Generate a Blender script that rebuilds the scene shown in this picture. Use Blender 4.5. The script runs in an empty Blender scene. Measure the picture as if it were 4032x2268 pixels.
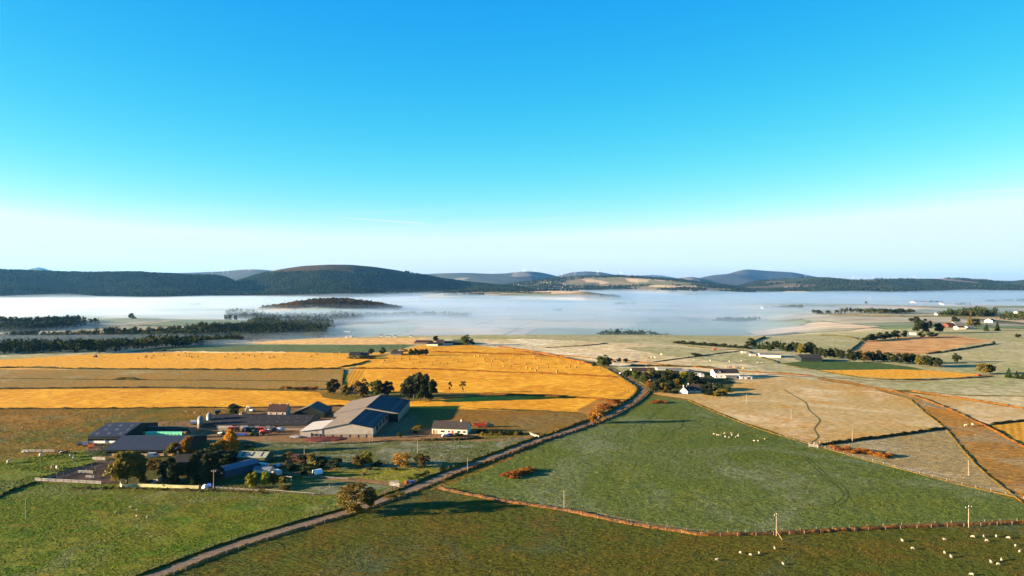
import bpy, bmesh, math, random
import numpy as np
from mathutils import Vector, Matrix, noise as mnoise
from mathutils.geometry import delaunay_2d_cdt

SC = bpy.context.scene
COL = SC.collection
R = math.radians
rnd = random.Random(7)

# ---------------------------------------------------------------- camera
CAMH = 80.0
FPX = 2724.0                     # focal length in pixels of the 4032 px wide photograph
PITCH = math.atan(16.0 / FPX)    # eye level lies a little above the middle of the frame
cam_d = bpy.data.cameras.new('camera')
cam_d.sensor_width = 36.0
cam_d.lens = 36.0 * FPX / 4032.0
cam_d.clip_start = 1.0
cam_d.clip_end = 120000.0
cam = bpy.data.objects.new('camera', cam_d)
COL.objects.link(cam)
cam.location = (0, 0, CAMH)
cam.rotation_euler = (R(90) - PITCH, 0, 0)
SC.camera = cam

# ---------------------------------------------------------------- sky and sun
EXPO = 2.7
SKY_GAIN = 10.0 / 2 ** EXPO
SUN_EL = R(9.5)
SUN_DIR = Vector((-math.cos(R(9)), -math.sin(R(9)), 0.0))   # horizontal direction towards the sun
world = bpy.data.worlds.new('World')
SC.world = world
world.use_nodes = True
wn = world.node_tree.nodes
wl = world.node_tree.links
wn.clear()
w_out = wn.new('ShaderNodeOutputWorld')
w_bg = wn.new('ShaderNodeBackground')
w_sky = wn.new('ShaderNodeTexSky')
w_sky.sky_type = 'NISHITA'
w_sky.sun_disc = False
w_sky.sun_elevation = SUN_EL
w_sky.sun_rotation = math.atan2(SUN_DIR.x, SUN_DIR.y)
w_sky.altitude = 200
w_sky.air_density = 1.0
w_sky.dust_density = 0.6
w_sky.ozone_density = 2.5
w_tc0 = wn.new('ShaderNodeTexCoord'); w_vm = wn.new('ShaderNodeVectorMath'); w_vm.operation = 'MULTIPLY'
w_vm.inputs[1].default_value = (0.72, 1.0, 1.0)      # evens out the sideways change of tone
w_vn = wn.new('ShaderNodeVectorMath'); w_vn.operation = 'NORMALIZE'
wl.new(w_tc0.outputs['Generated'], w_vm.inputs[0]); wl.new(w_vm.outputs[0], w_vn.inputs[0]); wl.new(w_vn.outputs[0], w_sky.inputs['Vector'])
# the camera's strong colour response, applied evenly to the whole sky: one power curve for each channel
w_sep = wn.new('ShaderNodeSeparateColor'); w_com = wn.new('ShaderNodeCombineColor')
wl.new(w_sky.outputs['Color'], w_sep.inputs[0])
def w_math(op, a, b):
    n = wn.new('ShaderNodeMath'); n.operation = op
    for i, q in enumerate((a, b)):
        if isinstance(q, (int, float)): n.inputs[i].default_value = q
        else: wl.new(q, n.inputs[i])
    return n.outputs[0]
for i, (gain, gam, top) in enumerate(((0.0400, 3.5, 0.84), (0.268, 1.17, 1.03), (0.765, 0.19, 1.0))):
    q = w_math('MULTIPLY', w_math('POWER', w_sep.outputs[i], gam), gain)
    q = w_math('MULTIPLY', w_math('MINIMUM', q, top), SKY_GAIN)
    wl.new(q, w_com.inputs[i])
# thin high cirrus and old contrails, fixed to the sky's directions
w_tc = wn.new('ShaderNodeTexCoord'); w_xyz = wn.new('ShaderNodeSeparateXYZ')
wl.new(w_tc.outputs['Generated'], w_xyz.inputs[0])
w_yc = w_math('MAXIMUM', w_xyz.outputs[1], 0.05)
w_a = w_math('DIVIDE', w_xyz.outputs[0], w_yc); w_b = w_math('DIVIDE', w_xyz.outputs[2], w_yc)
def w_ss(q, lo, hi):
    n = wn.new('ShaderNodeMapRange'); n.interpolation_type = 'SMOOTHSTEP'
    wl.new(q, n.inputs[0]); n.inputs[1].default_value = lo; n.inputs[2].default_value = hi
    return n.outputs[0]
w_vec = wn.new('ShaderNodeCombineXYZ')
wl.new(w_math('MULTIPLY', w_a, 1.6), w_vec.inputs[0])
wl.new(w_math('MULTIPLY', w_math('SUBTRACT', w_b, w_math('MULTIPLY', w_a, 0.035)), 42.0), w_vec.inputs[1])
w_nz = wn.new('ShaderNodeTexNoise'); wl.new(w_vec.outputs[0], w_nz.inputs['Vector'])
w_nz.inputs['Scale'].default_value = 1.0; w_nz.inputs['Detail'].default_value = 5; w_nz.inputs['Roughness'].default_value = 0.55
w_cir = w_math('MULTIPLY', w_ss(w_nz.outputs['Fac'], 0.46, 0.72), w_math('MULTIPLY', w_ss(w_b, 0.135, 0.06), 0.34))
def contrail(a0, b0, a1, b1, wid, amt):
    sl = (b1 - b0) / (a1 - a0)
    d = w_math('ABSOLUTE', w_math('SUBTRACT', w_b, w_math('ADD', w_math('MULTIPLY', w_a, sl), b0 - sl * a0)), 0)
    core = w_ss(d, wid, 0.0)
    t = w_math('MULTIPLY', w_ss(w_a, a0, a0 + 0.55 * (a1 - a0)), w_ss(w_a, a1, a1 - 0.12 * (a1 - a0)))
    return w_math('MULTIPLY', w_math('MULTIPLY', core, t), amt)
w_cl = w_math('ADD', w_cir, contrail(-0.285, 0.0985, -0.115, 0.0865, 0.0016, 0.6))
w_cl = w_math('ADD', w_cl, contrail(0.56, 0.128, 0.95, 0.146, 0.0030, 0.4))
w_cl = w_math('MINIMUM', w_cl, 0.75)
w_mix = wn.new('ShaderNodeMix'); w_mix.data_type = 'RGBA'
wl.new(w_cl, w_mix.inputs[0]); wl.new(w_com.outputs[0], w_mix.inputs[6])
w_mix.inputs[7].default_value = (0.97 * SKY_GAIN, 1.0 * SKY_GAIN, 0.99 * SKY_GAIN, 1)
w_bg.inputs['Strength'].default_value = 0.10
wl.new(w_mix.outputs[2], w_bg.inputs['Color'])
wl.new(w_bg.outputs['Background'], w_out.inputs['Surface'])

sun_d = bpy.data.lights.new('sun', 'SUN')
sun_d.energy = 5.0
sun_d.angle = R(0.5)
sun_d.color = (1.0, 0.80, 0.54)
sun = bpy.data.objects.new('sun', sun_d)
COL.objects.link(sun)
sdir = Vector((SUN_DIR.x * math.cos(SUN_EL), SUN_DIR.y * math.cos(SUN_EL), math.sin(SUN_EL)))
sun.rotation_euler = sdir.to_track_quat('Z', 'Y').to_euler()
sun.location = (-300, -50, 120)

SC.view_settings.view_transform = 'Standard'
SC.view_settings.look = 'None'
SC.view_settings.gamma = 1.0
SC.view_settings.exposure = EXPO
SC.render.engine = 'CYCLES'
SC.cycles.use_denoising = True
SC.cycles.max_bounces = 5
SC.cycles.diffuse_bounces = 2
SC.cycles.volume_bounces = 2
SC.cycles.transparent_max_bounces = 12
# ---------------------------------------------------------------- terrain
def sstep(t):
    t = np.clip(t, 0.0, 1.0)
    return t * t * (3 - 2 * t)

def hash_noise(x, y, seed=0):
    """smooth value noise, vectorised"""
    xi = np.floor(x); yi = np.floor(y)
    xf = x - xi; yf = y - yi
    def h(a, b):
        n = np.sin(a * 127.1 + b * 311.7 + seed * 74.7) * 43758.5453
        return n - np.floor(n)
    u = xf * xf * (3 - 2 * xf); v = yf * yf * (3 - 2 * yf)
    return (h(xi, yi) * (1 - u) + h(xi + 1, yi) * u) * (1 - v) + (h(xi, yi + 1) * (1 - u) + h(xi + 1, yi + 1) * u) * v

def fbm(x, y, seed=0, oct=4):
    s = 0; a = 0.5; t = 0
    for i in range(oct):
        s = s + a * (hash_noise(x, y, seed + i) - 0.5); t += a
        x = x * 2.03 + 17.3; y = y * 2.03 - 5.1; a *= 0.5
    return s / t * 2

VALLEY = -30.0
def TN(x, y):
    x = np.asarray(x, float); y = np.asarray(y, float)
    side = sstep((x - 420) / 850.0)
    left = sstep((-x - 150) / 450.0)
    y0 = 1005 + 500 * side - 250 * left
    wdt = 480 + 2100 * side
    z = VALLEY * sstep((y - y0) / wdt)
    # gentle swell under the golden stubble
    z = z + 5.0 * np.exp(-((x + 60) / 260.0) ** 2 - ((y - 900) / 190.0) ** 2)
    z = z + 2.0 * np.exp(-((x - 120) / 160.0) ** 2 - ((y - 640) / 120.0) ** 2)
    z = z + 1.6 * np.exp(-((x - 60) / 110.0) ** 2 - ((y - 330) / 70.0) ** 2)
    near = sstep((y - 420) / 500.0)
    z = z + near * 2.2 * fbm(x / 260.0, y / 260.0, 3)
    far = sstep((y - 1500) / 900.0)
    z = z + far * 13.0 * fbm(x / 900.0 + 3.1, y / 1100.0, 11)
    # wooded knoll rising out of the mist
    z = z + 42 * np.exp(-((x + 735) / 215.0) ** 2 - ((y - 2850) / 210.0) ** 2)
    z = z + 14 * np.exp(-((x + 1050) / 420.0) ** 2 - ((y - 1850) / 260.0) ** 2)
    z = z + 15 * np.exp(-((x + 690) / 330.0) ** 2 - ((y - 1450) / 170.0) ** 2)
    # the far floor lifts slowly towards the hills
    z = z + 20 * sstep((y - 4500) / 4500.0)
    return z

def T(x, y):
    return float(TN(x, y))

_cp, _sp = math.cos(PITCH), math.sin(PITCH)
def ray(u, v):
    dx = (u - 2016.0) / FPX; dy = -(v - 1134.0) / FPX
    return Vector((dx, _cp + dy * _sp, -_sp + dy * _cp))

_steps = np.geomspace(90.0, 45000.0, 700)
def G(u, v):
    """ground point that shows at photograph pixel (u, v)"""
    d = ray(u, v)
    dz = min(d.z, -0.004)
    f = lambda t: CAMH + dz * t - TN(d.x * t, d.y * t)
    q = f(_steps)
    i = int(np.argmax(q < 0)) if (q < 0).any() else len(_steps) - 1
    for _ in range(3):
        a = _steps[i - 1] if _ == 0 else ts[max(i - 1, 0)]; b = _steps[i] if _ == 0 else ts[i]
        ts = np.linspace(a, b, 24); q = f(ts)
        i = int(np.argmax(q <= 0)) if (q <= 0).any() else 23
    m = float(ts[i])
    return Vector((d.x * m, d.y * m, T(d.x * m, d.y * m)))

def K(u, v):
    """the same for a point read off the 2576 px wide view"""
    return G(u * 4032 / 2576, v * 4032 / 2576)

def mpp(p):
    """metres per photograph pixel at a point"""
    return p.y / FPX

# ---------------------------------------------------------------- objects
def tag(o, label=None, cat=None, group=None, kind=None):
    if label: o['label'] = label
    if cat: o['category'] = cat
    if group: o['group'] = group
    if kind: o['kind'] = kind
    return o

def empty(name, loc=(0, 0, 0), rz=0.0, label=None, cat=None, group=None):
    o = bpy.data.objects.new(name, None)
    o.empty_display_size = 0.5
    COL.objects.link(o)
    o.location = loc; o.rotation_euler = (0, 0, rz)
    return tag(o, label, cat, group)

def link_mesh(name, me, parent=None, loc=(0, 0, 0), rz=0.0, scale=None):
    o = bpy.data.objects.new(name, me)
    COL.objects.link(o)
    if parent is not None: o.parent = parent
    o.location = loc; o.rotation_euler = (0, 0, rz)
    if scale is not None: o.scale = scale
    return o

def copy_tree(o, parent=None):
    c = o.copy(); COL.objects.link(c)
    c.parent = parent
    for ch in o.children: copy_tree(ch, c)
    return c

class MB:
    def __init__(s): s.v = []; s.f = []
    def add(s, vs, fs):
        n = len(s.v)
        s.v.extend([tuple(p) for p in vs]); s.f.extend([tuple(i + n for i in f) for f in fs])
        return s
    def box(s, x0, x1, y0, y1, z0, z1):
        return s.add([(x0,y0,z0),(x1,y0,z0),(x1,y1,z0),(x0,y1,z0),(x0,y0,z1),(x1,y0,z1),(x1,y1,z1),(x0,y1,z1)],
                     [(0,3,2,1),(4,5,6,7),(0,1,5,4),(1,2,6,5),(2,3,7,6),(3,0,4,7)])
    def taper(s, x0, x1, y0, y1, z0, z1, ix, iy, dx=0, dy=0):
        """box whose top is inset by ix, iy and moved by dx, dy"""
        return s.add([(x0,y0,z0),(x1,y0,z0),(x1,y1,z0),(x0,y1,z0),(x0+ix+dx,y0+iy+dy,z1),(x1-ix+dx,y0+iy+dy,z1),(x1-ix+dx,y1-iy+dy,z1),(x0+ix+dx,y1-iy+dy,z1)],
                     [(0,3,2,1),(4,5,6,7),(0,1,5,4),(1,2,6,5),(2,3,7,6),(3,0,4,7)])
    def prism(s, prof, a0, a1, axis='x'):
        """profile of (p, z) points extruded along axis from a0 to a1"""
        n = len(prof)
        mk = (lambda a, p, z: (a, p, z)) if axis == 'x' else (lambda a, p, z: (p, a, z))
        vs = [mk(a0, p, z) for p, z in prof] + [mk(a1, p, z) for p, z in prof]
        fs = [tuple(range(n))[::-1], tuple(range(n, 2 * n))] + [(i, (i + 1) % n, n + (i + 1) % n, n + i) for i in range(n)]
        return s.add(vs, fs)
    def bar(s, a, b, w, h=None):
        a = Vector(a); b = Vector(b); h = h or w
        d = (b - a).normalized()
        up = Vector((0, 0, 1)) if abs(d.z) < 0.95 else Vector((1, 0, 0))
        x = d.cross(up).normalized() * (w / 2); y = x.cross(d).normalized() * (h / 2)
        return s.add([a-x-y, a+x-y, a+x+y, a-x+y, b-x-y, b+x-y, b+x+y, b-x+y],
                     [(0,1,2,3),(7,6,5,4),(0,4,5,1),(1,5,6,2),(2,6,7,3),(3,7,4,0)])
    def tube(s, a, b, r0, r1=None, n=8, caps=True):
        a = Vector(a); b = Vector(b); r1 = r0 if r1 is None else r1
        d = (b - a).normalized()
        up = Vector((0, 0, 1)) if abs(d.z) < 0.95 else Vector((1, 0, 0))
        x = d.cross(up).normalized(); y = x.cross(d)
        vs = []
        for p, r in ((a, r0), (b, r1)):
            for i in range(n):
                t = 2 * math.pi * i / n
                vs.append(p + (x * math.cos(t) + y * math.sin(t)) * r)
        fs = [(i, (i + 1) % n, n + (i + 1) % n, n + i) for i in range(n)]
        if caps: fs += [tuple(range(n))[::-1], tuple(range(n, 2 * n))]
        return s.add(vs, fs)
    def lathe(s, prof, n=12, c=(0, 0, 0), axis='z'):
        """(r, t) profile turned about an axis through c"""
        m = len(prof); vs = []
        for r, t in prof:
            for i in range(n):
                a = 2 * math.pi * i / n
                p = (r * math.cos(a), r * math.sin(a), t)
                if axis == 'x': p = (t, r * math.cos(a), r * math.sin(a))
                if axis == 'y': p = (r * math.cos(a), t, r * math.sin(a))
                vs.append((p[0] + c[0], p[1] + c[1], p[2] + c[2]))
        fs = [(j*n+i, j*n+(i+1) % n, (j+1)*n+(i+1) % n, (j+1)*n+i) for j in range(m-1) for i in range(n)]
        fs += [tuple(range(n))[::-1], tuple(range((m-1)*n, m*n))]
        return s.add(vs, fs)
    def mesh(s, name, mat=None, smooth=False):
        me = bpy.data.meshes.new(name)
        me.from_pydata(s.v, [], s.f)
        me.validate(); me.update()
        bm = bmesh.new(); bm.from_mesh(me)
        bmesh.ops.recalc_face_normals(bm, faces=bm.faces)
        bm.to_mesh(me); bm.free()
        if mat: me.materials.append(mat)
        if smooth:
            me.polygons.foreach_set('use_smooth', [True] * len(me.polygons))
        return me
    def build(s, name, mat=None, parent=None, smooth=False):
        return link_mesh(name, s.mesh(name, mat, smooth), parent)

# ---------------------------------------------------------------- materials
def nodes_of(m):
    m.use_nodes = True
    nt = m.node_tree
    return nt, nt.nodes, nt.links, nt.nodes['Principled BSDF']

def N(nt, kind, **kw):
    n = nt.nodes.new(kind)
    for k, v in kw.items():
        if hasattr(n, k): setattr(n, k, v)
        else: n.inputs[k].default_value = v
    return n

def mixc(nt, fac, a, b, mode='MIX'):
    n = nt.nodes.new('ShaderNodeMix'); n.data_type = 'RGBA'; n.blend_type = mode
    for s, val in ((n.inputs[0], fac), (n.inputs[6], a), (n.inputs[7], b)):
        if hasattr(val, 'is_linked') or hasattr(val, 'links'): nt.links.new(val, s)
        elif isinstance(val, (int, float)): s.default_value = val
        else: s.default_value = (*val, 1) if len(val) == 3 else val
    return n.outputs[2]

def ramp(nt, fac, lo, hi):
    n = nt.nodes.new('ShaderNodeMapRange'); n.interpolation_type = 'SMOOTHSTEP'
    nt.links.new(fac, n.inputs['Value'])
    n.inputs['From Min'].default_value = lo; n.inputs['From Max'].default_value = hi
    return n.outputs['Result']

def coords(nt, scale=(1, 1, 1), rot=0.0, gen='Object'):
    tc = nt.nodes.new('ShaderNodeTexCoord')
    mp = nt.nodes.new('ShaderNodeMapping')
    mp.inputs['Scale'].default_value = scale
    mp.inputs['Rotation'].default_value = (0, 0, rot)
    nt.links.new(tc.outputs[gen], mp.inputs['Vector'])
    return mp.outputs['Vector']

def noise(nt, vec, scale, detail=4, rough=0.55, dist=0.0):
    n = nt.nodes.new('ShaderNodeTexNoise')
    n.inputs['Scale'].default_value = scale; n.inputs['Detail'].default_value = detail
    n.inputs['Roughness'].default_value = rough; n.inputs['Distortion'].default_value = dist
    nt.links.new(vec, n.inputs['Vector'])
    return n.outputs['Fac']

def bump(nt, bsdf, h, strength, dist, prev=None):
    b = nt.nodes.new('ShaderNodeBump')
    b.inputs['Strength'].default_value = strength; b.inputs['Distance'].default_value = dist
    nt.links.new(h, b.inputs['Height'])
    if prev is not None: nt.links.new(prev, b.inputs['Normal'])
    nt.links.new(b.outputs['Normal'], bsdf.inputs['Normal'])
    return b.outputs['Normal']

def plain(name, c, rough=0.7, vary=0.15, scale=1.5, metal=0.0, spec=0.3, dirt=None):
    m = bpy.data.materials.new(name)
    nt, ns, ls, b = nodes_of(m)
    v = coords(nt)
    f = noise(nt, v, scale, 5, 0.6)
    lo = tuple(x * (1 - vary) for x in c); hi = tuple(min(1, x * (1 + vary)) for x in c)
    col = mixc(nt, ramp(nt, f, 0.3, 0.7), lo, hi)
    if dirt:
        g = noise(nt, v, scale * 0.35, 6, 0.7)
        col = mixc(nt, ramp(nt, g, 0.5, 0.75), col, dirt)
    ls.new(col, b.inputs['Base Color'])
    b.inputs['Roughness'].default_value = rough
    b.inputs['Metallic'].default_value = metal
    b.inputs['Specular IOR Level'].default_value = spec
    return m

def ribbed(name, c, c2=None, pitch=0.5, axis='x', rough=0.6, depth=0.05, patch=None, patch_lo=0.5, spec=0.06):
    """profiled sheet: ribs along one axis, weathering in patches"""
    m = bpy.data.materials.new(name)
    nt, ns, ls, b = nodes_of(m)
    v = coords(nt)
    w = ns.new('ShaderNodeTexWave'); w.bands_direction = axis.upper()
    w.inputs['Scale'].default_value = 2 * math.pi / pitch / 20.0 * 1.0
    ls.new(v, w.inputs['Vector'])
    f = noise(nt, coords(nt, (0.5, 0.5, 2.0)), 0.8, 6, 0.65)
    col = mixc(nt, ramp(nt, f, 0.3, 0.7), c, c2 or tuple(x * 0.75 for x in c))
    if patch:
        g = noise(nt, v, 0.16, 6, 0.7)
        col = mixc(nt, ramp(nt, g, patch_lo, patch_lo + 0.2), col, patch)
    col = mixc(nt, 0.25, col, mixc(nt, w.outputs['Fac'], (0.5, 0.5, 0.5), (1, 1, 1)), 'MULTIPLY')
    ls.new(col, b.inputs['Base Color'])
    b.inputs['Roughness'].default_value = rough
    b.inputs['Specular IOR Level'].default_value = spec
    bump(nt, b, w.outputs['Fac'], 0.6, depth)
    return m

GAIN = dict(pasture_bright=1.45, pasture_olive=1.25, pasture_blue=1.4, rough_olive=1.25, rough_brown=1.15, strip_tan=1.2, frost_tan=1.5, frost_grey=1.3, frost_pale=1.3, frost_green=1.25, paddock_green=1.5, paddock_frost=1.15, worn_green=1.3, russet=1.3, rust_grass=0.72, dry_grass=0.75)
def field_mat(name, c1, c2, c3=None, big=0.012, fine=0.6, streak=None, streak_pitch=6.0, streak_amt=0.2,
              bump_d=0.25, bump_s=0.8, stretch=(1, 1, 1), frost=None, frost_lo=0.5, frost_hi=0.75, tuft=None, tuft_scale=0.35, rot=0.0):
    """grassland or stubble: broad patches, fine mottling, rows, frost lying in patches, real relief by bump"""
    g = GAIN.get(name, 1.0)
    c1, c2, c3, frost, tuft = [tuple(x * g for x in c) if c else c for c in (c1, c2, c3, frost, tuft)]
    m = bpy.data.materials.new(name)
    nt, ns, ls, b = nodes_of(m)
    v = coords(nt, stretch, rot)
    v0 = coords(nt)
    f1 = noise(nt, v0, big, 5, 0.6, 0.6)
    f2 = noise(nt, v, fine, 6, 0.65)
    f3 = noise(nt, v0, big * 5, 4, 0.6)
    col = mixc(nt, ramp(nt, f1, 0.35, 0.65), c1, c2)
    if c3: col = mixc(nt, ramp(nt, f3, 0.48, 0.72), col, c3)
    if frost is not None:
        f4 = noise(nt, v0, big * 1.7, 6, 0.65, 1.0)
        fm = ramp(nt, f4, frost_lo, frost_hi)
        col = mixc(nt, fm, col, frost)
    dk = tuple(x * 0.72 for x in (1, 1, 1))
    col = mixc(nt, 1.0, col, mixc(nt, ramp(nt, f2, 0.3, 0.7), (0.60, 0.60, 0.60), (1.25, 1.25, 1.25)), 'MULTIPLY')
    if tuft:
        f5 = noise(nt, v, tuft_scale, 3, 0.5)
        col = mixc(nt, ramp(nt, f5, 0.56, 0.68), col, tuft)
    h = f2
    if streak is not None:
        vs = coords(nt, (1, 1, 1), streak)
        w = ns.new('ShaderNodeTexWave'); w.bands_direction = 'X'
        w.inputs['Scale'].default_value = 2 * math.pi / streak_pitch / 20.0
        w.inputs['Distortion'].default_value = 1.5; w.inputs['Detail'].default_value = 3
        w.inputs['Detail Scale'].default_value = 0.3
        ls.new(vs, w.inputs['Vector'])
        col = mixc(nt, streak_amt, col, mixc(nt, w.outputs['Fac'], (0.35, 0.35, 0.35), (1.3, 1.3, 1.3)), 'MULTIPLY')
    ls.new(col, b.inputs['Base Color'])
    b.inputs['Roughness'].default_value = 0.95
    b.inputs['Specular IOR Level'].default_value = 0.05
    n1 = bump(nt, b, f2, bump_s, bump_d)
    f6 = noise(nt, v, fine * 0.25, 4, 0.6)
    bump(nt, b, f6, bump_s * 0.6, bump_d * 3, n1)
    return m
# ---------------------------------------------------------------- land materials
M = {}
M['pasture_bright'] = field_mat('pasture_bright', (0.056, 0.080, 0.004), (0.082, 0.082, 0.006), (0.038, 0.074, 0.003), big=0.014, fine=0.9, stretch=(0.55, 1.3, 1), frost=(0.105, 0.102, 0.032), frost_lo=0.48, frost_hi=0.72, bump_d=0.4, tuft=(0.092, 0.074, 0.008), tuft_scale=0.22)
M['pasture_olive'] = field_mat('pasture_olive', (0.058, 0.052, 0.005), (0.048, 0.056, 0.006), (0.078, 0.054, 0.006), big=0.012, fine=0.8, stretch=(0.55, 1.3, 1), frost=(0.052, 0.062, 0.026), frost_lo=0.52, frost_hi=0.72, bump_d=0.55, tuft=(0.070, 0.048, 0.006), tuft_scale=0.2)
M['pasture_blue'] = field_mat('pasture_blue', (0.063, 0.078, 0.018), (0.053, 0.070, 0.010), (0.070, 0.076, 0.009), big=0.010, fine=0.7, stretch=(0.7, 1.1, 1), frost=(0.100, 0.108, 0.050), frost_lo=0.46, frost_hi=0.70, bump_d=0.4, tuft=(0.054, 0.060, 0.009), tuft_scale=0.25)
M['paddock_frost'] = field_mat('paddock_frost', (0.080, 0.088, 0.022), (0.090, 0.088, 0.032), (0.055, 0.066, 0.009), big=0.03, fine=0.7, stretch=(0.5, 1.3, 1), frost=(0.15, 0.15, 0.085), frost_lo=0.45, frost_hi=0.65, bump_d=0.5)
M['paddock_green'] = field_mat('paddock_green', (0.090, 0.098, 0.005), (0.105, 0.092, 0.010), None, big=0.04, fine=0.8, bump_d=0.3)
M['rough_brown'] = field_mat('rough_brown', (0.165, 0.078, 0.010), (0.125, 0.078, 0.014), (0.18, 0.078, 0.010), big=0.012, fine=0.45, stretch=(0.6, 1.2, 1), frost=(0.15, 0.10, 0.03), frost_lo=0.5, frost_hi=0.7, bump_d=0.4)
M['rough_olive'] = field_mat('rough_olive', (0.165, 0.082, 0.009), (0.072, 0.070, 0.009), (0.185, 0.082, 0.009), big=0.013, fine=0.5, stretch=(0.6, 1.2, 1), frost=(0.105, 0.100, 0.036), frost_lo=0.52, frost_hi=0.70, bump_d=0.45)
M['strip_tan'] = field_mat('strip_tan', (0.215, 0.115, 0.018), (0.165, 0.110, 0.026), (0.24, 0.112, 0.016), big=0.008, fine=0.35, frost=(0.22, 0.17, 0.07), frost_lo=0.5, frost_hi=0.7, bump_d=0.3)
M['gold'] = field_mat('gold', (0.58, 0.270, 0.015), (0.48, 0.195, 0.008), (0.64, 0.335, 0.028), big=0.016, fine=0.30, stretch=(0.6, 1.2, 1), bump_d=0.16, bump_s=0.5)
M['gold2'] = field_mat('gold2', (0.58, 0.270, 0.015), (0.48, 0.195, 0.008), (0.64, 0.335, 0.028), big=0.016, fine=0.30, stretch=(0.6, 1.2, 1), bump_d=0.18, bump_s=0.5)
M['gold_dim'] = field_mat('gold_dim', (0.55, 0.255, 0.020), (0.57, 0.265, 0.020), (0.50, 0.26, 0.04), big=0.012, fine=0.3, bump_d=0.16, bump_s=0.5)
M['gold_rows'] = field_mat('gold_rows', (0.52, 0.25, 0.022), (0.46, 0.22, 0.02), None, big=0.012, fine=0.3, bump_d=0.16, streak=R(35), streak_pitch=3.6, streak_amt=0.35)
M['frost_tan'] = field_mat('frost_tan', (0.255, 0.152, 0.042), (0.24, 0.165, 0.06), (0.27, 0.138, 0.028), big=0.007, fine=0.5, stretch=(0.5, 1.2, 1), frost=(0.36, 0.275, 0.15), frost_lo=0.47, frost_hi=0.72, bump_d=0.25, bump_s=0.6)
M['frost_grey'] = field_mat('frost_grey', (0.195, 0.142, 0.055), (0.17, 0.138, 0.06), (0.21, 0.125, 0.035), big=0.012, fine=0.5, stretch=(0.5, 1.2, 1), frost=(0.26, 0.215, 0.13), frost_lo=0.48, frost_hi=0.7, bump_d=0.32)
M['frost_pale'] = field_mat('frost_pale', (0.36, 0.265, 0.125), (0.30, 0.25, 0.12), (0.38, 0.27, 0.13), big=0.005, fine=0.15, frost=(0.48, 0.385, 0.24), frost_lo=0.45, frost_hi=0.7, bump_d=0.25, bump_s=0.5)
M['frost_green'] = field_mat('frost_green', (0.215, 0.195, 0.080), (0.25, 0.215, 0.10), (0.185, 0.178, 0.062), big=0.006, fine=0.15, frost=(0.34, 0.29, 0.165), frost_lo=0.48, frost_hi=0.72, bump_d=0.3, bump_s=0.5)
M['leaf_crop'] = field_mat('leaf_crop', (0.050, 0.082, 0.016), (0.058, 0.088, 0.022), None, big=0.01, fine=0.3, bump_d=0.3)
M['kale'] = field_mat('kale', (0.085, 0.112, 0.040), (0.095, 0.12, 0.045), (0.075, 0.105, 0.03), big=0.008, fine=0.2, bump_d=0.4)
M['russet'] = field_mat('russet', (0.25, 0.105, 0.012), (0.19, 0.098, 0.020), (0.29, 0.125, 0.016), big=0.016, fine=0.4, stretch=(0.5, 1.3, 1), bump_d=0.6, frost=(0.20, 0.135, 0.055), frost_lo=0.47, frost_hi=0.62)
M['scrub'] = field_mat('scrub', (0.48, 0.27, 0.095), (0.42, 0.21, 0.07), (0.28, 0.115, 0.03), big=0.012, fine=0.08, stretch=(0.4, 1.5, 1), bump_d=0.8)
M['stubble_pale'] = field_mat('stubble_pale', (0.55, 0.325, 0.11), (0.50, 0.30, 0.11), None, big=0.006, fine=0.15, bump_d=0.15, bump_s=0.4)
M['yard'] = field_mat('yard', (0.175, 0.094, 0.036), (0.205, 0.115, 0.046), (0.12, 0.066, 0.028), big=0.05, fine=0.6, bump_d=0.08, bump_s=0.6)
M['mud'] = field_mat('mud', (0.050, 0.028, 0.016), (0.075, 0.044, 0.026), (0.115, 0.075, 0.045), big=0.06, fine=0.6, bump_d=0.25)
M['road'] = field_mat('road', (0.185, 0.126, 0.078), (0.160, 0.112, 0.072), (0.21, 0.145, 0.088), big=0.05, fine=1.2, bump_d=0.02, bump_s=0.3)
M['garden'] = field_mat('garden', (0.048, 0.056, 0.007), (0.055, 0.050, 0.009), (0.065, 0.046, 0.01), big=0.05, fine=0.6, bump_d=0.3)
M['verge'] = field_mat('verge', (0.120, 0.090, 0.010), (0.18, 0.095, 0.012), (0.075, 0.072, 0.009), big=0.05, fine=0.6, bump_d=0.4)

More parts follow.
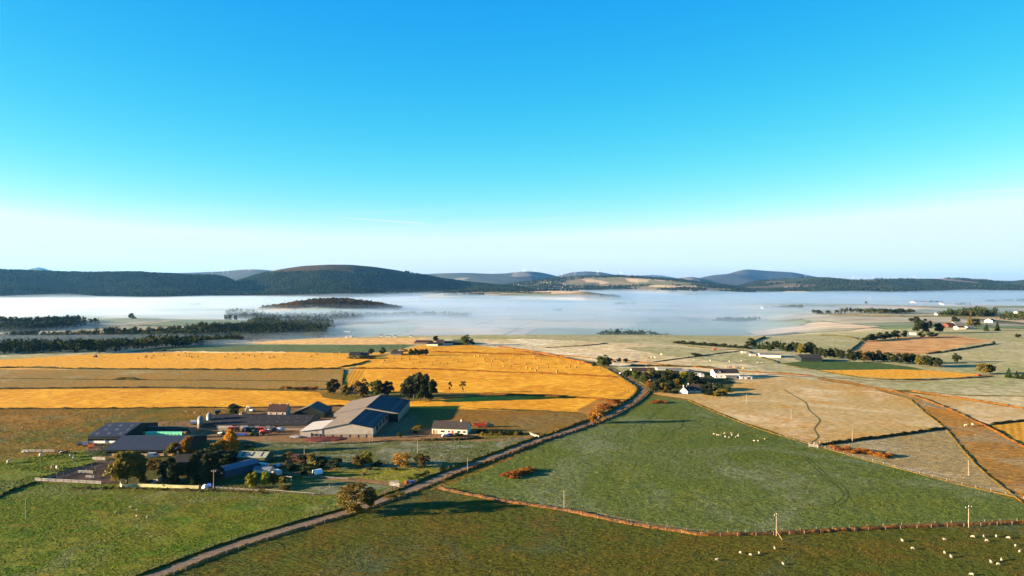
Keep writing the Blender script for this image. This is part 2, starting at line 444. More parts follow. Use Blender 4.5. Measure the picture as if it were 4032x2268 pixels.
def patchwork(name, cols, cell=0.0042, frost_amt=0.5):
    m = bpy.data.materials.new(name)
    nt, ns, ls, b = nodes_of(m)
    v0 = coords(nt, (1, 0.8, 1), R(12))
    vo = ns.new('ShaderNodeTexVoronoi'); vo.feature = 'F1'; vo.distance = 'CHEBYCHEV'
    vo.inputs['Scale'].default_value = cell; vo.inputs['Randomness'].default_value = 0.8
    ls.new(v0, vo.inputs['Vector'])
    sep = ns.new('ShaderNodeSeparateColor'); ls.new(vo.outputs['Color'], sep.inputs[0])
    cr = ns.new('ShaderNodeValToRGB'); cr.color_ramp.interpolation = 'CONSTANT'
    els = cr.color_ramp.elements
    for i, c in enumerate(cols):
        e = els[0] if i == 0 else els[1] if i == 1 else els.new(i / len(cols))
        e.position = i / len(cols); e.color = (*c, 1)
    ls.new(sep.outputs[0], cr.inputs[0])
    f = noise(nt, coords(nt), 0.01, 5, 0.6)
    col = mixc(nt, 1.0, cr.outputs[0], mixc(nt, ramp(nt, f, 0.3, 0.7), (0.75, 0.75, 0.75), (1.2, 1.2, 1.2)), 'MULTIPLY')
    ve = ns.new('ShaderNodeTexVoronoi'); ve.feature = 'F2'; ve.distance = 'CHEBYCHEV'
    ve.inputs['Scale'].default_value = cell; ve.inputs['Randomness'].default_value = 0.8
    ls.new(v0, ve.inputs['Vector'])
    df = ns.new('ShaderNodeMath'); df.operation = 'SUBTRACT'
    ls.new(ve.outputs['Distance'], df.inputs[0]); ls.new(vo.outputs['Distance'], df.inputs[1])
    edge = ramp(nt, df.outputs[0], 0.012, 0.03)
    col = mixc(nt, edge, (0.05, 0.055, 0.03), col)
    ls.new(col, b.inputs['Base Color'])
    b.inputs['Roughness'].default_value = 1.0
    b.inputs['Specular IOR Level'].default_value = 0.0
    return m
M['valley'] = patchwork('valley', [(0.24, 0.22, 0.13), (0.36, 0.27, 0.16), (0.17, 0.19, 0.09), (0.42, 0.30, 0.17), (0.28, 0.25, 0.17), (0.13, 0.16, 0.07), (0.33, 0.28, 0.19)])

# ---------------------------------------------------------------- the ground: one sheet to the horizon
def ground_sheet():
    az = np.concatenate([np.linspace(-180, -52, 22)[:-1], np.linspace(-52, 52, 150), np.linspace(52, 180, 22)[1:-1]])
    rr = np.concatenate([[0.0], np.geomspace(30, 45000, 150)])
    vs = []; fs = []
    A, Rr = np.meshgrid(np.radians(az), rr)
    X = Rr * np.sin(A); Y = Rr * np.cos(A)
    Z = TN(X, Y) - 0.45
    vs = np.stack([X.ravel(), Y.ravel(), Z.ravel()], 1)
    na = len(az)
    for j in range(len(rr) - 1):
        for i in range(na):
            i2 = (i + 1) % na
            fs.append((j * na + i, j * na + i2, (j + 1) * na + i2, (j + 1) * na + i))
    me = bpy.data.meshes.new('ground'); me.from_pydata(vs.tolist(), [], fs); me.update()
    me.polygons.foreach_set('use_smooth', [True] * len(me.polygons))
    me.materials.append(M['valley'])
    bm = bmesh.new(); bm.from_mesh(me)
    bmesh.ops.remove_doubles(bm, verts=bm.verts, dist=0.01)
    bmesh.ops.recalc_face_normals(bm, faces=bm.faces); bm.to_mesh(me); bm.free()
    o = link_mesh('ground', me)
    tag(o, kind='structure')
ground_sheet()

# ---------------------------------------------------------------- road and tracks (centre lines read in photograph pixels)
ROAD = [G(*p) for p in [(330, 2360), (450, 2320), (603, 2268), (892, 2157), (1189, 2066), (1378, 2012), (1505, 1968), (1614, 1929), (1709, 1889), (1774, 1861), (1848, 1834),
        (1910, 1810), (2004, 1775), (2066, 1751), (2128, 1729), (2190, 1711), (2252, 1690), (2345, 1656), (2400, 1634), (2448, 1606), (2495, 1577),
        (2527, 1549), (2529, 1527), (2495, 1505), (2458, 1480), (2430, 1465), (2402, 1450), (2370, 1438), (2310, 1424), (2200, 1405), (2060, 1383)]]
def smooth_line(pts, step=6.0):
    """Catmull-Rom through plan points, resampled evenly"""
    p = [Vector((q[0], q[1])) for q in pts]
    p = [p[0] * 2 - p[1]] + p + [p[-1] * 2 - p[-2]]
    out = []
    for i in range(1, len(p) - 2):
        n = max(2, int((p[i + 1] - p[i]).length / step))
        for k in range(n):
            t = k / n
            out.append(0.5 * ((2 * p[i]) + (p[i+1] - p[i-1]) * t + (2*p[i-1] - 5*p[i] + 4*p[i+1] - p[i+2]) * t*t + (3*p[i] - p[i-1] - 3*p[i+1] + p[i+2]) * t**3))
    out.append(p[-2])
    return out
def offset_line(line, d):
    """shift a plan line sideways; d > 0 is to the east when it runs away from the camera"""
    out = []
    for i, q in enumerate(line):
        a = line[max(0, i - 1)]; b = line[min(len(line) - 1, i + 1)]
        t = (b - a).normalized()
        out.append(q + Vector((t.y, -t.x)) * d)
    return out
def ribbon(line, w):
    return offset_line(line, w / 2) + offset_line(line, -w / 2)[::-1]
ROADL = smooth_line(ROAD)
DRIVE = smooth_line([G(*p) for p in [(1640, 1921), (1560, 1906), (1480, 1897), (1400, 1890), (1270, 1880), (1180, 1868), (1100, 1858), (1040, 1858)]])
SPUR = smooth_line([G(*p) for p in [(2145, 1724), (2080, 1721), (2040, 1729), (1960, 1733), (1800, 1735), (1640, 1735), (1480, 1735)]])
FARTRACK = smooth_line([G(*p) for p in [(2640, 1460), (2900, 1480), (3060, 1475), (3160, 1482), (3330, 1490), (3500, 1503), (3700, 1494), (3850, 1480), (3960, 1470), (4032, 1466)]])

def KP(*pts): return [K(*p).xy for p in pts]
def GP(*pts): return [G(*p).xy for p in pts]
road_out = [q for q in ROADL]
FIELDS = [   # (name, material, plan polygon), later ones lie over earlier ones
 ('grassland', 'frost_green', [(-1500, 60), (1500, 60), (1500, 1000), (900, 1250), (-900, 1100), (-1500, 900)]),
 ('grassland', 'verge', [(-700, 60), (700, 60), (500, 520), (-500, 520)]),
 ('pasture', 'pasture_bright', KP((-300,1700),(-300,1270),(0,1245),(95,1213),(290,1219),(520,1225),(660,1236),(800,1249),(880,1242),(985,1224),(880,1272),(570,1376),(385,1440),(190,1510),(0,1700))),
 ('pasture', 'pasture_olive', KP((200,1700),(385,1452),(570,1390),(760,1325),(880,1282),(960,1255),(1100,1229),(1160,1241),(1280,1264),(1400,1281),(1500,1301),(1600,1321),(1700,1336),(1780,1346),(1950,1342),(2100,1335),(2300,1326),(2576,1317),(2900,1305),(3000,1700))),
 ('pasture', 'pasture_blue', KP((1112,1226),(1200,1192),(1290,1153),(1370,1115),(1450,1077),(1520,1050),(1570,1026),(1600,1006),(1650,998),(1730,1008),(1790,1035),(1870,1068),(2055,1124),(2300,1190),(2500,1240),(2576,1270),(2900,1350),(2900,1305),(2576,1316),(2300,1325),(2100,1334),(1950,1341),(1780,1345),(1700,1335),(1600,1320),(1500,1300),(1400,1280),(1280,1263),(1160,1240))),
 ('rough_pasture', 'frost_tan', KP((1640,990),(1700,975),(1850,957),(1960,945),(2060,958),(2200,980),(2280,1000),(2330,1040),(2378,1077),(2055,1120),(1870,1062),(1790,1028),(1730,1004))),
 ('rough_pasture', 'frost_grey', KP((2055,1122),(2380,1079),(2470,1180),(2548,1243),(2300,1188))),
 ('moor_strip', 'russet', KP((2050,946),(2150,962),(2260,985),(2350,1013),(2470,1066),(2576,1122),(2800,1250),(2800,1400),(2576,1264),(2545,1240),(2470,1178),(2380,1077),(2330,1038),(2280,998),(2200,978),(2060,956))),
 ('pasture', 'frost_tan', KP((2270,986),(2400,1001),(2576,1029),(2900,1075),(2900,1100),(2576,1060),(2490,1068),(2400,1035),(2350,1011))),
 ('pasture', 'frost_pale', KP((2290,983),(2420,995),(2576,998),(2900,1005),(2900,1072),(2576,1027),(2400,999))),
 ('stubble_field', 'gold_rows', KP((2492,1070),(2576,1060),(2900,1100),(2900,1290),(2576,1119),(2530,1090))),
 ('pasture', 'frost_green', KP((1905,925),(2000,938),(2100,947),(2260,957),(2450,950),(2576,943),(2900,925),(2900,1003),(2576,996),(2420,993),(2300,983),(2200,968),(2080,948),(1960,940))),
 ('stubble_field', 'gold_dim', KP((2062,931),(2250,926),(2350,932),(2476,943),(2430,949),(2250,953),(2150,947))),
 ('crop_field', 'leaf_crop', KP((1955,914),(2075,905),(2250,915),(2330,931),(2250,929),(2062,931))),
 ('pasture', 'frost_green', KP((2300,893),(2380,884),(2500,864),(2576,860),(2900,850),(2900,925),(2576,940),(2480,940),(2370,930),(2250,918),(2200,910))),
 ('scrubland', 'scrub', KP((2140,884),(2172,858),(2280,848),(2390,843),(2500,858),(2330,890),(2240,897))),
 ('pasture', 'frost_pale', KP((1190,853),(1350,853),(1550,862),(1700,868),(1870,880),(1960,905),(1905,922),(1960,940),(2050,948),(1960,945),(1850,955),(1700,925),(1560,925),(1480,905),(1400,892),(1300,880),(1180,868))),
 ('pasture', 'frost_green', KP((1560,875),(1700,872),(1860,885),(1950,908),(1900,920),(1700,898))),
 ('stubble_field', 'gold', KP((862,985),(866,950),(900,920),(945,905),(1000,893),(1080,872),(1180,868),(1300,879),(1400,893),(1480,908),(1545,934),(1585,955),(1608,978),(1604,992),(1585,1003),(1500,1003),(1380,992),(1200,988))),
 ('stubble_field', 'gold2', KP((870,1012),(1030,1010),(1200,999),(1380,993),(1500,1004),(1500,1020),(1470,1032),(1460,1037),(1030,1026),(870,1026))),
 ('moor_strip', 'russet', KP((1450,1030),(1500,1006),(1583,1006),(1560,1022),(1500,1050),(1470,1048))),
 ('rough_pasture', 'rough_brown', KP((1020,1027),(1200,1032),(1460,1038),(1496,1048),(1400,1084),(1330,1090),(1190,1082),(1040,1075))),
 ('stubble_field', 'gold2', KP((-300,980),(0,980),(400,976),(800,985),(812,1000),(880,1008),(880,1022),(600,1027),(0,1029),(-300,1029))),
 ('rough_pasture', 'strip_tan', KP((-300,932),(0,929),(480,932),(868,928),(862,985),(800,985),(400,977),(0,979),(-300,979))),
 ('stubble_field', 'gold_dim', KP((-300,915),(0,905),(200,893),(500,884),(700,885),(880,889),(980,886),(945,905),(900,920),(868,928),(480,931),(0,928),(-300,930))),
 ('crop_field', 'kale', KP((300,888),(420,872),(480,868),(700,867),(900,867),(1050,866),(985,885),(880,889),(700,885),(500,884))),
 ('stubble_field', 'stubble_pale', KP((480,868),(560,858),(700,852),(900,851),(1060,850),(1120,860),(1050,867),(900,867))),
 ('stubble_field', 'gold_dim', KP((945,905),(1000,893),(1080,873),(1110,864),(1060,868),(1000,884))),
 ('rough_pasture', 'rough_olive', KP((-300,1031),(0,1031),(600,1028),(880,1023),(1030,1027),(1040,1050),(760,1045),(500,1066),(360,1085),(220,1110),(200,1132),(0,1160),(-300,1180))),
 ('pasture', 'pasture_bright', KP((-300,1181),(0,1161),(200,1133),(290,1110),(330,1150),(230,1165),(150,1190),(95,1212),(0,1244),(-300,1268))),
 ('yard', 'yard', KP((215,1125),(360,1085),(380,1062),(520,1055),(650,1028),(700,1022),(880,1020),(1050,1045),(1045,1075),(1190,1090),(1210,1103),(1000,1108),(905,1112),(640,1110),(520,1122),(470,1160),(240,1160))),
 ('paddock', 'paddock_frost', KP((640,1111),(905,1113),(1000,1109),(1210,1105),(1330,1098),(1358,1103),(1290,1135),(1190,1172),(1110,1178),(860,1185),(760,1160),(640,1140))),
 ('paddock', 'paddock_green', KP((790,1188),(900,1180),(1090,1172),(1140,1175),(1110,1192),(1025,1216),(960,1210),(860,1198))),
 ('garden_ground', 'garden', KP((290,1218),(300,1180),(430,1120),(640,1110),(650,1140),(760,1160),(830,1188),(720,1205),(690,1232),(520,1224))),
 ('paddock', 'paddock_frost', KP((680,1232),(715,1210),(800,1203),(900,1210),(985,1222),(940,1237),(880,1240),(800,1247))),
 ('stock_yard', 'mud', KP((95,1212),(230,1163),(300,1150),(330,1170),(300,1216))),
 ('garden_ground', 'garden', KP((2440,924) if False else (1560,945),(1610,960),(1640,985),(1720,992),(1830,988),(1850,960),(1780,935),(1640,925))),
 ('track', 'verge', [tuple(q) for q in ribbon(ROADL, 9.5)]),
 ('track', 'yard', [tuple(q) for q in ribbon(FARTRACK, 4.0)]),
 ('drive', 'yard', [tuple(q) for q in ribbon(DRIVE, 4.2)]),
 ('track', 'yard', [tuple(q) for q in ribbon(SPUR, 5.0)]),
 ('road', 'road', [tuple(q) for q in ribbon(ROADL, 3.7)]),
]
def build_fields():
    vs = []; faces = []
    key = {}
    rj = random.Random(12)
    def vid(x, y):
        k = (round(x, 2), round(y, 2))
        if k not in key: key[k] = len(vs); vs.append(Vector((x, y)))
        return key[k]
    for name, mat, poly in FIELDS:
        # long sides get extra points so that they follow the ground
        pts = []
        n = len(poly)
        for i in range(n):
            a = Vector(poly[i]); b = Vector(poly[(i + 1) % n])
            if name in ('road', 'drive', 'track'):
                pts.append(a); continue
            L = (b - a).length; st = min(40.0, max(6.0, 0.02 * a.length)); am = 0.11 * st
            m = max(1, int(L / st))
            for k in range(m):
                q = a.lerp(b, k / m)
                if k: q = q + Vector((rj.uniform(-am, am), rj.uniform(-am, am)))
                pts.append(q)
        ids = [vid(p.x, p.y) for p in pts]
        out = [ids[0]]
        for i in ids[1:]:
            if i != out[-1]: out.append(i)
        ar = sum(vs[out[i]].x * vs[out[(i+1) % len(out)]].y - vs[out[(i+1) % len(out)]].x * vs[out[i]].y for i in range(len(out)))
        faces.append(out if ar > 0 else out[::-1])
    r = random.Random(3)
    y = 70.0
    while y < 1300:
        s = max(9.0, y * 0.028)
        x = -min(1500, y * 1.25)
        while x < min(1500, y * 1.25):
            vid(x + r.uniform(-.3, .3) * s, y + r.uniform(-.3, .3) * s); x += s
        y += s
    ov, oe, of, ovo, oeo, ofo = delaunay_2d_cdt(vs, [], faces, 1, 1e-4)
    ov = np.array([(p.x, p.y) for p in ov])
    z = TN(ov[:, 0], ov[:, 1])
    groups = {}
    for f, src in zip(of, ofo):
        if src: groups.setdefault(max(src), []).append(f)
    made = []
    for gi, fl in sorted(groups.items()):
        name, mat, poly = FIELDS[gi]
        used = sorted({i for f in fl for i in f}); mp = {u: k for k, u in enumerate(used)}
        me = bpy.data.meshes.new(name)
        me.from_pydata([(ov[u, 0], ov[u, 1], z[u]) for u in used], [], [tuple(mp[i] for i in f) for f in fl])
        me.update()
        me.polygons.foreach_set('use_smooth', [True] * len(me.polygons))
        me.materials.append(M[mat])
        o = link_mesh(name, me); tag(o, kind='structure'); made.append(o)
    return made
build_fields()
# ---------------------------------------------------------------- hills
def hill_mat(name, c1, c2, c3, patch=None, patch_lo=0.6, scale=0.0022, bump_d=12.0):
    m = bpy.data.materials.new(name)
    nt, ns, ls, b = nodes_of(m)
    v = coords(nt, (1, 0.45, 1), R(20))
    f1 = noise(nt, v, scale, 5, 0.6, 0.8); f2 = noise(nt, coords(nt), scale * 9, 5, 0.65)
    col = mixc(nt, ramp(nt, f1, 0.35, 0.65), c1, c2)
    col = mixc(nt, ramp(nt, f2, 0.5, 0.75), col, c3)
    if patch:
        vo = ns.new('ShaderNodeTexVoronoi'); vo.distance = 'CHEBYCHEV'
        vo.inputs['Scale'].default_value = scale * 1.6
        ls.new(coords(nt, (1, 0.6, 1), R(15)), vo.inputs['Vector'])
        sp = ns.new('ShaderNodeSeparateColor'); ls.new(vo.outputs['Color'], sp.inputs[0])
        col = mixc(nt, ramp(nt, sp.outputs[0], patch_lo, patch_lo + 0.03), col, patch)
        col = mixc(nt, ramp(nt, sp.outputs[1], 0.8, 0.82), col, tuple(x * 0.45 for x in patch))
    ls.new(col, b.inputs['Base Color'])
    b.inputs['Roughness'].default_value = 1.0; b.inputs['Specular IOR Level'].default_value = 0.0
    bump(nt, b, f2, 0.5, bump_d)
    return m
M['hill_heather'] = hill_mat('hill_heather', (0.034, 0.028, 0.014), (0.052, 0.034, 0.020), (0.090, 0.050, 0.030))
M['hill_forest'] = hill_mat('hill_forest', (0.010, 0.016, 0.008), (0.016, 0.024, 0.009), (0.03, 0.034, 0.012))
M['hill_patch'] = hill_mat('hill_patch', (0.12, 0.125, 0.055), (0.20, 0.155, 0.085), (0.16, 0.15, 0.075), patch=(0.42, 0.30, 0.17), patch_lo=0.55)
M['hill_far'] = hill_mat('hill_far', (0.052, 0.058, 0.042), (0.070, 0.065, 0.050), (0.06, 0.055, 0.044), patch=(0.20, 0.165, 0.12), patch_lo=0.86, scale=0.0012, bump_d=25)
M['hill_moor'] = hill_mat('hill_moor', (0.062, 0.056, 0.052), (0.048, 0.048, 0.040), (0.052, 0.044, 0.038), scale=0.0009, bump_d=25)
M['hill_mix'] = hill_mat('hill_mix', (0.024, 0.036, 0.02), (0.04, 0.05, 0.026), (0.05, 0.048, 0.03), patch=(0.20, 0.155, 0.11), patch_lo=0.82, scale=0.0016, bump_d=18)

HILLS = []
def hill(name, prof, y0, front, back, mat, rough=0.10, base=-20.0, na=110, ny=46, seed=1, kind_pow=1.0):
    """a real rise: crest line at depth y0 whose outline passes through prof (2576 px view), falling off in front and behind"""
    us = np.array([p[0] for p in prof], float) * 4032 / 2576; vs_ = np.array([p[1] for p in prof], float) * 4032 / 2576
    a = (us - 2016) / FPX; el = (1118 - vs_) / FPX
    aa = np.linspace(a[0], a[-1], na)
    # smooth interpolation of the outline
    ee = np.interp(aa, a, el)
    kern = np.array([1, 2, 3, 2, 1], float); kern /= kern.sum()
    ee = np.convolve(np.pad(ee, 2, mode='edge'), kern, 'valid')
    yc = y0 * (1 + 0.05 * np.sin(aa * 9 + seed) + 0.03 * np.sin(aa * 23 + 2 * seed))
    H = CAMH + ee * yc
    t = np.concatenate([np.linspace(-1, 0, int(ny * 0.7)), np.linspace(0, 1, ny - int(ny * 0.7) + 1)[1:]])
    AA, TT = np.meshgrid(aa, t)
    YC = np.broadcast_to(yc, AA.shape); HH = np.broadcast_to(H, AA.shape)
    Y = YC + np.where(TT < 0, TT * front, TT * back)
    X = AA * Y
    bell = np.where(TT < 0, 0.5 + 0.5 * np.cos(np.pi * np.abs(TT) ** (0.85 * kind_pow)), 0.5 + 0.5 * np.cos(np.pi * TT))
    amp = np.clip(HH - base, 5, None)
    nz = fbm(X / (front * 0.32), Y / (front * 0.32), seed * 13, 5)
    Z = base + (HH - base) * bell + nz * amp * rough * np.clip(np.abs(TT) * 2.2, 0, 1) * (1 - np.abs(TT) ** 4)
    Z = np.where(np.abs(TT) > 0.985, base - 25, Z)
    n1, n2 = Z.shape
    vs = np.stack([X.ravel(), Y.ravel(), Z.ravel()], 1)
    fs = [(j*n2+i, j*n2+i+1, (j+1)*n2+i+1, (j+1)*n2+i) for j in range(n1 - 1) for i in range(n2 - 1)]
    me = bpy.data.meshes.new(name); me.from_pydata(vs.tolist(), [], fs); me.update()
    me.polygons.foreach_set('use_smooth', [True] * len(me.polygons))
    me.materials.append(M[mat])
    o = link_mesh(name, me); tag(o, kind='structure')
    HILLS.append((X, Y, Z, TT))
    return X, Y, Z, TT

h_big = hill('heather_hill', [(520,735),(560,722),(600,707),(640,695),(700,678),(760,669),(830,665.5),(880,666),(940,671),(1000,680),(1060,692),(1120,703),(1180,711),(1240,717),(1300,722),(1360,733),(1400,742)],
             7400, 2300, 2200, 'hill_heather', rough=0.26, base=0, seed=2, na=150, ny=60)
h_left = hill('wooded_ridge', [(-260,676),(-100,678),(0,681),(100,684),(200,687),(280,687),(340,686),(400,690),(480,694),(545,694),(575,700),(610,722),(640,740)],
              6100, 1500, 1500, 'hill_forest', rough=0.24, base=0, seed=5, na=120)
hill('moor_hill', [(40,700),(62,681),(80,675),(98,672),(112,675),(130,681),(160,700)], 21000, 2600, 2600, 'hill_far', rough=0.05, base=60, seed=7, na=50)
h_far1 = hill('distant_ridge', [(-300,690),(0,680.5),(60,682),(140,683),(235,685),(330,683.5),(450,687),(560,683),(600,679),(640,677),(690,681),(760,690),(860,705)], 14500, 3800, 3000, 'hill_far', rough=0.08, base=20, seed=9)
hill('distant_ridge', [(1000,705),(1060,690),(1120,687),(1180,686.5),(1230,689),(1270,688),(1300,684.5),(1335,682.5),(1365,686),(1395,693),(1440,705)], 17500, 4200, 3000, 'hill_far', rough=0.09, base=30, seed=12)
hill('distant_ridge', [(1370,708),(1410,692),(1440,685),(1475,682.5),(1510,684.5),(1545,691),(1580,695.5),(1640,708)], 19500, 4000, 3000, 'hill_moor', rough=0.07, base=40, seed=15)
hill('distant_ridge', [(1540,704),(1580,696),(1610,693.5),(1640,691.5),(1665,693),(1700,699),(1740,706)], 33000, 4000, 3000, 'hill_far', rough=0.04, base=60, seed=18)
h_mid = hill('wooded_ridge', [(1180,740),(1240,722),(1300,712),(1350,706),(1400,700),(1440,697.5),(1480,695),(1560,694),(1600,696),(1640,699),(1680,702),(1720,706),(1770,712),(1840,720),(1900,730)],
             10300, 3100, 2200, 'hill_patch', rough=0.20, base=0, seed=21, na=150, ny=60)
hill('moor_hill', [(1660,715),(1690,703),(1715,698.5),(1740,696.5),(1765,700),(1790,706),(1820,716)], 15500, 2800, 2000, 'hill_mix', rough=0.08, base=30, seed=23, na=60)
hill('moor_hill', [(1730,712),(1765,697.5),(1795,692),(1825,689.5),(1860,690.5),(1885,694),(1905,699),(1940,710)], 19000, 3300, 2500, 'hill_moor', rough=0.10, base=30, seed=25, na=60)
hill('mountain', [(1770,706),(1800,697),(1830,689),(1855,682),(1876,677.5),(1895,678.5),(1930,681.5),(1960,683),(1995,685),(2020,690),(2050,696),(2100,701),(2160,708)], 22500, 4500, 3500, 'hill_moor', rough=0.13, base=40, seed=28, na=90)
h_right = hill('wooded_ridge', [(1840,724),(1900,709),(1950,703.5),(2000,700.5),(2040,697.5),(2080,697),(2110,700),(2150,703.5),(2200,702.5),(2260,701.5),(2340,701),(2400,701),(2450,703.5),(2520,707.5),(2545,707),(2576,703.5),(2640,699),(2760,697),(2850,700)],
               10800, 3400, 2600, 'hill_mix', rough=0.20, base=0, seed=31, na=150, ny=60)
# low farmed rise at the foot of the heather hill
h_foot = hill('farmed_rise', [(1060,742),(1130,737),(1200,734),(1300,732.5),(1400,731),(1470,733),(1520,740),(1560,748)], 5600, 900, 900, 'hill_patch', rough=0.06, base=-12, seed=35, na=80)

# ---------------------------------------------------------------- mist lying in the valley, and the air
def volume_mat(name, col, dens, aniso=0.0):
    m = bpy.data.materials.new(name); m.use_nodes = True
    nt = m.node_tree; nt.nodes.clear()
    o = nt.nodes.new('ShaderNodeOutputMaterial'); p = nt.nodes.new('ShaderNodeVolumePrincipled')
    p.inputs['Color'].default_value = (*col, 1); p.inputs['Density'].default_value = dens
    p.inputs['Anisotropy'].default_value = aniso
    nt.links.new(p.outputs[0], o.inputs['Volume'])
    return m

def mist_bank(name, top_fn, mat, ymin=900, ymax=9500, amax=1.15, na=150, ny=110, floor=-75):
    """a closed bank: uneven top, flat underside below the ground"""
    aa = np.linspace(-amax, amax, na); yy = np.geomspace(ymin, ymax, ny)
    AA, Y = np.meshgrid(aa, yy); X = AA * Y
    Z = top_fn(X, Y)
    edge = np.minimum(1, np.minimum((Y - ymin) / 200, (ymax - Y) / 700))
    Z = np.where(edge <= 0, floor + 1, floor + 1 + (Z - floor - 1) * np.clip(edge, 0, 1) ** 0.5)
    n1, n2 = Z.shape; k = n1 * n2
    vs = np.concatenate([np.stack([X.ravel(), Y.ravel(), Z.ravel()], 1), np.stack([X.ravel(), Y.ravel(), np.full(k, floor)], 1)])
    fs = []
    for j in range(n1 - 1):
        for i in range(n2 - 1):
            q = (j*n2+i, j*n2+i+1, (j+1)*n2+i+1, (j+1)*n2+i)
            fs.append(q); fs.append(tuple(k + t for t in q[::-1]))
    ring = [i for i in range(n2)] + [j*n2+n2-1 for j in range(1, n1)] + [(n1-1)*n2+i for i in range(n2-2, -1, -1)] + [j*n2 for j in range(n1-2, 0, -1)]
    for i in range(len(ring)):
        a, b = ring[i], ring[(i + 1) % len(ring)]
        fs.append((b, a, k + a, k + b))
    me = bpy.data.meshes.new(name); me.from_pydata(vs.tolist(), [], fs); me.update()
    me.polygons.foreach_set('use_smooth', [True] * len(me.polygons))
    me.materials.append(mat)
    o = link_mesh(name, me)
    return o
def mist_right(x, y):
    return 5 * sstep((x - 120) / 250) * (1 - sstep((x - 1000) / 500)) * sstep((y - 1120) / 180) * (1 - sstep((y - 2500) / 700))
def mist_low(x, y):
    return mist_right(x, y) -14.0 + 14.0 * fbm(x / 620.0, y / 150.0, 41, 5) - 13 * sstep((-x - 250) / 300) * (1 - sstep((y - 1500) / 800)) + 5 * sstep((y - 2600) / 2500) + 5 * sstep((-x - 900) / 1500) - 3 * sstep((x - 1500) / 1500)
def mist_high(x, y):
    return mist_right(x, y) -4.0 + 6 * sstep((-x - 330) / 350) * sstep((1500 - y) / 300) + 15.0 * fbm(x / 700.0 + 7, y / 190.0, 57, 5) - 9 * sstep((-x - 250) / 300) * (1 - sstep((y - 1500) / 800)) + 5 * sstep((y - 2600) / 2500) + (7 + 26 * fbm(x / 560.0, y / 800.0, 91, 4)) * sstep((y - 3300) / 1400)
V_LOW = volume_mat('mist_dense', (0.76, 0.87, 1.0), 0.0022, 0.72)
V_HIGH = volume_mat('mist_thin', (0.68, 0.83, 1.0), 0.0009, 0.72)
tag(mist_bank('mist', mist_low, V_LOW), kind='stuff')
tag(mist_bank('mist', mist_high, V_HIGH, floor=-74), kind='stuff')
def mist_wood(x, y):
    m = sstep((-x - 230) / 160) * sstep((y - 690 - 0.25 * (x + 600)) / 110) * sstep((1330 - y) / 300)
    return TN(x, y) - 9 + (21 + 9 * fbm(x / 170.0, y / 50.0, 63, 4)) * m
tag(mist_bank('mist', mist_wood, volume_mat('mist_wood', (0.74, 0.86, 1.0), 0.0048, 0.7), ymin=700, ymax=1500, amax=1.0, na=120, ny=60, floor=-73), kind='stuff')
b = MB(); b.box(-42000, 42000, -20000, 46000, -90, 760)
tag(b.build('haze', volume_mat('haze_air', (0.16, 0.50, 1.0), 0.000013, 0.35)), kind='stuff')
# ---------------------------------------------------------------- trees
def leaf_mat(name, c1, c2, trans=0.3):
    m = bpy.data.materials.new(name)
    nt, ns, ls, b = nodes_of(m)
    oi = ns.new('ShaderNodeObjectInfo')
    f = noise(nt, coords(nt), 6.0, 3, 0.6)
    col = mixc(nt, ramp(nt, f, 0.35, 0.65), c1, c2)
    hs = ns.new('ShaderNodeHueSaturation')
    mr = ns.new('ShaderNodeMapRange'); ls.new(oi.outputs['Random'], mr.inputs[0])
    mr.inputs[3].default_value = 0.7; mr.inputs[4].default_value = 1.25
    ls.new(mr.outputs[0], hs.inputs['Value']); ls.new(col, hs.inputs['Color'])
    mr2 = ns.new('ShaderNodeMapRange'); ls.new(oi.outputs['Random'], mr2.inputs[0])
    mr2.inputs[3].default_value = 0.485; mr2.inputs[4].default_value = 0.51
    ls.new(mr2.outputs[0], hs.inputs['Hue'])
    ls.new(hs.outputs[0], b.inputs['Base Color'])
    b.inputs['Roughness'].default_value = 0.8; b.inputs['Specular IOR Level'].default_value = 0.15
    tr = ns.new('ShaderNodeBsdfTranslucent'); ls.new(hs.outputs[0], tr.inputs['Color'])
    mx = ns.new('ShaderNodeMixShader'); mx.inputs[0].default_value = trans
    ls.new(b.outputs[0], mx.inputs[1]); ls.new(tr.outputs[0], mx.inputs[2])
    ls.new(mx.outputs[0], ns['Material Output'].inputs['Surface'])
    return m
LEAF = {
 'green': leaf_mat('leaf_green', (0.034, 0.048, 0.007), (0.060, 0.068, 0.009)),
 'dark': leaf_mat('leaf_dark', (0.014, 0.022, 0.006), (0.030, 0.036, 0.008)),
 'olive': leaf_mat('leaf_olive', (0.080, 0.068, 0.008), (0.130, 0.090, 0.010)),
 'brown': leaf_mat('leaf_brown', (0.095, 0.070, 0.009), (0.135, 0.088, 0.010)),
 'yellow': leaf_mat('leaf_yellow', (0.46, 0.235, 0.008), (0.58, 0.29, 0.010)),
 'lime': leaf_mat('leaf_lime', (0.140, 0.145, 0.008), (0.220, 0.185, 0.010)),
 'orange': leaf_mat('leaf_orange', (0.24, 0.115, 0.008), (0.32, 0.155, 0.010)),
 'rust': leaf_mat('leaf_rust', (0.21, 0.068, 0.008), (0.28, 0.100, 0.012)),
 'conifer': leaf_mat('leaf_conifer', (0.020, 0.040, 0.010), (0.036, 0.060, 0.012)),
}
M['bark'] = plain('bark', (0.075, 0.052, 0.035), 0.95, 0.35, 5.0)
M['bark_pale'] = plain('bark_pale', (0.30, 0.22, 0.15), 0.95, 0.35, 5.0)

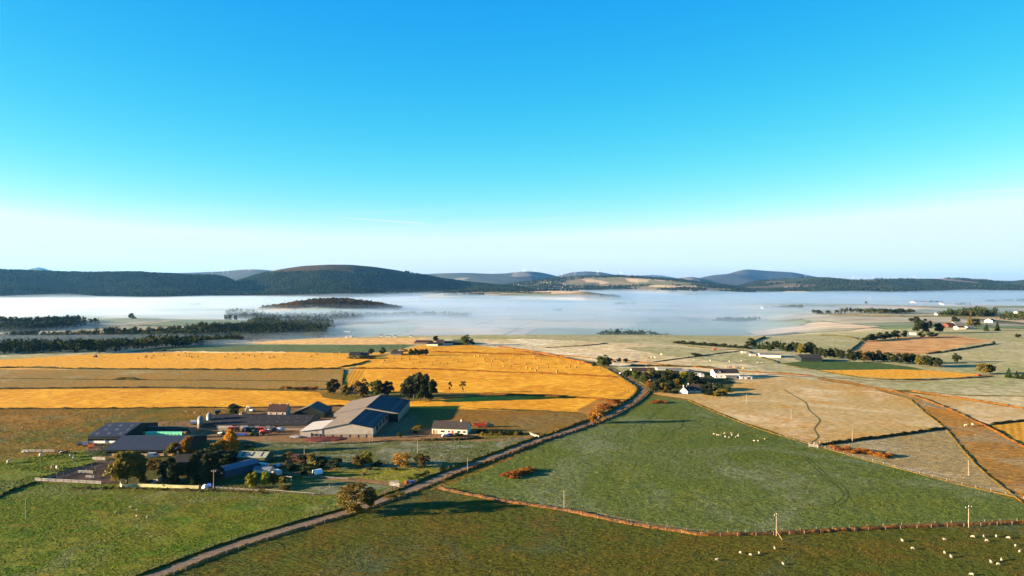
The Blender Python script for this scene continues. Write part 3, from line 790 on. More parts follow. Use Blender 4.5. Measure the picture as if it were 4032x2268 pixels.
def leaf_quads(centres, normals, sizes, rng):
    """one small four-sided leaf clump at each centre"""
    n = len(centres)
    r = rng.normal(size=(n, 3)); r /= np.linalg.norm(r, axis=1, keepdims=True)
    nn = normals * 0.8 + r * 0.9; nn /= np.linalg.norm(nn, axis=1, keepdims=True)
    t = np.cross(nn, rng.normal(size=(n, 3))); t /= np.linalg.norm(t, axis=1, keepdims=True)
    bb = np.cross(nn, t)
    s = sizes[:, None]; asp = rng.uniform(0.6, 1.1, (n, 1))
    p = np.stack([centres - t*s - bb*s*asp*0.6, centres + t*s*0.8 - bb*s*asp, centres + t*s + bb*s*asp*0.7, centres - t*s*0.7 + bb*s*asp], 1)
    return p.reshape(-1, 3)

def unit_sphere(n, rng):
    r = rng.normal(size=(n, 3)); return r / np.linalg.norm(r, axis=1, keepdims=True)

def crown_points(shape, seed):
    """leaf clumps of a tree one unit tall and about one unit wide (scaled later)"""
    rng = np.random.default_rng(seed)
    C, Nn, S = [], [], []
    if shape in ('broad', 'sparse', 'shrub'):
        if shape == 'shrub': nl, z0, zc, rz, rx, lr, per, ls_ = 11, 0.0, 0.42, 0.42, 0.40, (0.16, 0.27), 120, (0.030, 0.055)
        elif shape == 'sparse': nl, z0, zc, rz, rx, lr, per, ls_ = 34, 0.06, 0.52, 0.42, 0.44, (0.08, 0.16), 90, (0.013, 0.028)
        else: nl, z0, zc, rz, rx, lr, per, ls_ = 26, 0.04, 0.50, 0.42, 0.37, (0.11, 0.20), 120, (0.018, 0.042)
        d = unit_sphere(nl, rng); rad = rng.uniform(0.35, 1.0, nl) ** 0.6
        cen = d * rad[:, None] * np.array([rx, rx, rz]) + np.array([0, 0, zc])
        cen[:, 2] = np.maximum(cen[:, 2], z0 + 0.06)
        for k in range(nl):
            r = rng.uniform(*lr); m = int(per * (r / np.mean(lr)) ** 1.6)
            dd = unit_sphere(m, rng); dd[:, 2] = np.where(dd[:, 2] < -0.4, -dd[:, 2], dd[:, 2])
            rr = r * rng.uniform(0.55, 1.08, m)
            C.append(cen[k] + dd * rr[:, None] * np.array([1.05, 1.05, 0.82])); Nn.append(dd); S.append(rng.uniform(*ls_, m))
    elif shape == 'conifer':
        tiers = 15
        for t in range(tiers):
            z = 0.06 + 0.92 * t / tiers; r = 0.46 * (1 - z) ** 0.85 + 0.02
            nb = max(5, int(15 * (1 - z)) + 3)
            for bq in range(nb):
                a = rng.uniform(0, 2 * math.pi); L = r * rng.uniform(0.72, 1.12)
                m = max(4, int(26 * L / 0.46))
                q = rng.uniform(0.15, 1.0, m)
                dr = np.array([math.cos(a), math.sin(a), 0])
                pts = dr * (L * q)[:, None] + np.array([0, 0, z]) + np.stack([np.zeros(m), np.zeros(m), -0.10 * q * L / 0.46 + rng.normal(0, 0.008, m)], 1) + rng.normal(0, 0.012, (m, 3))
                C.append(pts); Nn.append(np.tile(dr * 0.5 + np.array([0, 0, 0.8]), (m, 1))); S.append(rng.uniform(0.016, 0.036, m))
    elif shape == 'pine':
        nl = 9
        for k in range(nl):
            z = rng.uniform(0.62, 0.95) if k > 1 else rng.uniform(0.3, 0.5)
            a = rng.uniform(0, 6.28); rr = rng.uniform(0.05, 0.32) * (1.15 - abs(z - 0.75))
            r = rng.uniform(0.10, 0.17) * (0.7 if k < 2 else 1); m = 130
            dd = unit_sphere(m, rng)
            C.append(np.array([math.cos(a) * rr, math.sin(a) * rr, z]) + dd * (r * rng.uniform(0.6, 1.05, m))[:, None] * np.array([1.2, 1.2, 0.6])); Nn.append(dd); S.append(rng.uniform(0.014, 0.03, m))
    elif shape == 'column':
        m = 1900; z = rng.uniform(0.05, 1.0, m) ** 0.9
        r = 0.30 * np.sin(np.pi * np.clip(z * 0.86 + 0.14, 0, 1)) ** 0.7 * rng.uniform(0.65, 1.12, m) * (1 + 0.25 * np.sin(z * 23 + rng.uniform(0, 6.28)))
        a = rng.uniform(0, 6.28, m)
        C.append(np.stack([r * np.cos(a), r * np.sin(a), z], 1)); Nn.append(np.stack([np.cos(a), np.sin(a), 0.3 + 0 * a], 1)); S.append(rng.uniform(0.018, 0.042, m))
    return np.concatenate(C), np.concatenate(Nn), np.concatenate(S), rng

_crown_cache = {}
def crown_mesh(shape, seed, mat):
    k = (shape, seed, mat)
    if k in _crown_cache: return _crown_cache[k]
    base = next((m for (s, d, q), m in _crown_cache.items() if s == shape and d == seed), None)
    if base is not None:
        me = base.copy(); me.materials.clear()
    else:
        c, n, s, rng = crown_points(shape, seed)
        v = leaf_quads(c, n, s, rng)
        me = bpy.data.meshes.new('crown')
        me.from_pydata(v.tolist(), [], [(4*i, 4*i+1, 4*i+2, 4*i+3) for i in range(len(c))]); me.update()
    me.materials.append(LEAF[mat])
    _crown_cache[k] = me
    return me
_trunk_cache = {}
def trunk_mesh(shape, seed, mat='bark'):
    k = (shape, seed, mat)
    if k in _trunk_cache: return _trunk_cache[k]
    r = random.Random(seed * 7 + 1)
    b = MB()
    top = {'broad': 0.55, 'sparse': 0.6, 'shrub': 0.3, 'conifer': 0.95, 'pine': 0.85, 'column': 0.9}[shape]
    r0 = {'broad': 0.030, 'sparse': 0.030, 'shrub': 0.02, 'conifer': 0.022, 'pine': 0.020, 'column': 0.02}[shape]
    pts = [Vector((0, 0, -0.03))]
    for i in range(1, 5):
        pts.append(Vector((r.uniform(-.018, .018) * i, r.uniform(-.018, .018) * i, top * i / 4)))
    for i in range(4): b.tube(pts[i], pts[i+1], r0 * (1 - i * 0.2), r0 * (1 - (i + 1) * 0.2), 7, caps=(i in (0, 3)))
    if shape in ('broad', 'sparse', 'shrub', 'pine'):
        for i in range(16 if shape == 'sparse' else 8):
            t = r.uniform(0.3, 0.95); s = pts[0].lerp(pts[4], t); a = r.uniform(0, 6.28)
            L = r.uniform(0.18, 0.36)
            m = s + Vector((math.cos(a) * L * 0.55, math.sin(a) * L * 0.55, L * 0.55))
            e = s + Vector((math.cos(a + .2) * L * 1.0, math.sin(a + .2) * L * 1.0, L * r.uniform(0.7, 1.05)))
            b.tube(s, m, r0 * 0.5, r0 * 0.32, 5, caps=False); b.tube(m, e, r0 * 0.32, r0 * 0.1, 5)
            if shape == 'sparse':
                for q in range(2):
                    f = m + Vector((r.uniform(-.13, .13), r.uniform(-.13, .13), r.uniform(0.04, .18)))
                    b.tube(m, f, r0 * 0.2, r0 * 0.07, 4)
    me = b.mesh('trunk', M[mat], smooth=True)
    _trunk_cache[k] = me
    return me

SHAPE = {'B': ('broad', 'green'), 'D': ('broad', 'dark'), 'O': ('broad', 'olive'), 'W': ('broad', 'brown'), 'Y': ('column', 'yellow'), 'L': ('broad', 'lime'), 'G': ('broad', 'orange'),
         'C': ('conifer', 'conifer'), 'K': ('column', 'dark'), 'P': ('pine', 'dark'), 'S': ('shrub', 'dark'), 'T': ('shrub', 'olive'), 'V': ('shrub', 'brown'), 'X': ('shrub', 'rust'), 'Q': ('shrub', 'lime'), 'A': ('shrub', 'orange'), 'Z': ('shrub', 'yellow'), 'N': ('sparse', 'brown'), 'M': ('sparse', 'orange'), 'J': ('shrub', 'green')}
_tn = [0]
def tree_at(p, kind, h, w, label, group=None, cat=None, bark='bark', rz=None):
    shape, mat = SHAPE[kind]
    _tn[0] += 1
    seed = {'broad': 1 + _tn[0] % 5, 'column': 20 + _tn[0] % 2, 'conifer': 30 + _tn[0] % 3, 'pine': 40 + _tn[0] % 2, 'shrub': 50 + _tn[0] % 4, 'sparse': 60 + _tn[0] % 2}[shape]
    nm = {'broad': 'broadleaf_tree', 'column': 'columnar_tree', 'conifer': 'conifer_tree', 'pine': 'pine_tree', 'shrub': 'shrub', 'sparse': 'roadside_tree'}[shape]
    wid = w / (0.62 if shape == 'column' else 0.92 if shape in ('shrub', 'conifer') else 1.0)
    root = empty(nm, p, rnd.uniform(0, 6.28) if rz is None else rz, label, cat or ('shrub' if shape == 'shrub' else 'tree'), group)
    root.scale = (wid, wid, h)
    link_mesh('trunk', trunk_mesh(shape, seed, bark), root)
    link_mesh('crown', crown_mesh(shape, seed, mat), root)
    return root
def tree(kind, u, v, hpx, wpx, label, group=None, **kw):
    p = G(u, v)
    k = mpp(p)
    return tree_at((p.x, p.y, p.z - 0.1), kind, hpx * k * 1.04, wpx * k, label, group, **kw)

# the farm's trees, bases and sizes read in photograph pixels
tree('O', 498, 1908, 138, 150, 'broad olive tree turning brown beside the muddy stock pens')
tree('V', 600, 1848, 42, 64, 'brown garden shrub between the slate cottage and the olive tree')
tree('O', 690, 1802, 62, 76, 'olive tree in front of the long open-fronted cattle shed')
tree('G', 738, 1800, 78, 62, 'orange-topped autumn tree at the gable of the cattle shed')
tree('D', 694, 1905, 108, 104, 'dark broad evergreen on the lawn beside the slate cottage')
tree('K', 762, 1898, 104, 50, 'dark columnar conifer shading the cottage garden', 'dark conifers in the farm garden')
tree('K', 806, 1900, 104, 56, 'dark columnar conifer shading the cottage garden', 'dark conifers in the farm garden')
tree('K', 845, 1893, 92, 54, 'dark columnar conifer shading the cottage garden', 'dark conifers in the farm garden')
tree('D', 782, 1862, 84, 80, 'dark tree crown right behind the cottage garden conifers')
tree('C', 759, 1914, 48, 44, 'small bright green conifer beside the cream garden wall')
tree('Y', 908, 1786, 92, 56, 'golden yellow slender tree at the edge of the yard')
tree('V', 862, 1790, 66, 56, 'brown shrubby tree next to the golden yellow tree')
tree('S', 828, 1815, 56, 96, 'dark wide shrub below the brown shrubby tree')
tree('S', 905, 1815, 40, 90, 'dark shrub at the foot of the golden yellow tree')
tree('L', 992, 1923, 66, 56, 'yellow-green lime tree at the paddock rail fence, fuller of two')
tree('L', 1046, 1921, 68, 42, 'yellow-green slim tree beside the fuller lime tree')
tree('O', 1078, 1916, 54, 42, 'olive small tree between the slim lime tree and the paddock sign')
tree('O', 546, 1898, 104, 92, 'olive tree with paler crown leaning over the lawn beside the stock pens tree')
tree('T', 640, 1852, 36, 52, 'olive shrub under the slate cottage gable')
tree('D', 655, 1892, 78, 66, 'dark green tree filling the lawn edge before the slate cottage')
tree('S', 885, 1850, 42, 62, 'dark shrub behind the blue metal shed')
tree('T', 1112, 1902, 28, 40, 'olive shrub beside the timber board')
tree('S', 1150, 1852, 30, 44, 'dark shrub between the white van and the ark hut')
tree('V', 1120, 1928, 18, 40, 'brown shrub at the start of the picket fence')
tree('T', 575, 1906, 30, 44, 'olive shrub behind the cream wall panels')
tree('J', 648, 1916, 24, 26, 'small green sapling bush behind the cream wall')
tree('Z', 988, 1785, 24, 26, 'small yellow bush above the green shed roof')
tree('T', 1040, 1788, 20, 40, 'low olive bush behind the green shed')
tree('V', 1155, 1806, 28, 70, 'brown bush row behind the rust-red shed')
tree('S', 1192, 1832, 46, 46, 'dark bush beside the rust-red shed')
tree('T', 1232, 1838, 54, 46, 'olive bush with pale stem above the white ark hut')
tree('S', 1266, 1838, 44, 44, 'dark bush next to the olive bush with pale stem')
tree('C', 1198, 1869, 48, 34, 'dark small conifer beside the white ark hut')
tree('S', 1318, 1840, 38, 62, 'dark wide bush in the frosty paddock hedge')
tree('O', 1412, 1840, 52, 62, 'olive hedge tree in the frosty paddock, lower of a pair')
tree('L', 1446, 1836, 60, 52, 'yellow-green hedge tree in the frosty paddock, taller of a pair')
tree('S', 1486, 1838, 26, 34, 'small dark bush next to the yellow-green hedge tree')
tree('M', 1585, 1840, 58, 84, 'orange spreading thorn tree in the bright paddock hedge')
tree('N', 1662, 1840, 54, 72, 'brown-olive spreading thorn beside the orange thorn tree')
tree('V', 1452, 1850, 12, 24, 'low brown tussock bush under the hedge trees')
tree('V', 1552, 1850, 12, 26, 'low brown bush below the orange thorn tree')
tree('N', 1400, 2020, 112, 182, 'large round half-bare roadside tree overhanging the lane', bark='bark_pale')
tree('O', 1452, 2000, 84, 84, 'olive leafy tree pressed against the half-bare roadside tree')
tree('T', 1540, 1962, 16, 46, 'low olive verge bush along the lane past the roadside tree')
tree('T', 1575, 1950, 18, 40, 'olive verge bush nearer the farm sign on the lane')
for i, (u, v, h) in enumerate([(1615, 1892, 18), (1640, 1884, 20), (1662, 1877, 17), (1678, 1870, 19), (1735, 1852, 17)]):
    tree('J', u, v, h, 26, 'small dark green hedge plant along the bright paddock fence', 'young hedge plants by the lane')
tree('D', 923, 1637, 48, 62, 'round dark green tree standing behind the long byre')
tree('D', 1312, 1551, 60, 60, 'round dark tree with lit foot, at the end of the clump by the golden field')
tree('L', 1298, 1552, 30, 38, 'yellow-green bush at the foot of the round dark tree')
tree('O', 1362, 1563, 48, 46, 'olive tree beside the ruined gable behind the big shed')
tree('W', 1424, 1566, 76, 72, 'brown-leaved large tree behind the big shed')
tree('B', 1480, 1566, 72, 66, 'green large tree behind the big shed roof')
tree('D', 1526, 1563, 64, 56, 'dark tree at the end of the clump behind the big shed roof')
for u, v, h, w in [(1606, 1580, 92, 66), (1652, 1582, 110, 70), (1694, 1580, 102, 62), (1630, 1570, 96, 70), (1672, 1572, 100, 66)]:
    tree('D', u, v, h, w, 'tall dark tree in the dense clump beside the two lone pines', 'dense dark clump by the pines')
tree('P', 1771, 1549, 45, 26, 'slim lone pine with bare trunk, narrower of two')
tree('P', 1822, 1549, 46, 36, 'lone pine with bare trunk and wider flat crown')
for i in range(9):
    tree('X' if i % 3 else 'V', 1112 + i * 16, 1533 + (i % 2) * 2, 13, 24, 'low rusty gorse bush in the row beside the golden stubble', 'gorse row by the stubble')
tree('M', 2357, 1668, 66, 60, 'leaning pale-trunked roadside tree with sparse orange leaves', bark='bark_pale')
tree('M', 2331, 1666, 46, 40, 'thin bare tree beside the leaning roadside tree', bark='bark_pale')
tree('X', 2380, 1610, 22, 60, 'dark rusty gorse mound above the lane bank')
tree('X', 2345, 1628, 20, 54, 'orange gorse mound on the lane bank by the leaning tree')
tree('X', 2420, 1588, 18, 54, 'rusty gorse patch at the corner of the golden field')
for i, (u, w, k) in enumerate([(1899, 18, 'Q'), (1936, 16, 'T'), (1972, 18, 'T'), (2032, 16, 'Q')]):
    tree(k, u, 1714, 16, w, 'clipped round garden shrub beside the pink-walled cottage', 'garden shrubs by the cottage')
for i in range(12):
    tree('S', 1884 + i * 15, 1704 + i * 0.6, 15, 24, 'dark hedge shrub in the row beyond the clipped round shrubs', 'dark garden hedge by the cottage')
tree('T', 1640, 1704, 30, 46, 'scrubby bush in the shade of the big shed')
tree('J', 1574, 1722, 22, 18, 'small tree in the shaded strip by the big shed corner')
tree('S', 1800, 1718, 16, 40, 'dark clipped bush in front of the pink-walled cottage')
# bracken islands in the green field
for u, v, h, w in [(2000, 1877, 20, 50), (2030, 1872, 24, 60), (2062, 1862, 20, 52), (2090, 1854, 18, 44), (2020, 1882, 16, 40)]:
    tree('X', u, v, h, w, 'rusty bracken clump on the long mound in the big green field', 'bracken mound in the green field')
for u, v, h, w in [(2575, 1588, 12, 36), (2598, 1586, 13, 36), (2614, 1588, 10, 28)]:
    tree('X', u, v, h, w, 'rusty bracken clump on the small mound by the lane bend', 'bracken mound by the lane bend')
for i in range(14):
    t = i / 13
    tree('X', 3290 + 205 * t + rnd.uniform(-8, 8), 1772 + 24 * t + rnd.uniform(-6, 8), 14, 44, 'orange bracken clump on the mound along the pasture fence', 'bracken mound by the pasture gate')
# the hamlet at the lane bend
for k, u, v, h, w, lab in [
 ('B', 2376, 1444, 48, 62, 'tall green tree clump at the top of the golden field'), ('O', 2398, 1443, 36, 34, 'olive tree leaning on the clump atop the golden field'),
 ('J', 2337, 1441, 18, 16, 'small round bush at the corner of the golden field'), ('J', 2419, 1427, 9, 15, 'lowest of three round bushes along the frosted field'),
 ('D', 2437, 1427, 17, 24, 'round clipped tree beside the lowest bush on the frosted field'), ('D', 2464, 1426, 16, 23, 'round clipped tree at the far end of three on the frosted field'),
 ('B', 2508, 1502, 46, 52, 'leafy green tree at the hamlet lane'), ('B', 2464, 1490, 32, 28, 'slim green tree at the hamlet entrance'),
 ('B', 2540, 1506, 42, 46, 'green tree next to the leafy one at the hamlet lane'), ('D', 2620, 1510, 46, 60, 'dark wide tree in the middle of the hamlet'),
 ('D', 2660, 1506, 42, 48, 'dark tree in front of the grey hamlet sheds'), ('L', 2690, 1500, 38, 46, 'lime-green tree beside the grey hamlet sheds'),
 ('G', 2558, 1526, 30, 30, 'orange garden tree beside the stone house'), ('D', 2576, 1546, 46, 52, 'dark garden tree at the lane bend'),
 ('O', 2612, 1549, 40, 46, 'olive garden tree between lane bend and white bungalow'), ('D', 2640, 1540, 44, 44, 'dark garden tree behind the white bungalow gable'),
 ('O', 2668, 1522, 34, 38, 'olive tree behind the white bungalow'), ('D', 2730, 1512, 34, 60, 'dark tree belt piece beside the white bungalow chimney'),
 ('D', 2795, 1532, 26, 56, 'dark hedge tree at the white bungalow garden end'), ('S', 2830, 1538, 28, 54, 'dark shrub at the far end of the bungalow garden'),
 ('T', 2852, 1554, 28, 56, 'olive shrub with lit side at the bungalow garden corner'), ('S', 2790, 1557, 20, 50, 'low dark shrub along the bungalow garden fence'),
 ('T', 2822, 1560, 22, 40, 'olive low shrub along the bungalow garden fence'), ('S', 2742, 1402, 13, 42, 'oval dark thicket alone in the frosted field'),
 ('D', 2600, 1530, 40, 46, 'dark tree in front of the stone house garden'), ('D', 2700, 1530, 30, 46, 'dark tree between the bungalow gable and its chimney'), ('B', 2640, 1490, 34, 44, 'green tree below the plain grey shed'), ('D', 2730, 1495, 30, 48, 'dark tree below the dark-gabled shed'), ('S', 2766, 1512, 22, 46, 'dark hedge mass towards the static caravan'), ('O', 2555, 1490, 34, 36, 'olive tree beside the stone house gable'),
 ('D', 2480, 1476, 22, 36, 'dark tree beside the brown-roofed hamlet house'), ('D', 2590, 1500, 40, 44, 'dark tree behind the stone house')]:
    tree(k, u, v, h, w, lab)
# the two steadings on the golden hill
for k, u, v, h, w, lab in [
 ('D', 1462, 1396, 24, 26, 'dark tree beside the long black-roofed steading'), ('D', 1506, 1396, 28, 32, 'dark round tree between steading and cottage row'),
 ('J', 1425, 1412, 15, 44, 'green shrub at the steading gable'), ('T', 1385, 1412, 12, 36, 'olive scrub before the steading'), ('S', 1460, 1412, 14, 36, 'dark scrub at the steading track'),
 ('A', 1555, 1384, 10, 30, 'orange hedge tree behind the cottage row'), ('A', 1590, 1384, 11, 30, 'orange hedge tree at the cottage row end'),
 ('D', 1718, 1347, 24, 28, 'dark tree at the hilltop farmhouse'), ('B', 1832, 1360, 44, 46, 'large green tree standing over the hilltop farm'), ('J', 1860, 1359, 24, 26, 'smaller green bush beside the large hilltop tree'),
 ('S', 648, 1387, 13, 11, 'lone small bush on the edge of the kale field')]:
    tree(k, u, v, h, w, lab)
for u in (1618, 1634, 1650, 1664, 1678):
    tree('D', u, 1400, 27, 22, 'dark tree in the short row sheltering the cottage row', 'trees sheltering the cottage row')
# shelterbelt across the frosted fields
belt = [(2952, 1374), (2990, 1378), (3030, 1382), (3075, 1386), (3120, 1392), (3170, 1400), (3220, 1410), (3270, 1418), (3320, 1424), (3380, 1428), (3440, 1431), (3500, 1434), (3560, 1438), (3620, 1443), (3670, 1448), (3705, 1453)]
r2 = random.Random(5)
for i in range(len(belt) - 1):
    for j in range(3):
        t = (j + r2.uniform(-.2, .2)) / 3
        u = belt[i][0] + (belt[i+1][0] - belt[i][0]) * t; v = belt[i][1] + (belt[i+1][1] - belt[i][1]) * t
        k = r2.choice('CCDD') if i < 4 else r2.choice('DDDO')
        tree(k, u, v - r2.uniform(0, 10), r2.uniform(30, 36) if i < 4 else r2.uniform(34, 48), r2.uniform(30, 46) if k != 'C' else 22, {'C': 'dark conifer in the long shelterbelt past the poultry shed', 'D': 'dark broadleaf tree in the long shelterbelt past the poultry shed', 'O': 'olive-tinted tree in the long shelterbelt past the poultry shed'}[k], 'shelterbelt by the poultry shed')
for i in range(22):      # lower hedge of thorn running on from the belt
    t = i / 21
    tree('S', 2660 + 290 * t, 1352 + 22 * t, 9 + 3 * (i % 3), 24, 'dark thorn bush in the hedge running up to the shelterbelt', 'thorn hedge before the shelterbelt')
for k, u, v, h, w, lab in [
 ('D', 3768, 1427, 38, 40, 'lone round tree in the frosted green field'), ('O', 3866, 1473, 44, 56, 'big olive copse tree by the red car on the track'), ('O', 3900, 1472, 38, 44, 'second olive copse tree by the red car on the track'),
 ('C', 3972, 1487, 40, 34, 'young conifer by the field track, tallest of the plantation'), ('C', 4003, 1490, 32, 30, 'middle young conifer by the field track'), ('C', 4028, 1492, 28, 30, 'short young conifer at the plantation end'),
 ('D', 3525, 1333, 34, 40, 'dark tree beside the russet scrub field'), ('Z', 3537, 1332, 18, 16, 'small yellow tree beside the russet scrub field'), ('D', 3560, 1330, 30, 36, 'dark tree next to the white scrubside cottage'),
 ('D', 3612, 1312, 62, 46, 'tall dark pine-like tree at the wooded farm, tallest of the clump'), ('D', 3648, 1312, 58, 46, 'tall dark tree second in the wooded farm clump'), ('D', 3698, 1312, 40, 46, 'lower dark tree in front of the wooded farm'),
 ('S', 3590, 1266, 15, 30, 'dark bush behind the wooded farm clump'), ('B', 3630, 1330, 26, 30, 'green tree at the foot of the wooded farm clump'), ('D', 3670, 1328, 20, 50, 'dark hedge mass before the wooded farm'),
 ('O', 3822, 1291, 44, 30, 'olive tall tree behind the red-doored barn'), ('O', 3846, 1291, 40, 26, 'olive tree paired behind the red-doored barn'), ('C', 3883, 1303, 36, 24, 'dark conifer alone past the red-doored barn'), ('C', 3927, 1302, 40, 24, 'dark conifer before the white gabled cottage'),
 ('D', 3760, 1278, 30, 40, 'dark tree behind the wooded farm roofs'), ('D', 4008, 1330, 17, 24, 'round dark tree alone in the green strip field'), ('S', 3912, 1352, 10, 12, 'small bush at the scrub field corner')]:
    tree(k, u, v, h, w, lab)
for i in range(9):
    tree('D' if i % 2 else 'S', 3410 + i * 11, 1344 - i * 1.2, 20 + 5 * (i % 3), 28, 'dark hedge tree in the row beside the russet scrub', 'hedge trees by the russet scrub')
# ---------------------------------------------------------------- woods that read as one mass
M['wood'] = None
def wood_mat(name, c1, c2, c3):
    m = bpy.data.materials.new(name)
    nt, ns, ls, b = nodes_of(m)
    at = ns.new('ShaderNodeAttribute'); at.attribute_name = 'tint'
    col = mixc(nt, ramp(nt, at.outputs['Fac'], 0.1, 0.75), c1, c2)
    col = mixc(nt, ramp(nt, at.outputs['Fac'], 0.88, 0.98), col, c3)
    blk = noise(nt, coords(nt, (1, 0.6, 1), 0.4), 0.0045, 3, 0.6, 0.5)
    col = mixc(nt, 1.0, col, mixc(nt, ramp(nt, blk, 0.42, 0.58), (0.7, 0.75, 0.8), (1.3, 1.25, 1.1)), 'MULTIPLY')
    ls.new(col, b.inputs['Base Color'])
    b.inputs['Roughness'].default_value = 1.0; b.inputs['Specular IOR Level'].default_value = 0.0
    return m
M['wood'] = wood_mat('wood', (0.013, 0.020, 0.007), (0.028, 0.034, 0.010), (0.05, 0.042, 0.011))
M['wood_hill'] = wood_mat('wood_hill', (0.009, 0.014, 0.006), (0.014, 0.020, 0.008), (0.026, 0.026, 0.010))
M['wood_autumn'] = wood_mat('wood_autumn', (0.030, 0.028, 0.007), (0.085, 0.050, 0.010), (0.16, 0.065, 0.010))

def tmpl_cone(rng):
    n = 5; v = []; f = []
    for z0, z1, r in ((0.05, 0.7, 0.5), (0.4, 1.0, 0.32)):
        b = len(v)
        for i in range(n):
            a = 6.283 * i / n + rng.uniform(-.3, .3); v.append((r * rng.uniform(.75, 1.2) * math.cos(a), r * rng.uniform(.75, 1.2) * math.sin(a), z0 + rng.uniform(-.05, .05)))
        v.append((0, 0, z1)); f += [(b+i, b+(i+1) % n, b+n) for i in range(n)]
    return np.array(v), np.array(f)
def tmpl_blob(rng):
    bm = bmesh.new(); bmesh.ops.create_icosphere(bm, subdivisions=1, radius=0.5)
    v = np.array([q.co[:] for q in bm.verts]); f = np.array([[q.index for q in p.verts] for p in bm.faces]); bm.free()
    v = v * (1 + rng.uniform(-0.28, 0.28, (len(v), 1))); v[:, 2] = v[:, 2] * 0.85 + 0.55
    return v, f
def tmpl_leafy(rng, n=120):
    d = unit_sphere(n, rng); d[:, 2] = np.where(d[:, 2] < -0.3, -d[:, 2], d[:, 2])
    k = rng.integers(0, 7, n); lob = unit_sphere(7, rng) * 0.24
    c = lob[k] + d * rng.uniform(0.16, 0.30, (n, 1)); c[:, 2] = c[:, 2] * 1.1 + 0.50
    s = rng.uniform(0.06, 0.12, n)
    p = leaf_quads(c, d, s, rng)
    q = np.arange(n) * 4
    f = np.concatenate([np.stack([q, q+1, q+2], 1), np.stack([q, q+2, q+3], 1)])
    return p, f
def forest_mesh(name, pts, hs, ws, kinds, mat, seed=1, leafy=0):
    """pts (n,3); kinds 0 conifer, 1 broadleaf"""
    rng = np.random.default_rng(seed)
    T_ = [[tmpl_cone(rng) for i in range(5)], [(tmpl_leafy(rng, leafy) if leafy else tmpl_blob(rng)) for i in range(6)]]
    if leafy:
        T_[0] = []
        for i in range(3):
            c, n_, s, rg = crown_points('conifer', 300 + i)
            pick = rg.choice(len(c), leafy, replace=False)
            p = leaf_quads(c[pick], n_[pick], s[pick] * 2.8, rg); q = np.arange(leafy) * 4
            T_[0].append((p, np.concatenate([np.stack([q, q+1, q+2], 1), np.stack([q, q+2, q+3], 1)])))
    V, F, A = [], [], []; off = 0
    ti = rng.integers(0, 1000, len(pts)); ang = rng.uniform(0, 6.283, len(pts)); tint = rng.uniform(0, 1, len(pts))
    for i, p in enumerate(pts):
        ts = T_[int(kinds[i])]; v, f = ts[ti[i] % len(ts)]
        c, s = math.cos(ang[i]), math.sin(ang[i])
        w = ws[i]
        V.append(np.stack([(v[:, 0]*c - v[:, 1]*s) * w + p[0], (v[:, 0]*s + v[:, 1]*c) * w + p[1], v[:, 2] * hs[i] + p[2]], 1))
        F.append(f + off); A.append(np.full(len(v), tint[i])); off += len(v)
    V = np.concatenate(V); F = np.concatenate(F); A = np.concatenate(A)
    me = bpy.data.meshes.new(name)
    me.vertices.add(len(V)); me.vertices.foreach_set('co', V.ravel().astype(np.float32))
    me.loops.add(len(F) * 3); me.loops.foreach_set('vertex_index', F.ravel().astype(np.int32))
    me.polygons.add(len(F)); me.polygons.foreach_set('loop_start', np.arange(0, len(F) * 3, 3, dtype=np.int32))
    me.update(calc_edges=True)
    at = me.attributes.new('tint', 'FLOAT', 'POINT'); at.data.foreach_set('value', A.astype(np.float32))
    me.materials.append(M[mat])
    return me

def hill_forest(name, hl, n, h, keep, seed, label, mat='wood_hill', conifer=0.6):
    X, Y, Z, TT = hl
    rng = np.random.default_rng(seed)
    n1, n2 = Z.shape
    fj = rng.uniform(0.01, n1 - 1.01, n * 3); fi = rng.uniform(0, n2 - 1.01, n * 3)
    j = fj.astype(int); i = fi.astype(int); a = fj - j; b = fi - i
    def lerp(Q): return (Q[j, i]*(1-a)*(1-b) + Q[j+1, i]*a*(1-b) + Q[j, i+1]*(1-a)*b + Q[j+1, i+1]*a*b)
    x, y, z, t = lerp(X), lerp(Y), lerp(Z), lerp(TT)
    ok = (t > -0.97) & (t < 0.10) & keep(x, y, z, t, rng)
    x, y, z = x[ok][:n], y[ok][:n], z[ok][:n]
    m = len(x)
    hs = h * rng.uniform(0.75, 1.25, m); kd = (rng.uniform(0, 1, m) > conifer).astype(int)
    ws = hs * np.where(kd == 0, 0.62, 0.95)
    me = forest_mesh(name, np.stack([x, y, z - 0.6], 1), hs, ws, kd, mat, seed)
    o = link_mesh(name, me); tag(o, label, 'forest', kind='stuff')
    return o
def keep_big(x, y, z, t, rng):
    g = fbm(x / 420.0, y / 420.0, 77, 4)
    top = z > 185 + 60 * g
    glade = fbm(x / 260.0, y / 420.0, 79, 3) > 0.42
    return (~top | (rng.uniform(0, 1, len(x)) < 0.01) & (t < -0.25)) & ~glade
hill_forest('forest', h_big, 24000, 16, keep_big, 3, 'dark forest covering the slopes of the heather-topped hill', conifer=0.55)
hill_forest('forest', h_left, 15000, 16, lambda x, y, z, t, r: fbm(x / 300.0, y / 300.0, 81, 3) < 0.5, 4, 'dark forest on the long low ridge beside the heather hill', conifer=0.7)
hill_forest('forest', h_mid, 6500, 22, lambda x, y, z, t, r: ((fbm(x / 600.0, y / 500.0, 83, 3) > 0.12) | (t > -0.22) & (t < -0.03)), 5, 'dark plantations on the farmed ridge carrying the wind turbines', conifer=0.8)
hill_forest('forest', h_right, 7000, 22, lambda x, y, z, t, r: fbm(x / 700.0, y / 600.0, 85, 3) > 0.02, 6, 'blue-green plantations along the far ridge past the moorland mountain', conifer=0.8)
hill_forest('forest', h_foot, 1500, 16, lambda x, y, z, t, r: fbm(x / 380.0, y / 220.0, 87, 3) > 0.28, 7, 'wood strips on the low farmed rise above the mist', conifer=0.5)

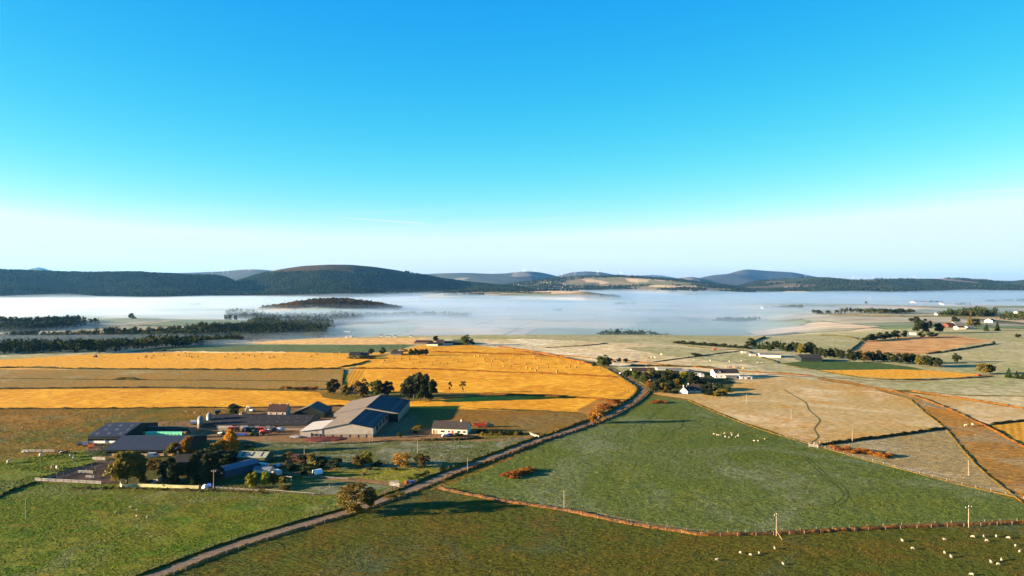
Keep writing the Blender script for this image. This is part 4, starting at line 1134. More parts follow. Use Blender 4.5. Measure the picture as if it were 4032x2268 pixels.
def inside(poly, x, y):
    c = np.zeros(len(x), bool); n = len(poly)
    for i in range(n):
        x0, y0 = poly[i]; x1, y1 = poly[(i + 1) % n]
        cond = ((y0 > y) != (y1 > y)) & (x < (x1 - x0) * (y - y0) / (y1 - y0 + 1e-9) + x0)
        c ^= cond
    return c
def wood(name, poly, spacing, h, label, seed, mat='wood', conifer=0.2, leafy=60, jitter=0.35, hvar=0.25):
    rng = np.random.default_rng(seed)
    P = np.array([(p[0], p[1]) for p in poly]); lo, hi = P.min(0), P.max(0)
    gx, gy = np.meshgrid(np.arange(lo[0], hi[0], spacing), np.arange(lo[1], hi[1], spacing))
    x = gx.ravel() + rng.uniform(-jitter, jitter, gx.size) * spacing; y = gy.ravel() + rng.uniform(-jitter, jitter, gx.size) * spacing
    wob = 1.6 * spacing
    ok = inside(P, x + wob * 2 * fbm(x / 45.0, y / 45.0, seed, 3), y + wob * 4 * fbm(x / 60.0, y / 60.0, seed + 5, 3)) & (rng.uniform(0, 1, len(x)) < 0.93); x, y = x[ok], y[ok]
    m = len(x)
    hs = h * rng.uniform(1 - hvar, 1 + hvar, m) * (1 + 0.35 * fbm(x / 55.0, y / 55.0, seed + 9, 3)); kd = (rng.uniform(0, 1, m) > conifer).astype(int)
    ws = np.where(kd == 0, hs * 0.5, np.maximum(hs * 0.75, spacing * 1.15))
    me = forest_mesh(name, np.stack([x, y, TN(x, y) - 0.5], 1), hs, ws, kd, mat, seed, leafy)
    o = link_mesh(name, me); tag(o, label, 'wood', kind='stuff')
    return o
def back(pts, d):
    """plan band: the pixel line as its near edge, d metres deep away from the camera"""
    q = [G(*p) for p in pts]
    out = [(p.x, p.y) for p in q]
    return out + [(p.x * (1 + d / p.y), p.y + d) for p in q[::-1]]
wood('woodland', back([(-300, 1405), (0, 1396), (230, 1390), (420, 1384), (640, 1374), (830, 1356), (1000, 1344), (1150, 1336), (1290, 1330)], 560), 10.0, 11.5, 'dense dark woodland strip beyond the golden and kale fields', 11, conifer=0.25)
wood('woodland', back([(-60, 1310), (120, 1306), (300, 1294)], 260), 11, 16, 'misty wood at the edge of the pale valley fields', 12, conifer=0.15)
wood('woodland', back([(905, 1255), (1040, 1262), (1250, 1268), (1420, 1262)], 420), 12, 15, 'mist-veiled wood below the autumn-coloured knoll', 13, conifer=0.4, leafy=55)
# the knoll
wood('woodland', back([(1420, 1250), (1600, 1248), (1850, 1252)], 160), 12, 12, 'streak of wood drowned in the blue mist below the knoll', 51, conifer=0.4, leafy=55)
ang = np.linspace(0, 6.28, 40)[:-1]
wood('woodland', [(-735 + 285 * math.cos(a), 2850 + 180 * math.sin(a)) for a in ang], 11, 14, 'autumn-tinted wood on the knoll rising out of the mist', 14, mat='wood_autumn', conifer=0.2, leafy=70)
wood('woodland', back([(2820, 1268), (2900, 1270), (3000, 1264)], 60), 9, 12, 'small square wood standing in the mist', 15, conifer=0.1, leafy=70)
wood('woodland', back([(3230, 1240), (3340, 1236), (3430, 1234), (3520, 1238), (3590, 1236)], 60), 10, 13, 'misty tree line crossing the valley below the stubble slope', 16, conifer=0.2, leafy=70)
wood('woodland', back([(3715, 1248), (3800, 1246), (3900, 1245), (3925, 1247)], 160), 9, 16, 'dark pinewood behind the wooded farm', 17, conifer=0.6, leafy=40)
wood('woodland', back([(3935, 1260), (4000, 1260), (4100, 1262)], 120), 9, 14, 'dark wood behind the white gabled cottage', 18, conifer=0.4, leafy=40)
wood('woodland', back([(3760, 1203), (3818, 1203)], 60), 10, 13, 'compact square wood among the far green fields', 19, conifer=0.2, leafy=70)
wood('woodland', [(165, 1250), (290, 1270), (310, 1400), (165, 1380)], 15, 10, 'ragged trees fading into the mist past the frosted fields', 20, conifer=0.15, leafy=40, hvar=0.5)
wood('woodland', back([(2425, 1203), (2470, 1203), (2515, 1204)], 60), 14, 14, 'tree clump standing on the sea of mist', 21, conifer=0.1, leafy=70)
wood('woodland', back([(2170, 1228), (2210, 1228)], 40), 14, 15, 'faint tree group half drowned in the mist', 22, leafy=70)
wood('woodland', back([(2700, 1166), (2760, 1164), (2840, 1162)], 150), 16, 15, 'line of woods poking through the far mist', 23, leafy=30)
wood('woodland', back([(3000, 1218), (3060, 1216), (3165, 1216)], 70), 13, 13, 'dark farm wood along the top of the stubble slope', 24, leafy=30)
for n_, (u, v, w_, d_) in enumerate([(3880, 1190, 50, 60), (3960, 1188, 90, 50), (3640, 1195, 60, 40), (3400, 1200, 40, 40), (740, 1206, 50, 40), (330, 1280, 50, 40), (480, 1258, 44, 40), (860, 1266, 70, 50), (1240, 1246, 30, 30), (1130, 1196, 110, 70)]):
    wood('woodland', back([(u, v), (u + w_, v)], d_), 12, 14, ['copse on the far green slope edge by the mist', 'long copse along the far slope edge', 'copse beside the far white farm', 'copse at the stubble slope end', 'round copse standing in the white mist', 'pale copse sunk in the left-lying mist bank' if False else 'pale copse sunk deep in the mist bank', 'twin copse on the misty valley field', 'hedged copse above the dense woodland strip', 'lone spruce group in the mist', 'ragged pines at the foot of the knoll'][n_], 30 + n_, leafy=110, conifer=0.3)
# ---------------------------------------------------------------- buildings
M['roof_dark'] = ribbed('roof_dark', (0.028, 0.033, 0.046), (0.036, 0.040, 0.052), 1.0, 'x', 0.5, 0.08)
M['roof_slate'] = ribbed('roof_slate', (0.050, 0.040, 0.034), (0.036, 0.030, 0.027), 0.35, 'y', 0.8, 0.03, patch=(0.085, 0.065, 0.04), patch_lo=0.55)
M['roof_brown'] = ribbed('roof_brown', (0.055, 0.030, 0.022), (0.040, 0.022, 0.018), 0.35, 'y', 0.8, 0.03)
M['roof_fibre'] = ribbed('roof_fibre', (0.115, 0.092, 0.068), (0.085, 0.070, 0.054), 1.05, 'x', 0.8, 0.06, patch=(0.20, 0.17, 0.13), patch_lo=0.58)
M['roof_frost'] = ribbed('roof_frost', (0.42, 0.38, 0.32), (0.34, 0.31, 0.26), 1.05, 'x', 0.8, 0.05, patch=(0.14, 0.11, 0.085), patch_lo=0.56)
M['roof_byre'] = ribbed('roof_byre', (0.024, 0.022, 0.022), (0.034, 0.030, 0.028), 1.0, 'x', 0.8, 0.06, patch=(0.05, 0.042, 0.035), patch_lo=0.6)
M['roof_green'] = ribbed('roof_green', (0.26, 0.26, 0.19), (0.22, 0.22, 0.16), 1.0, 'x', 0.6, 0.06)
M['roof_blue'] = ribbed('roof_blue', (0.11, 0.12, 0.14), (0.14, 0.145, 0.16), 1.0, 'x', 0.6, 0.06)
M['roof_grey'] = ribbed('roof_grey', (0.16, 0.15, 0.13), (0.12, 0.115, 0.10), 1.0, 'x', 0.7, 0.06)
M['roof_pale'] = ribbed('roof_pale', (0.34, 0.32, 0.28), (0.28, 0.26, 0.23), 1.0, 'x', 0.7, 0.06)
M['boards'] = ribbed('boards', (0.40, 0.35, 0.29), (0.30, 0.255, 0.21), 0.32, 'x', 0.9, 0.05, patch=(0.18, 0.15, 0.12), patch_lo=0.55)
M['boards_y'] = ribbed('boards_y', (0.30, 0.26, 0.215), (0.22, 0.185, 0.15), 0.32, 'y', 0.9, 0.05)
M['boards_brown'] = ribbed('boards_brown', (0.125, 0.092, 0.07), (0.085, 0.062, 0.05), 0.4, 'x', 0.9, 0.05)
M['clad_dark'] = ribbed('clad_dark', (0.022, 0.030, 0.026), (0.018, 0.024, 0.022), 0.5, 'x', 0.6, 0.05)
M['clad_green'] = ribbed('clad_green', (0.085, 0.092, 0.042), (0.070, 0.078, 0.036), 0.5, 'x', 0.6, 0.05)
M['clad_blue'] = ribbed('clad_blue', (0.045, 0.062, 0.105), (0.038, 0.052, 0.09), 0.5, 'x', 0.6, 0.05)
M['clad_red'] = ribbed('clad_red', (0.12, 0.035, 0.022), (0.09, 0.028, 0.02), 0.5, 'x', 0.7, 0.05)
M['block'] = plain('block', (0.22, 0.165, 0.115), 0.95, 0.2, 1.2, dirt=(0.12, 0.085, 0.06))
M['harl_white'] = plain('harl_white', (0.52, 0.48, 0.42), 0.95, 0.06, 1.0, dirt=(0.42, 0.37, 0.31))
M['fence_white'] = plain('fence_white', (0.34, 0.31, 0.27), 0.8, 0.2, 1.0)
M['harl_pink'] = plain('harl_pink', (0.40, 0.29, 0.22), 0.95, 0.1, 0.8, dirt=(0.32, 0.22, 0.16))
M['harl_cream'] = plain('harl_cream', (0.55, 0.46, 0.33), 0.95, 0.08, 0.8)
M['stone'] = plain('stone', (0.19, 0.145, 0.11), 0.95, 0.3, 2.5, dirt=(0.10, 0.08, 0.065))
M['white_paint'] = plain('white_paint', (0.70, 0.68, 0.64), 0.6, 0.05, 1.0)
M['red_paint'] = plain('red_paint', (0.30, 0.035, 0.012), 0.5, 0.1, 1.0)
M['wood_tan'] = plain('wood_tan', (0.28, 0.18, 0.09), 0.9, 0.2, 2.0)
M['wood_grey'] = plain('wood_grey', (0.24, 0.20, 0.16), 0.95, 0.3, 3.0)
M['dark'] = plain('dark', (0.008, 0.008, 0.008), 0.9, 0.2, 1.0)
M['glass'] = plain('glass', (0.02, 0.025, 0.03), 0.15, 0.1, 1.0, spec=0.6)
M['rooflight'] = plain('rooflight', (0.085, 0.078, 0.07), 0.6, 0.25, 0.7)
M['rooflight_pale'] = plain('rooflight_pale', (0.40, 0.36, 0.30), 0.6, 0.2, 0.7)
M['rooflight_dark'] = plain('rooflight_dark', (0.012, 0.014, 0.018), 0.5, 0.2, 0.7)
M['galv'] = plain('galv', (0.16, 0.15, 0.14), 0.6, 0.15, 0.8, metal=0.3)
M['steel'] = plain('steel', (0.20, 0.17, 0.14), 0.6, 0.15, 2.0)

def barn(name, label, cat, c, rz, L, W, eave, ridge, wall='harl_white', roof='roof_slate', over=0.35, openings=(), rooflights=None, chimneys=(), open_front=None,
         plinth=None, group=None, band=None, roof_t=0.14, z=None, light_mat='rooflight'):
    """pitched-roof building, ridge along its own x; front is its -y side"""
    z0 = T(c[0], c[1]) if z is None else z
    root = empty(name, (c[0], c[1], z0), rz, label, cat, group)
    hw, hl = W / 2, L / 2
    if open_front is None:
        MB().prism([(-hw, -0.6), (hw, -0.6), (hw, eave), (0, ridge - 0.02), (-hw, eave)], -hl, hl).build('wall', M[wall], root)
    else:
        t = 0.15
        b = MB()
        b.box(-hl, hl, hw - t, hw, -0.6, eave)
        for s in (-1, 1):
            x = s * hl; xi = x - s * t
            b.prism([(-hw, -0.6), (hw - t - 0.004, -0.6), (hw - t - 0.004, eave), (0, ridge - 0.05), (-hw, eave)], min(x, xi), max(x, xi))
        b.build('wall', M[wall], root)
        MB().box(-hl + t + .01, hl - t - .01, -hw + 0.02, -hw + 0.14, eave - open_front, eave - 0.02).build('fascia', M[wall], root)
        nb = max(2, int(L / 6))
        for i in range(nb + 1):
            x = -hl + t + 0.15 + (L - 2 * t - 0.3) * i / nb
            MB().box(x - 0.13, x + 0.13, -hw + 0.15, -hw + 0.4, -0.6, eave - 0.05).build('post', M['steel'], root)
        if band:
            MB().box(-hl + t + .01, hl - t - .01, -hw + 0.42, -hw + 0.55, -0.5, 1.1).build('feed_barrier', M[band], root)
    if plinth:
        MB().box(-hl - 0.05, hl + 0.05, -hw - 0.05, hw + 0.05, -0.6, plinth[1]).build('plinth', M[plinth[0]], root)
    sl = (ridge - eave) / hw
    e2 = hw + over; ze = eave - over * sl
    rf = MB().prism([(-e2, ze), (0, ridge), (e2, ze), (e2, ze + roof_t), (0, ridge + roof_t), (-e2, ze + roof_t)], -hl - over, hl + over).build('roof', M[roof], root)
    n = math.sqrt(1 + sl * sl)
    if rooflights:
        for side, rows, cols, w_, l_ in rooflights:
            for i in range(cols):
                for j, fr in enumerate(rows):
                    x = -hl + L * (i + 0.5) / cols + (0.2 * L / cols if j % 2 else 0)
                    y = fr * hw; zz = ridge - y * sl + roof_t
                    sy = -1 if side == 'f' else 1
                    dy = l_ / 2 / n
                    v = [(x - w_/2, sy * (y - dy), zz + dy * sl + 0.03), (x + w_/2, sy * (y - dy), zz + dy * sl + 0.03), (x + w_/2, sy * (y + dy), zz - dy * sl + 0.03), (x - w_/2, sy * (y + dy), zz - dy * sl + 0.03)]
                    v += [(p[0], p[1], p[2] - 0.06) for p in v]
                    MB().add(v, [(0,1,2,3),(7,6,5,4),(0,4,5,1),(1,5,6,2),(2,6,7,3),(3,7,4,0)]).build('rooflight', M[light_mat], rf)
    for cx in chimneys:
        b = MB(); b.box(cx - 0.36, cx + 0.36, -0.34, 0.34, ridge - 0.5, ridge + 0.85); b.box(cx - 0.43, cx + 0.43, -0.41, 0.41, ridge + 0.85, ridge + 0.98)
        b.lathe([(0.13, ridge + 0.98), (0.11, ridge + 1.3)], 8, (cx, 0, 0))
        b.build('chimney', M[wall if wall.startswith('harl') else 'stone'], rf)
    for side, pos, zb, w_, h_, kind in openings:
        d = 0.05
        def bx(a0, a1, q0, q1, out, thick):
            if side == 'f': return (a0, a1, -hw - out, -hw - out + thick, q0, q1)
            if side == 'b': return (a0, a1, hw + out - thick, hw + out, q0, q1)
            if side == 'l': return (-hl - out, -hl - out + thick, a0, a1, q0, q1)
            return (hl + out - thick, hl + out, a0, a1, q0, q1)
        if kind == 'window':
            fr = MB()
            for a0, a1, q0, q1 in ((pos-w_/2-.1, pos+w_/2+.1, zb-.1, zb), (pos-w_/2-.1, pos+w_/2+.1, zb+h_, zb+h_+.1), (pos-w_/2-.1, pos-w_/2, zb, zb+h_), (pos+w_/2, pos+w_/2+.1, zb, zb+h_)):
                fr.box(*bx(a0, a1, q0, q1, 0.06, 0.1))
            f = fr.build('window', M['white_paint'], root)
            MB().box(*bx(pos-w_/2, pos+w_/2, zb, zb+h_, 0.025, 0.06)).build('pane', M['glass'], f)
        elif kind == 'opening':
            MB().box(*bx(pos-w_/2, pos+w_/2, zb, zb+h_, 0.03, 0.06)).build('doorway', M['dark'], root)
        else:
            MB().box(*bx(pos-w_/2, pos+w_/2, zb, zb+h_, 0.05, 0.08)).build('door', M[kind], root)
    return root

# --- the big gable shed with its lean-to: front bay, wider rear bay
def big_shed():
    root = empty('grain_shed', (-84.8, 359, T(-84.8, 400)), 0, 'huge grey gable shed with pale weathered roof and boarded front', 'shed')
    # local frame: x from the ridge, y back from the front gable
    front = [(-13.7, -0.6), (12.6, -0.6), (12.6, 4.9), (0, 7.4), (-13.7, 4.6)]
    MB().prism([(-13.7, 1.75), (12.6, 1.75), (12.6, 4.9), (0, 7.38), (-13.7, 4.6)], 0.0, 41.0, 'y').build('front_wall', M['boards'], root)
    MB().box(-13.62, 12.52, 0.06, 40.9, -0.6, 1.748).build('block_wall', M['block'], root)
    MB().prism([(-18.4, -0.6), (19.0, -0.6), (19.0, 5.0), (0.3, 8.35), (-18.4, 4.5)], 41.05, 86, 'y').build('rear_wall', M['boards_y'], root)
    MB().prism([(-25.2, -0.6), (-13.75, -0.6), (-13.75, 4.45), (-25.2, 3.3)], 0.02, 24, 'y').build('lean_to_wall', M['boards'], root)
    def slope(name, x0, z0, x1, z1, y0, y1, mat):
        t = 0.14
        v = [(x0, y0, z0), (x1, y0, z1), (x1, y1, z1), (x0, y1, z0)]
        v += [(p[0], p[1], p[2] + t) for p in v]
        return MB().add(v, [(3,2,1,0),(4,5,6,7),(0,1,5,4),(1,2,6,5),(2,3,7,6),(3,0,4,7)]).build(name, mat, root)
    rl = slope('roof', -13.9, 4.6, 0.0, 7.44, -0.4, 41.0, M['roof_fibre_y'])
    rr = slope('roof', 0.004, 7.44, 13.0, 4.85, -0.4, 41.0, M['roof_darker_y'])
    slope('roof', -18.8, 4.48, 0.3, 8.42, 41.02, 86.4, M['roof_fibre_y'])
    r4 = slope('roof', 0.304, 8.42, 19.4, 4.98, 41.02, 86.4, M['roof_darker_y'])
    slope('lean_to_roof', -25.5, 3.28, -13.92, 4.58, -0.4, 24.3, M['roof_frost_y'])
    # translucent sheets in rows along the shaded slopes
    for par, x, z, sl, y0, y1, n in ((rr, 3.4, 6.8, -0.199, 6, 38, 9), (rr, 9.8, 5.5, -0.199, 4, 38, 11), (r4, 14.6, 5.86, -0.18, 45, 83, 12)):
        for i in range(n):
            y = y0 + (y1 - y0) * i / (n - 1)
            v = [(x - 1.1, y - 0.5, z - sl * -1.1), (x + 1.1, y - 0.5, z + sl * 1.1), (x + 1.1, y + 0.5, z + sl * 1.1), (x - 1.1, y + 0.5, z - sl * -1.1)]
            v = [(a, b, 7.44 + (a * sl) + 0.17 if par is rr else 8.42 + (a - 0.3) * sl + 0.17) for a, b, c in v]
            v += [(a, b, c - 0.05) for a, b, c in v]
            MB().add(v, [(3,2,1,0),(4,5,6,7),(0,1,5,4),(1,2,6,5),(2,3,7,6),(3,0,4,7)]).build('rooflight', M['rooflight'], par)
    # sills, posts and openings on the front
    MB().box(-13.65, 12.55, -0.09, -0.004, 1.66, 1.8).build('sill_beam', M['wood_grey'], root)
    for x in (-13.6, -9, -4.5, 0, 4.5, 8.6, 12.4):
        MB().box(x - 0.12, x + 0.12, -0.10, 0.05, -0.5, 1.66).build('post', M['wood_grey'], root)
    for x, w_, z0_, h_ in ((-18.9, 1.1, 0.9, 1.1), (-17.0, 1.6, 0.9, 1.1), (-14.6, 1.3, 0, 2.0)):
        f = MB().box(x - w_/2 - .1, x + w_/2 + .1, -0.05, 0.08, z0_ - .1, z0_ + h_ + .1).build('window' if z0_ else 'door', M['wood_grey'], root)
        MB().box(x - w_/2, x + w_/2, -0.075, -0.03, z0_, z0_ + h_).build('pane', M['glass'], f)
    MB().box(-13.95, -13.7, -0.16, -0.01, -0.4, 7.0 - 2.1).build('downpipe', M['steel'], root)
    MB().box(-19.9, -19.6, -0.14, 0.0, -0.4, 2.6).build('downpipe', M['steel'], root)
    # dark open bays in the shaded side and the step between the two roofs
    for y in (8, 17, 26, 34):
        MB().box(12.58, 12.72, y, y + 6.0, 1.9, 4.3).build('side_opening', M['dark'], root)
    MB().box(13.2, 18.8, 40.9, 41.04, -0.4, 4.8).build('rear_doorway', M['dark'], root)
    MB().box(18.98, 19.10, 43, 85, -0.5, 1.6).build('concrete_panel', M['block'], root)
    return root
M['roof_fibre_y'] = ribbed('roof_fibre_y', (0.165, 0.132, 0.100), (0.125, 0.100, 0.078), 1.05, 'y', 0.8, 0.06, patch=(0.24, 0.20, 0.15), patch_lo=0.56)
M['roof_darker_y'] = ribbed('roof_darker_y', (0.045, 0.046, 0.050), (0.036, 0.038, 0.044), 1.05, 'y', 0.7, 0.06)  # darker sheet colour, used on one side of each ridge
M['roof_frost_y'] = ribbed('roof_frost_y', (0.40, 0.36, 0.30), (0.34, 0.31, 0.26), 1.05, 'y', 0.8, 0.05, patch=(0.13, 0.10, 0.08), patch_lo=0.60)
big_shed()

barn('byre', 'long low black-roofed byre with brown boarded front beside the tall silos', 'barn', (-141.4, 392), 0, 58, 28, 3.0, 5.7, 'boards_brown', 'roof_byre', over=0.5, plinth=('block', 1.1),
     rooflights=[('f', (0.3, 0.72), 11, 1.1, 0.6)], light_mat='rooflight', openings=[('f', 2, 0.6, 2.6, 2.2, 'galv'), ('f', 8, 0.6, 2.2, 2.2, 'galv'), ('f', 12.5, 0, 1.2, 2.4, 'opening'), ('f', -6, 1.1, 6, 1.7, 'boards'), ('f', -16, 1.1, 9, 1.7, 'boards')])
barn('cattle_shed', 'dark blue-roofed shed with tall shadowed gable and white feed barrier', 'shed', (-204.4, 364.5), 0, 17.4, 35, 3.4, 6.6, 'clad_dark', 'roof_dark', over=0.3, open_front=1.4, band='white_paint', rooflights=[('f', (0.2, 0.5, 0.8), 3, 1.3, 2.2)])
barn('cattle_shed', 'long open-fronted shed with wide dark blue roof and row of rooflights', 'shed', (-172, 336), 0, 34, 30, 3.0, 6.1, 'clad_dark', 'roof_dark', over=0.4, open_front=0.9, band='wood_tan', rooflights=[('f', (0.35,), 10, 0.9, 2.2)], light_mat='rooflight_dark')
barn('farmhouse', 'pink-harled two-storey farmhouse with brown roof and two chimneys behind the byre', 'house', (-139.5, 414), R(-3), 11, 7.5, 4.4, 8.0, 'harl_pink', 'roof_brown', chimneys=(-5, 0.6, 5), openings=[('f', -3.5, 2.4, 1.0, 1.3, 'window'), ('f', 0, 2.4, 1.0, 1.3, 'window'), ('f', 3.5, 2.4, 1.0, 1.3, 'window'), ('f', 1.6, 0, 1.0, 2.0, 'white_paint')])
barn('old_barn', 'old barn with black gable end next to the pink farmhouse', 'barn', (-121, 421), R(90), 18, 18, 3.0, 7.0, 'clad_dark', 'roof_fibre')
barn('cottage', 'single-storey pink-walled cottage with slate roof and red doors', 'house', (-32.3, 370.2), R(-9), 19.2, 9.5, 2.8, 5.9, 'harl_cream', 'roof_slate', chimneys=(5.2,), over=0.3,
     openings=[('f', -8.6, 0, 0.95, 2.0, 'red_paint'), ('f', -7.2, 0, 0.95, 2.0, 'wood_tan'), ('f', -3.8, 0.8, 2.2, 1.1, 'window'), ('f', -0.3, 0.8, 1.1, 1.1, 'window'), ('f', 1.6, 0, 1.0, 2.0, 'red_paint'), ('f', 5.0, 0.8, 1.8, 1.1, 'window'), ('f', 8.0, 0.8, 1.5, 1.1, 'window'), ('r', 0, 0.9, 1.2, 1.1, 'window')])
barn('small_shed', 'pale green metal shed with three dark rooflights and open door', 'shed', (-116.4, 313.2), R(-6), 13.2, 8, 2.3, 3.9, 'clad_green', 'roof_green', rooflights=[('f', (0.5,), 3, 0.8, 3.4)], light_mat='rooflight_dark', openings=[('f', 1.4, 0, 4.2, 1.7, 'opening')])
barn('small_shed', 'blue metal shed set slantwise among the garden trees', 'shed', (-116.8, 293.5), R(57), 16, 7.5, 2.9, 3.9, 'clad_blue', 'roof_blue', openings=[('f', -3, 0, 0.0001, 0.0001, 'opening')][:0])
barn('cottage', 'slate-roofed stone cottage with end chimneys half hidden by garden trees', 'house', (-141, 303.5), R(8), 12, 7, 2.9, 5.4, 'stone', 'roof_slate', chimneys=(-5.5, 5.5), openings=[('f', -3, 0.9, 1, 1.2, 'window'), ('f', 3, 0.9, 1, 1.2, 'window'), ('f', 0, 0, 1, 2, 'white_paint')])
barn('small_shed', 'rust-red tin shed beside the brown bush row', 'shed', (-95.5, 313), R(-8), 7.0, 4.5, 1.9, 2.7, 'clad_red', 'roof_brown')
barn('hut', 'low pale-roofed garden hut behind the lime trees', 'hut', (-105.5, 294), R(-10), 7.5, 4.2, 1.5, 2.2, 'harl_white', 'roof_blue')
barn('ruin', 'small ruined gable house in the trees behind the big shed', 'house', (-113, 505), R(-10), 9, 6, 3.0, 5.6, 'stone', 'roof_slate', chimneys=(-4,))
barn('bothy', 'low stone bothy with dark roof under the round dark tree', 'hut', (-122, 512), R(5), 9, 5, 1.9, 3.2, 'stone', 'roof_slate')

def bpx(name, label, cat, u, v, wpx, dpx, eave_px, ridge_px, wall, roof, rz=0.0, **kw):
    """building whose front foot is centred at pixel (u, v), sizes in photograph pixels"""
    p = G(u, v); k = mpp(p)
    W = max(4.0, dpx * k)
    c = (p.x - math.sin(rz) * -0 + 0, p.y + W / 2 * math.cos(rz))
    return barn(name, label, cat, c, rz, wpx * k, W, eave_px * k, ridge_px * k, wall, roof, **kw)
wn = lambda *a: [('f', x, 0.9, 1.0, 1.2, 'window') for x in a]
# hamlet by the lane bend
bpx('house', 'big white house with black roof and projecting gable at the end of the hamlet', 'house', 2864, 1489, 94, 70, 20, 32, 'harl_white', 'roof_byre', openings=wn(-9, -5, 6, 10), rz=R(-2))
bpx('house_wing', 'white gabled wing standing before the big white house', 'house', 2830, 1486, 34, 34, 14, 28, 'harl_white', 'roof_slate', rz=R(82), openings=[])
bpx('garage', 'grey flat garage at the front of the big white house', 'garage', 2880, 1492, 40, 36, 9, 12, 'stone', 'roof_grey')
bpx('bungalow', 'white bungalow with dark slate roof and chimney inside the bend gardens', 'house', 2736, 1546, 50, 56, 9, 27, 'harl_white', 'roof_slate', chimneys=(-3.5,), openings=wn(-4, 0, 4))
bpx('house_wing', 'steep white gable wing of the slate-roofed bungalow', 'house', 2694, 1548, 40, 34, 10, 27, 'harl_white', 'roof_slate', rz=R(70), chimneys=(-3,))
bpx('house', 'stone house with dormer gables among the hamlet trees', 'house', 2590, 1503, 48, 46, 8, 17, 'harl_pink', 'roof_slate', chimneys=(-2, 3), openings=wn(-3, 2))
bpx('house', 'brown-roofed long house at the hamlet entrance', 'house', 2530, 1469, 80, 50, 8, 17, 'harl_pink', 'roof_brown', chimneys=(5,))
bpx('farm_shed', 'grey fibre-roofed shed in the hamlet, plain one', 'shed', 2668, 1470, 46, 70, 10, 16, 'clad_dark', 'roof_grey', rz=R(-4))
bpx('farm_shed', 'dark-gabled grey shed beside the plain grey one in the hamlet', 'shed', 2714, 1474, 46, 70, 9, 17, 'clad_dark', 'roof_grey', rz=R(78))
bpx('farm_shed', 'cream-roofed lean shed behind the brown long house', 'shed', 2605, 1458, 34, 40, 6, 9, 'harl_cream', 'roof_pale')
for i, (u, v, w_) in enumerate([(2752, 1480, 24), (2766, 1484, 14)]):
    bpx('static_caravan', ['white static caravan between hamlet sheds and big white house', 'small white caravan beside the static caravan'][i], 'caravan', u, v, w_, 14, 9, 11, 'harl_white', 'roof_pale', over=0.1)
for i, (u, w_) in enumerate([(2920, 14), (2936, 16), (2956, 14)]):
    bpx('storage_cabin', ['white cabin nearest the big white house wall', 'middle white cabin past the big white house', 'last white cabin with two doors past the big white house'][i].replace('nearest', 'right against'), 'cabin', u, 1493, w_ * 0.85, 14, 9, 10, 'harl_white', 'roof_pale', over=0.05, openings=[('f', -.8, 0, 0.9, 1.8, 'glass')] if i == 2 else [])
# steading and cottages on the golden hill
bpx('steading', 'long black-roofed steading on the golden hill', 'barn', 1393, 1408, 40, 60, 9, 19, 'stone', 'roof_byre', chimneys=(6,))
bpx('steading', 'low dark annex of the long steading', 'barn', 1434, 1404, 24, 40, 7, 14, 'stone', 'roof_byre')
bpx('cottage_row', 'dark-roofed cottage row before the orange hedge', 'house', 1560, 1399, 42, 40, 7, 15, 'stone', 'roof_slate', chimneys=(-6, 6))
bpx('hilltop_shed', 'low long brown shed at the hilltop farm edge', 'shed', 1664, 1354, 58, 70, 6, 11, 'boards_brown', 'roof_brown', rz=R(-8))
bpx('hilltop_shed', 'pale-fronted shed before the hilltop farmhouse', 'shed', 1704, 1362, 44, 50, 7, 11, 'harl_cream', 'roof_byre', rz=R(-6))
bpx('hilltop_farmhouse', 'dark hilltop farmhouse with steep gables', 'house', 1733, 1360, 26, 40, 10, 21, 'stone', 'roof_slate', chimneys=(-3, 3))
bpx('hilltop_shed', 'white lit gable shed on the hilltop', 'shed', 1762, 1358, 34, 50, 7, 13, 'harl_white', 'roof_byre', rz=R(6))
bpx('hilltop_shed', 'green-roofed big shed under the large hilltop tree', 'shed', 1803, 1358, 46, 90, 9, 16, 'clad_dark', 'clad_green', rz=R(4))
# poultry farm and farms beyond
bpx('poultry_shed', 'long pale-sided poultry shed in front of the shelterbelt', 'shed', 3040, 1407, 78, 60, 9, 13, 'harl_white', 'roof_grey', rz=R(-13), chimneys=())
bpx('feed_cabin', 'white cabin alone in the frosted field by the poultry shed', 'cabin', 2930, 1391, 16, 12, 7, 8, 'harl_white', 'roof_pale', over=0.05)
bpx('feed_cabin', 'cream trailer-like hut at the poultry shed end', 'hut', 2966, 1401, 22, 12, 5, 7, 'harl_cream', 'roof_pale', over=0.05)
bpx('farm_shed', 'dark wide shed inside the shelterbelt', 'shed', 3200, 1424, 80, 80, 13, 24, 'clad_dark', 'roof_byre', rz=R(-5))
bpx('farm_barn', 'brown barn with red end at the wooded farm', 'barn', 3750, 1288, 30, 40, 8, 16, 'clad_red', 'roof_brown')
bpx('farm_barn', 'pale low barn at the wooded farm front', 'barn', 3788, 1297, 30, 30, 8, 13, 'harl_cream', 'roof_brown')
bpx('farm_barn', 'grey barn with mint-green door at the wooded farm', 'barn', 3826, 1296, 24, 40, 6, 11, 'harl_cream', 'roof_grey', openings=[('f', 0, 0, 4, 3, 'mint')] if False else [])
bpx('farm_barn', 'grey roofed tall barn behind the low ones at the wooded farm', 'barn', 3780, 1284, 34, 40, 8, 17, 'stone', 'roof_grey')
bpx('white_cottage', 'white gabled cottage past the dark conifers', 'house', 3908, 1269, 28, 30, 6, 13, 'harl_white', 'roof_slate', rz=R(30))
bpx('white_cottage', 'small white cottage among the scrubside trees', 'house', 3600, 1319, 20, 20, 5, 10, 'harl_white', 'roof_pale', rz=R(-20))
bpx('white_cottage', 'white cottage with slate roof behind the dark wood', 'house', 4018, 1233, 18, 24, 4, 7, 'harl_white', 'roof_slate')
bpx('white_cottage', 'white cottage peeping beside the dark pinewood', 'house', 3700, 1240, 18, 20, 4, 8, 'harl_white', 'roof_slate')
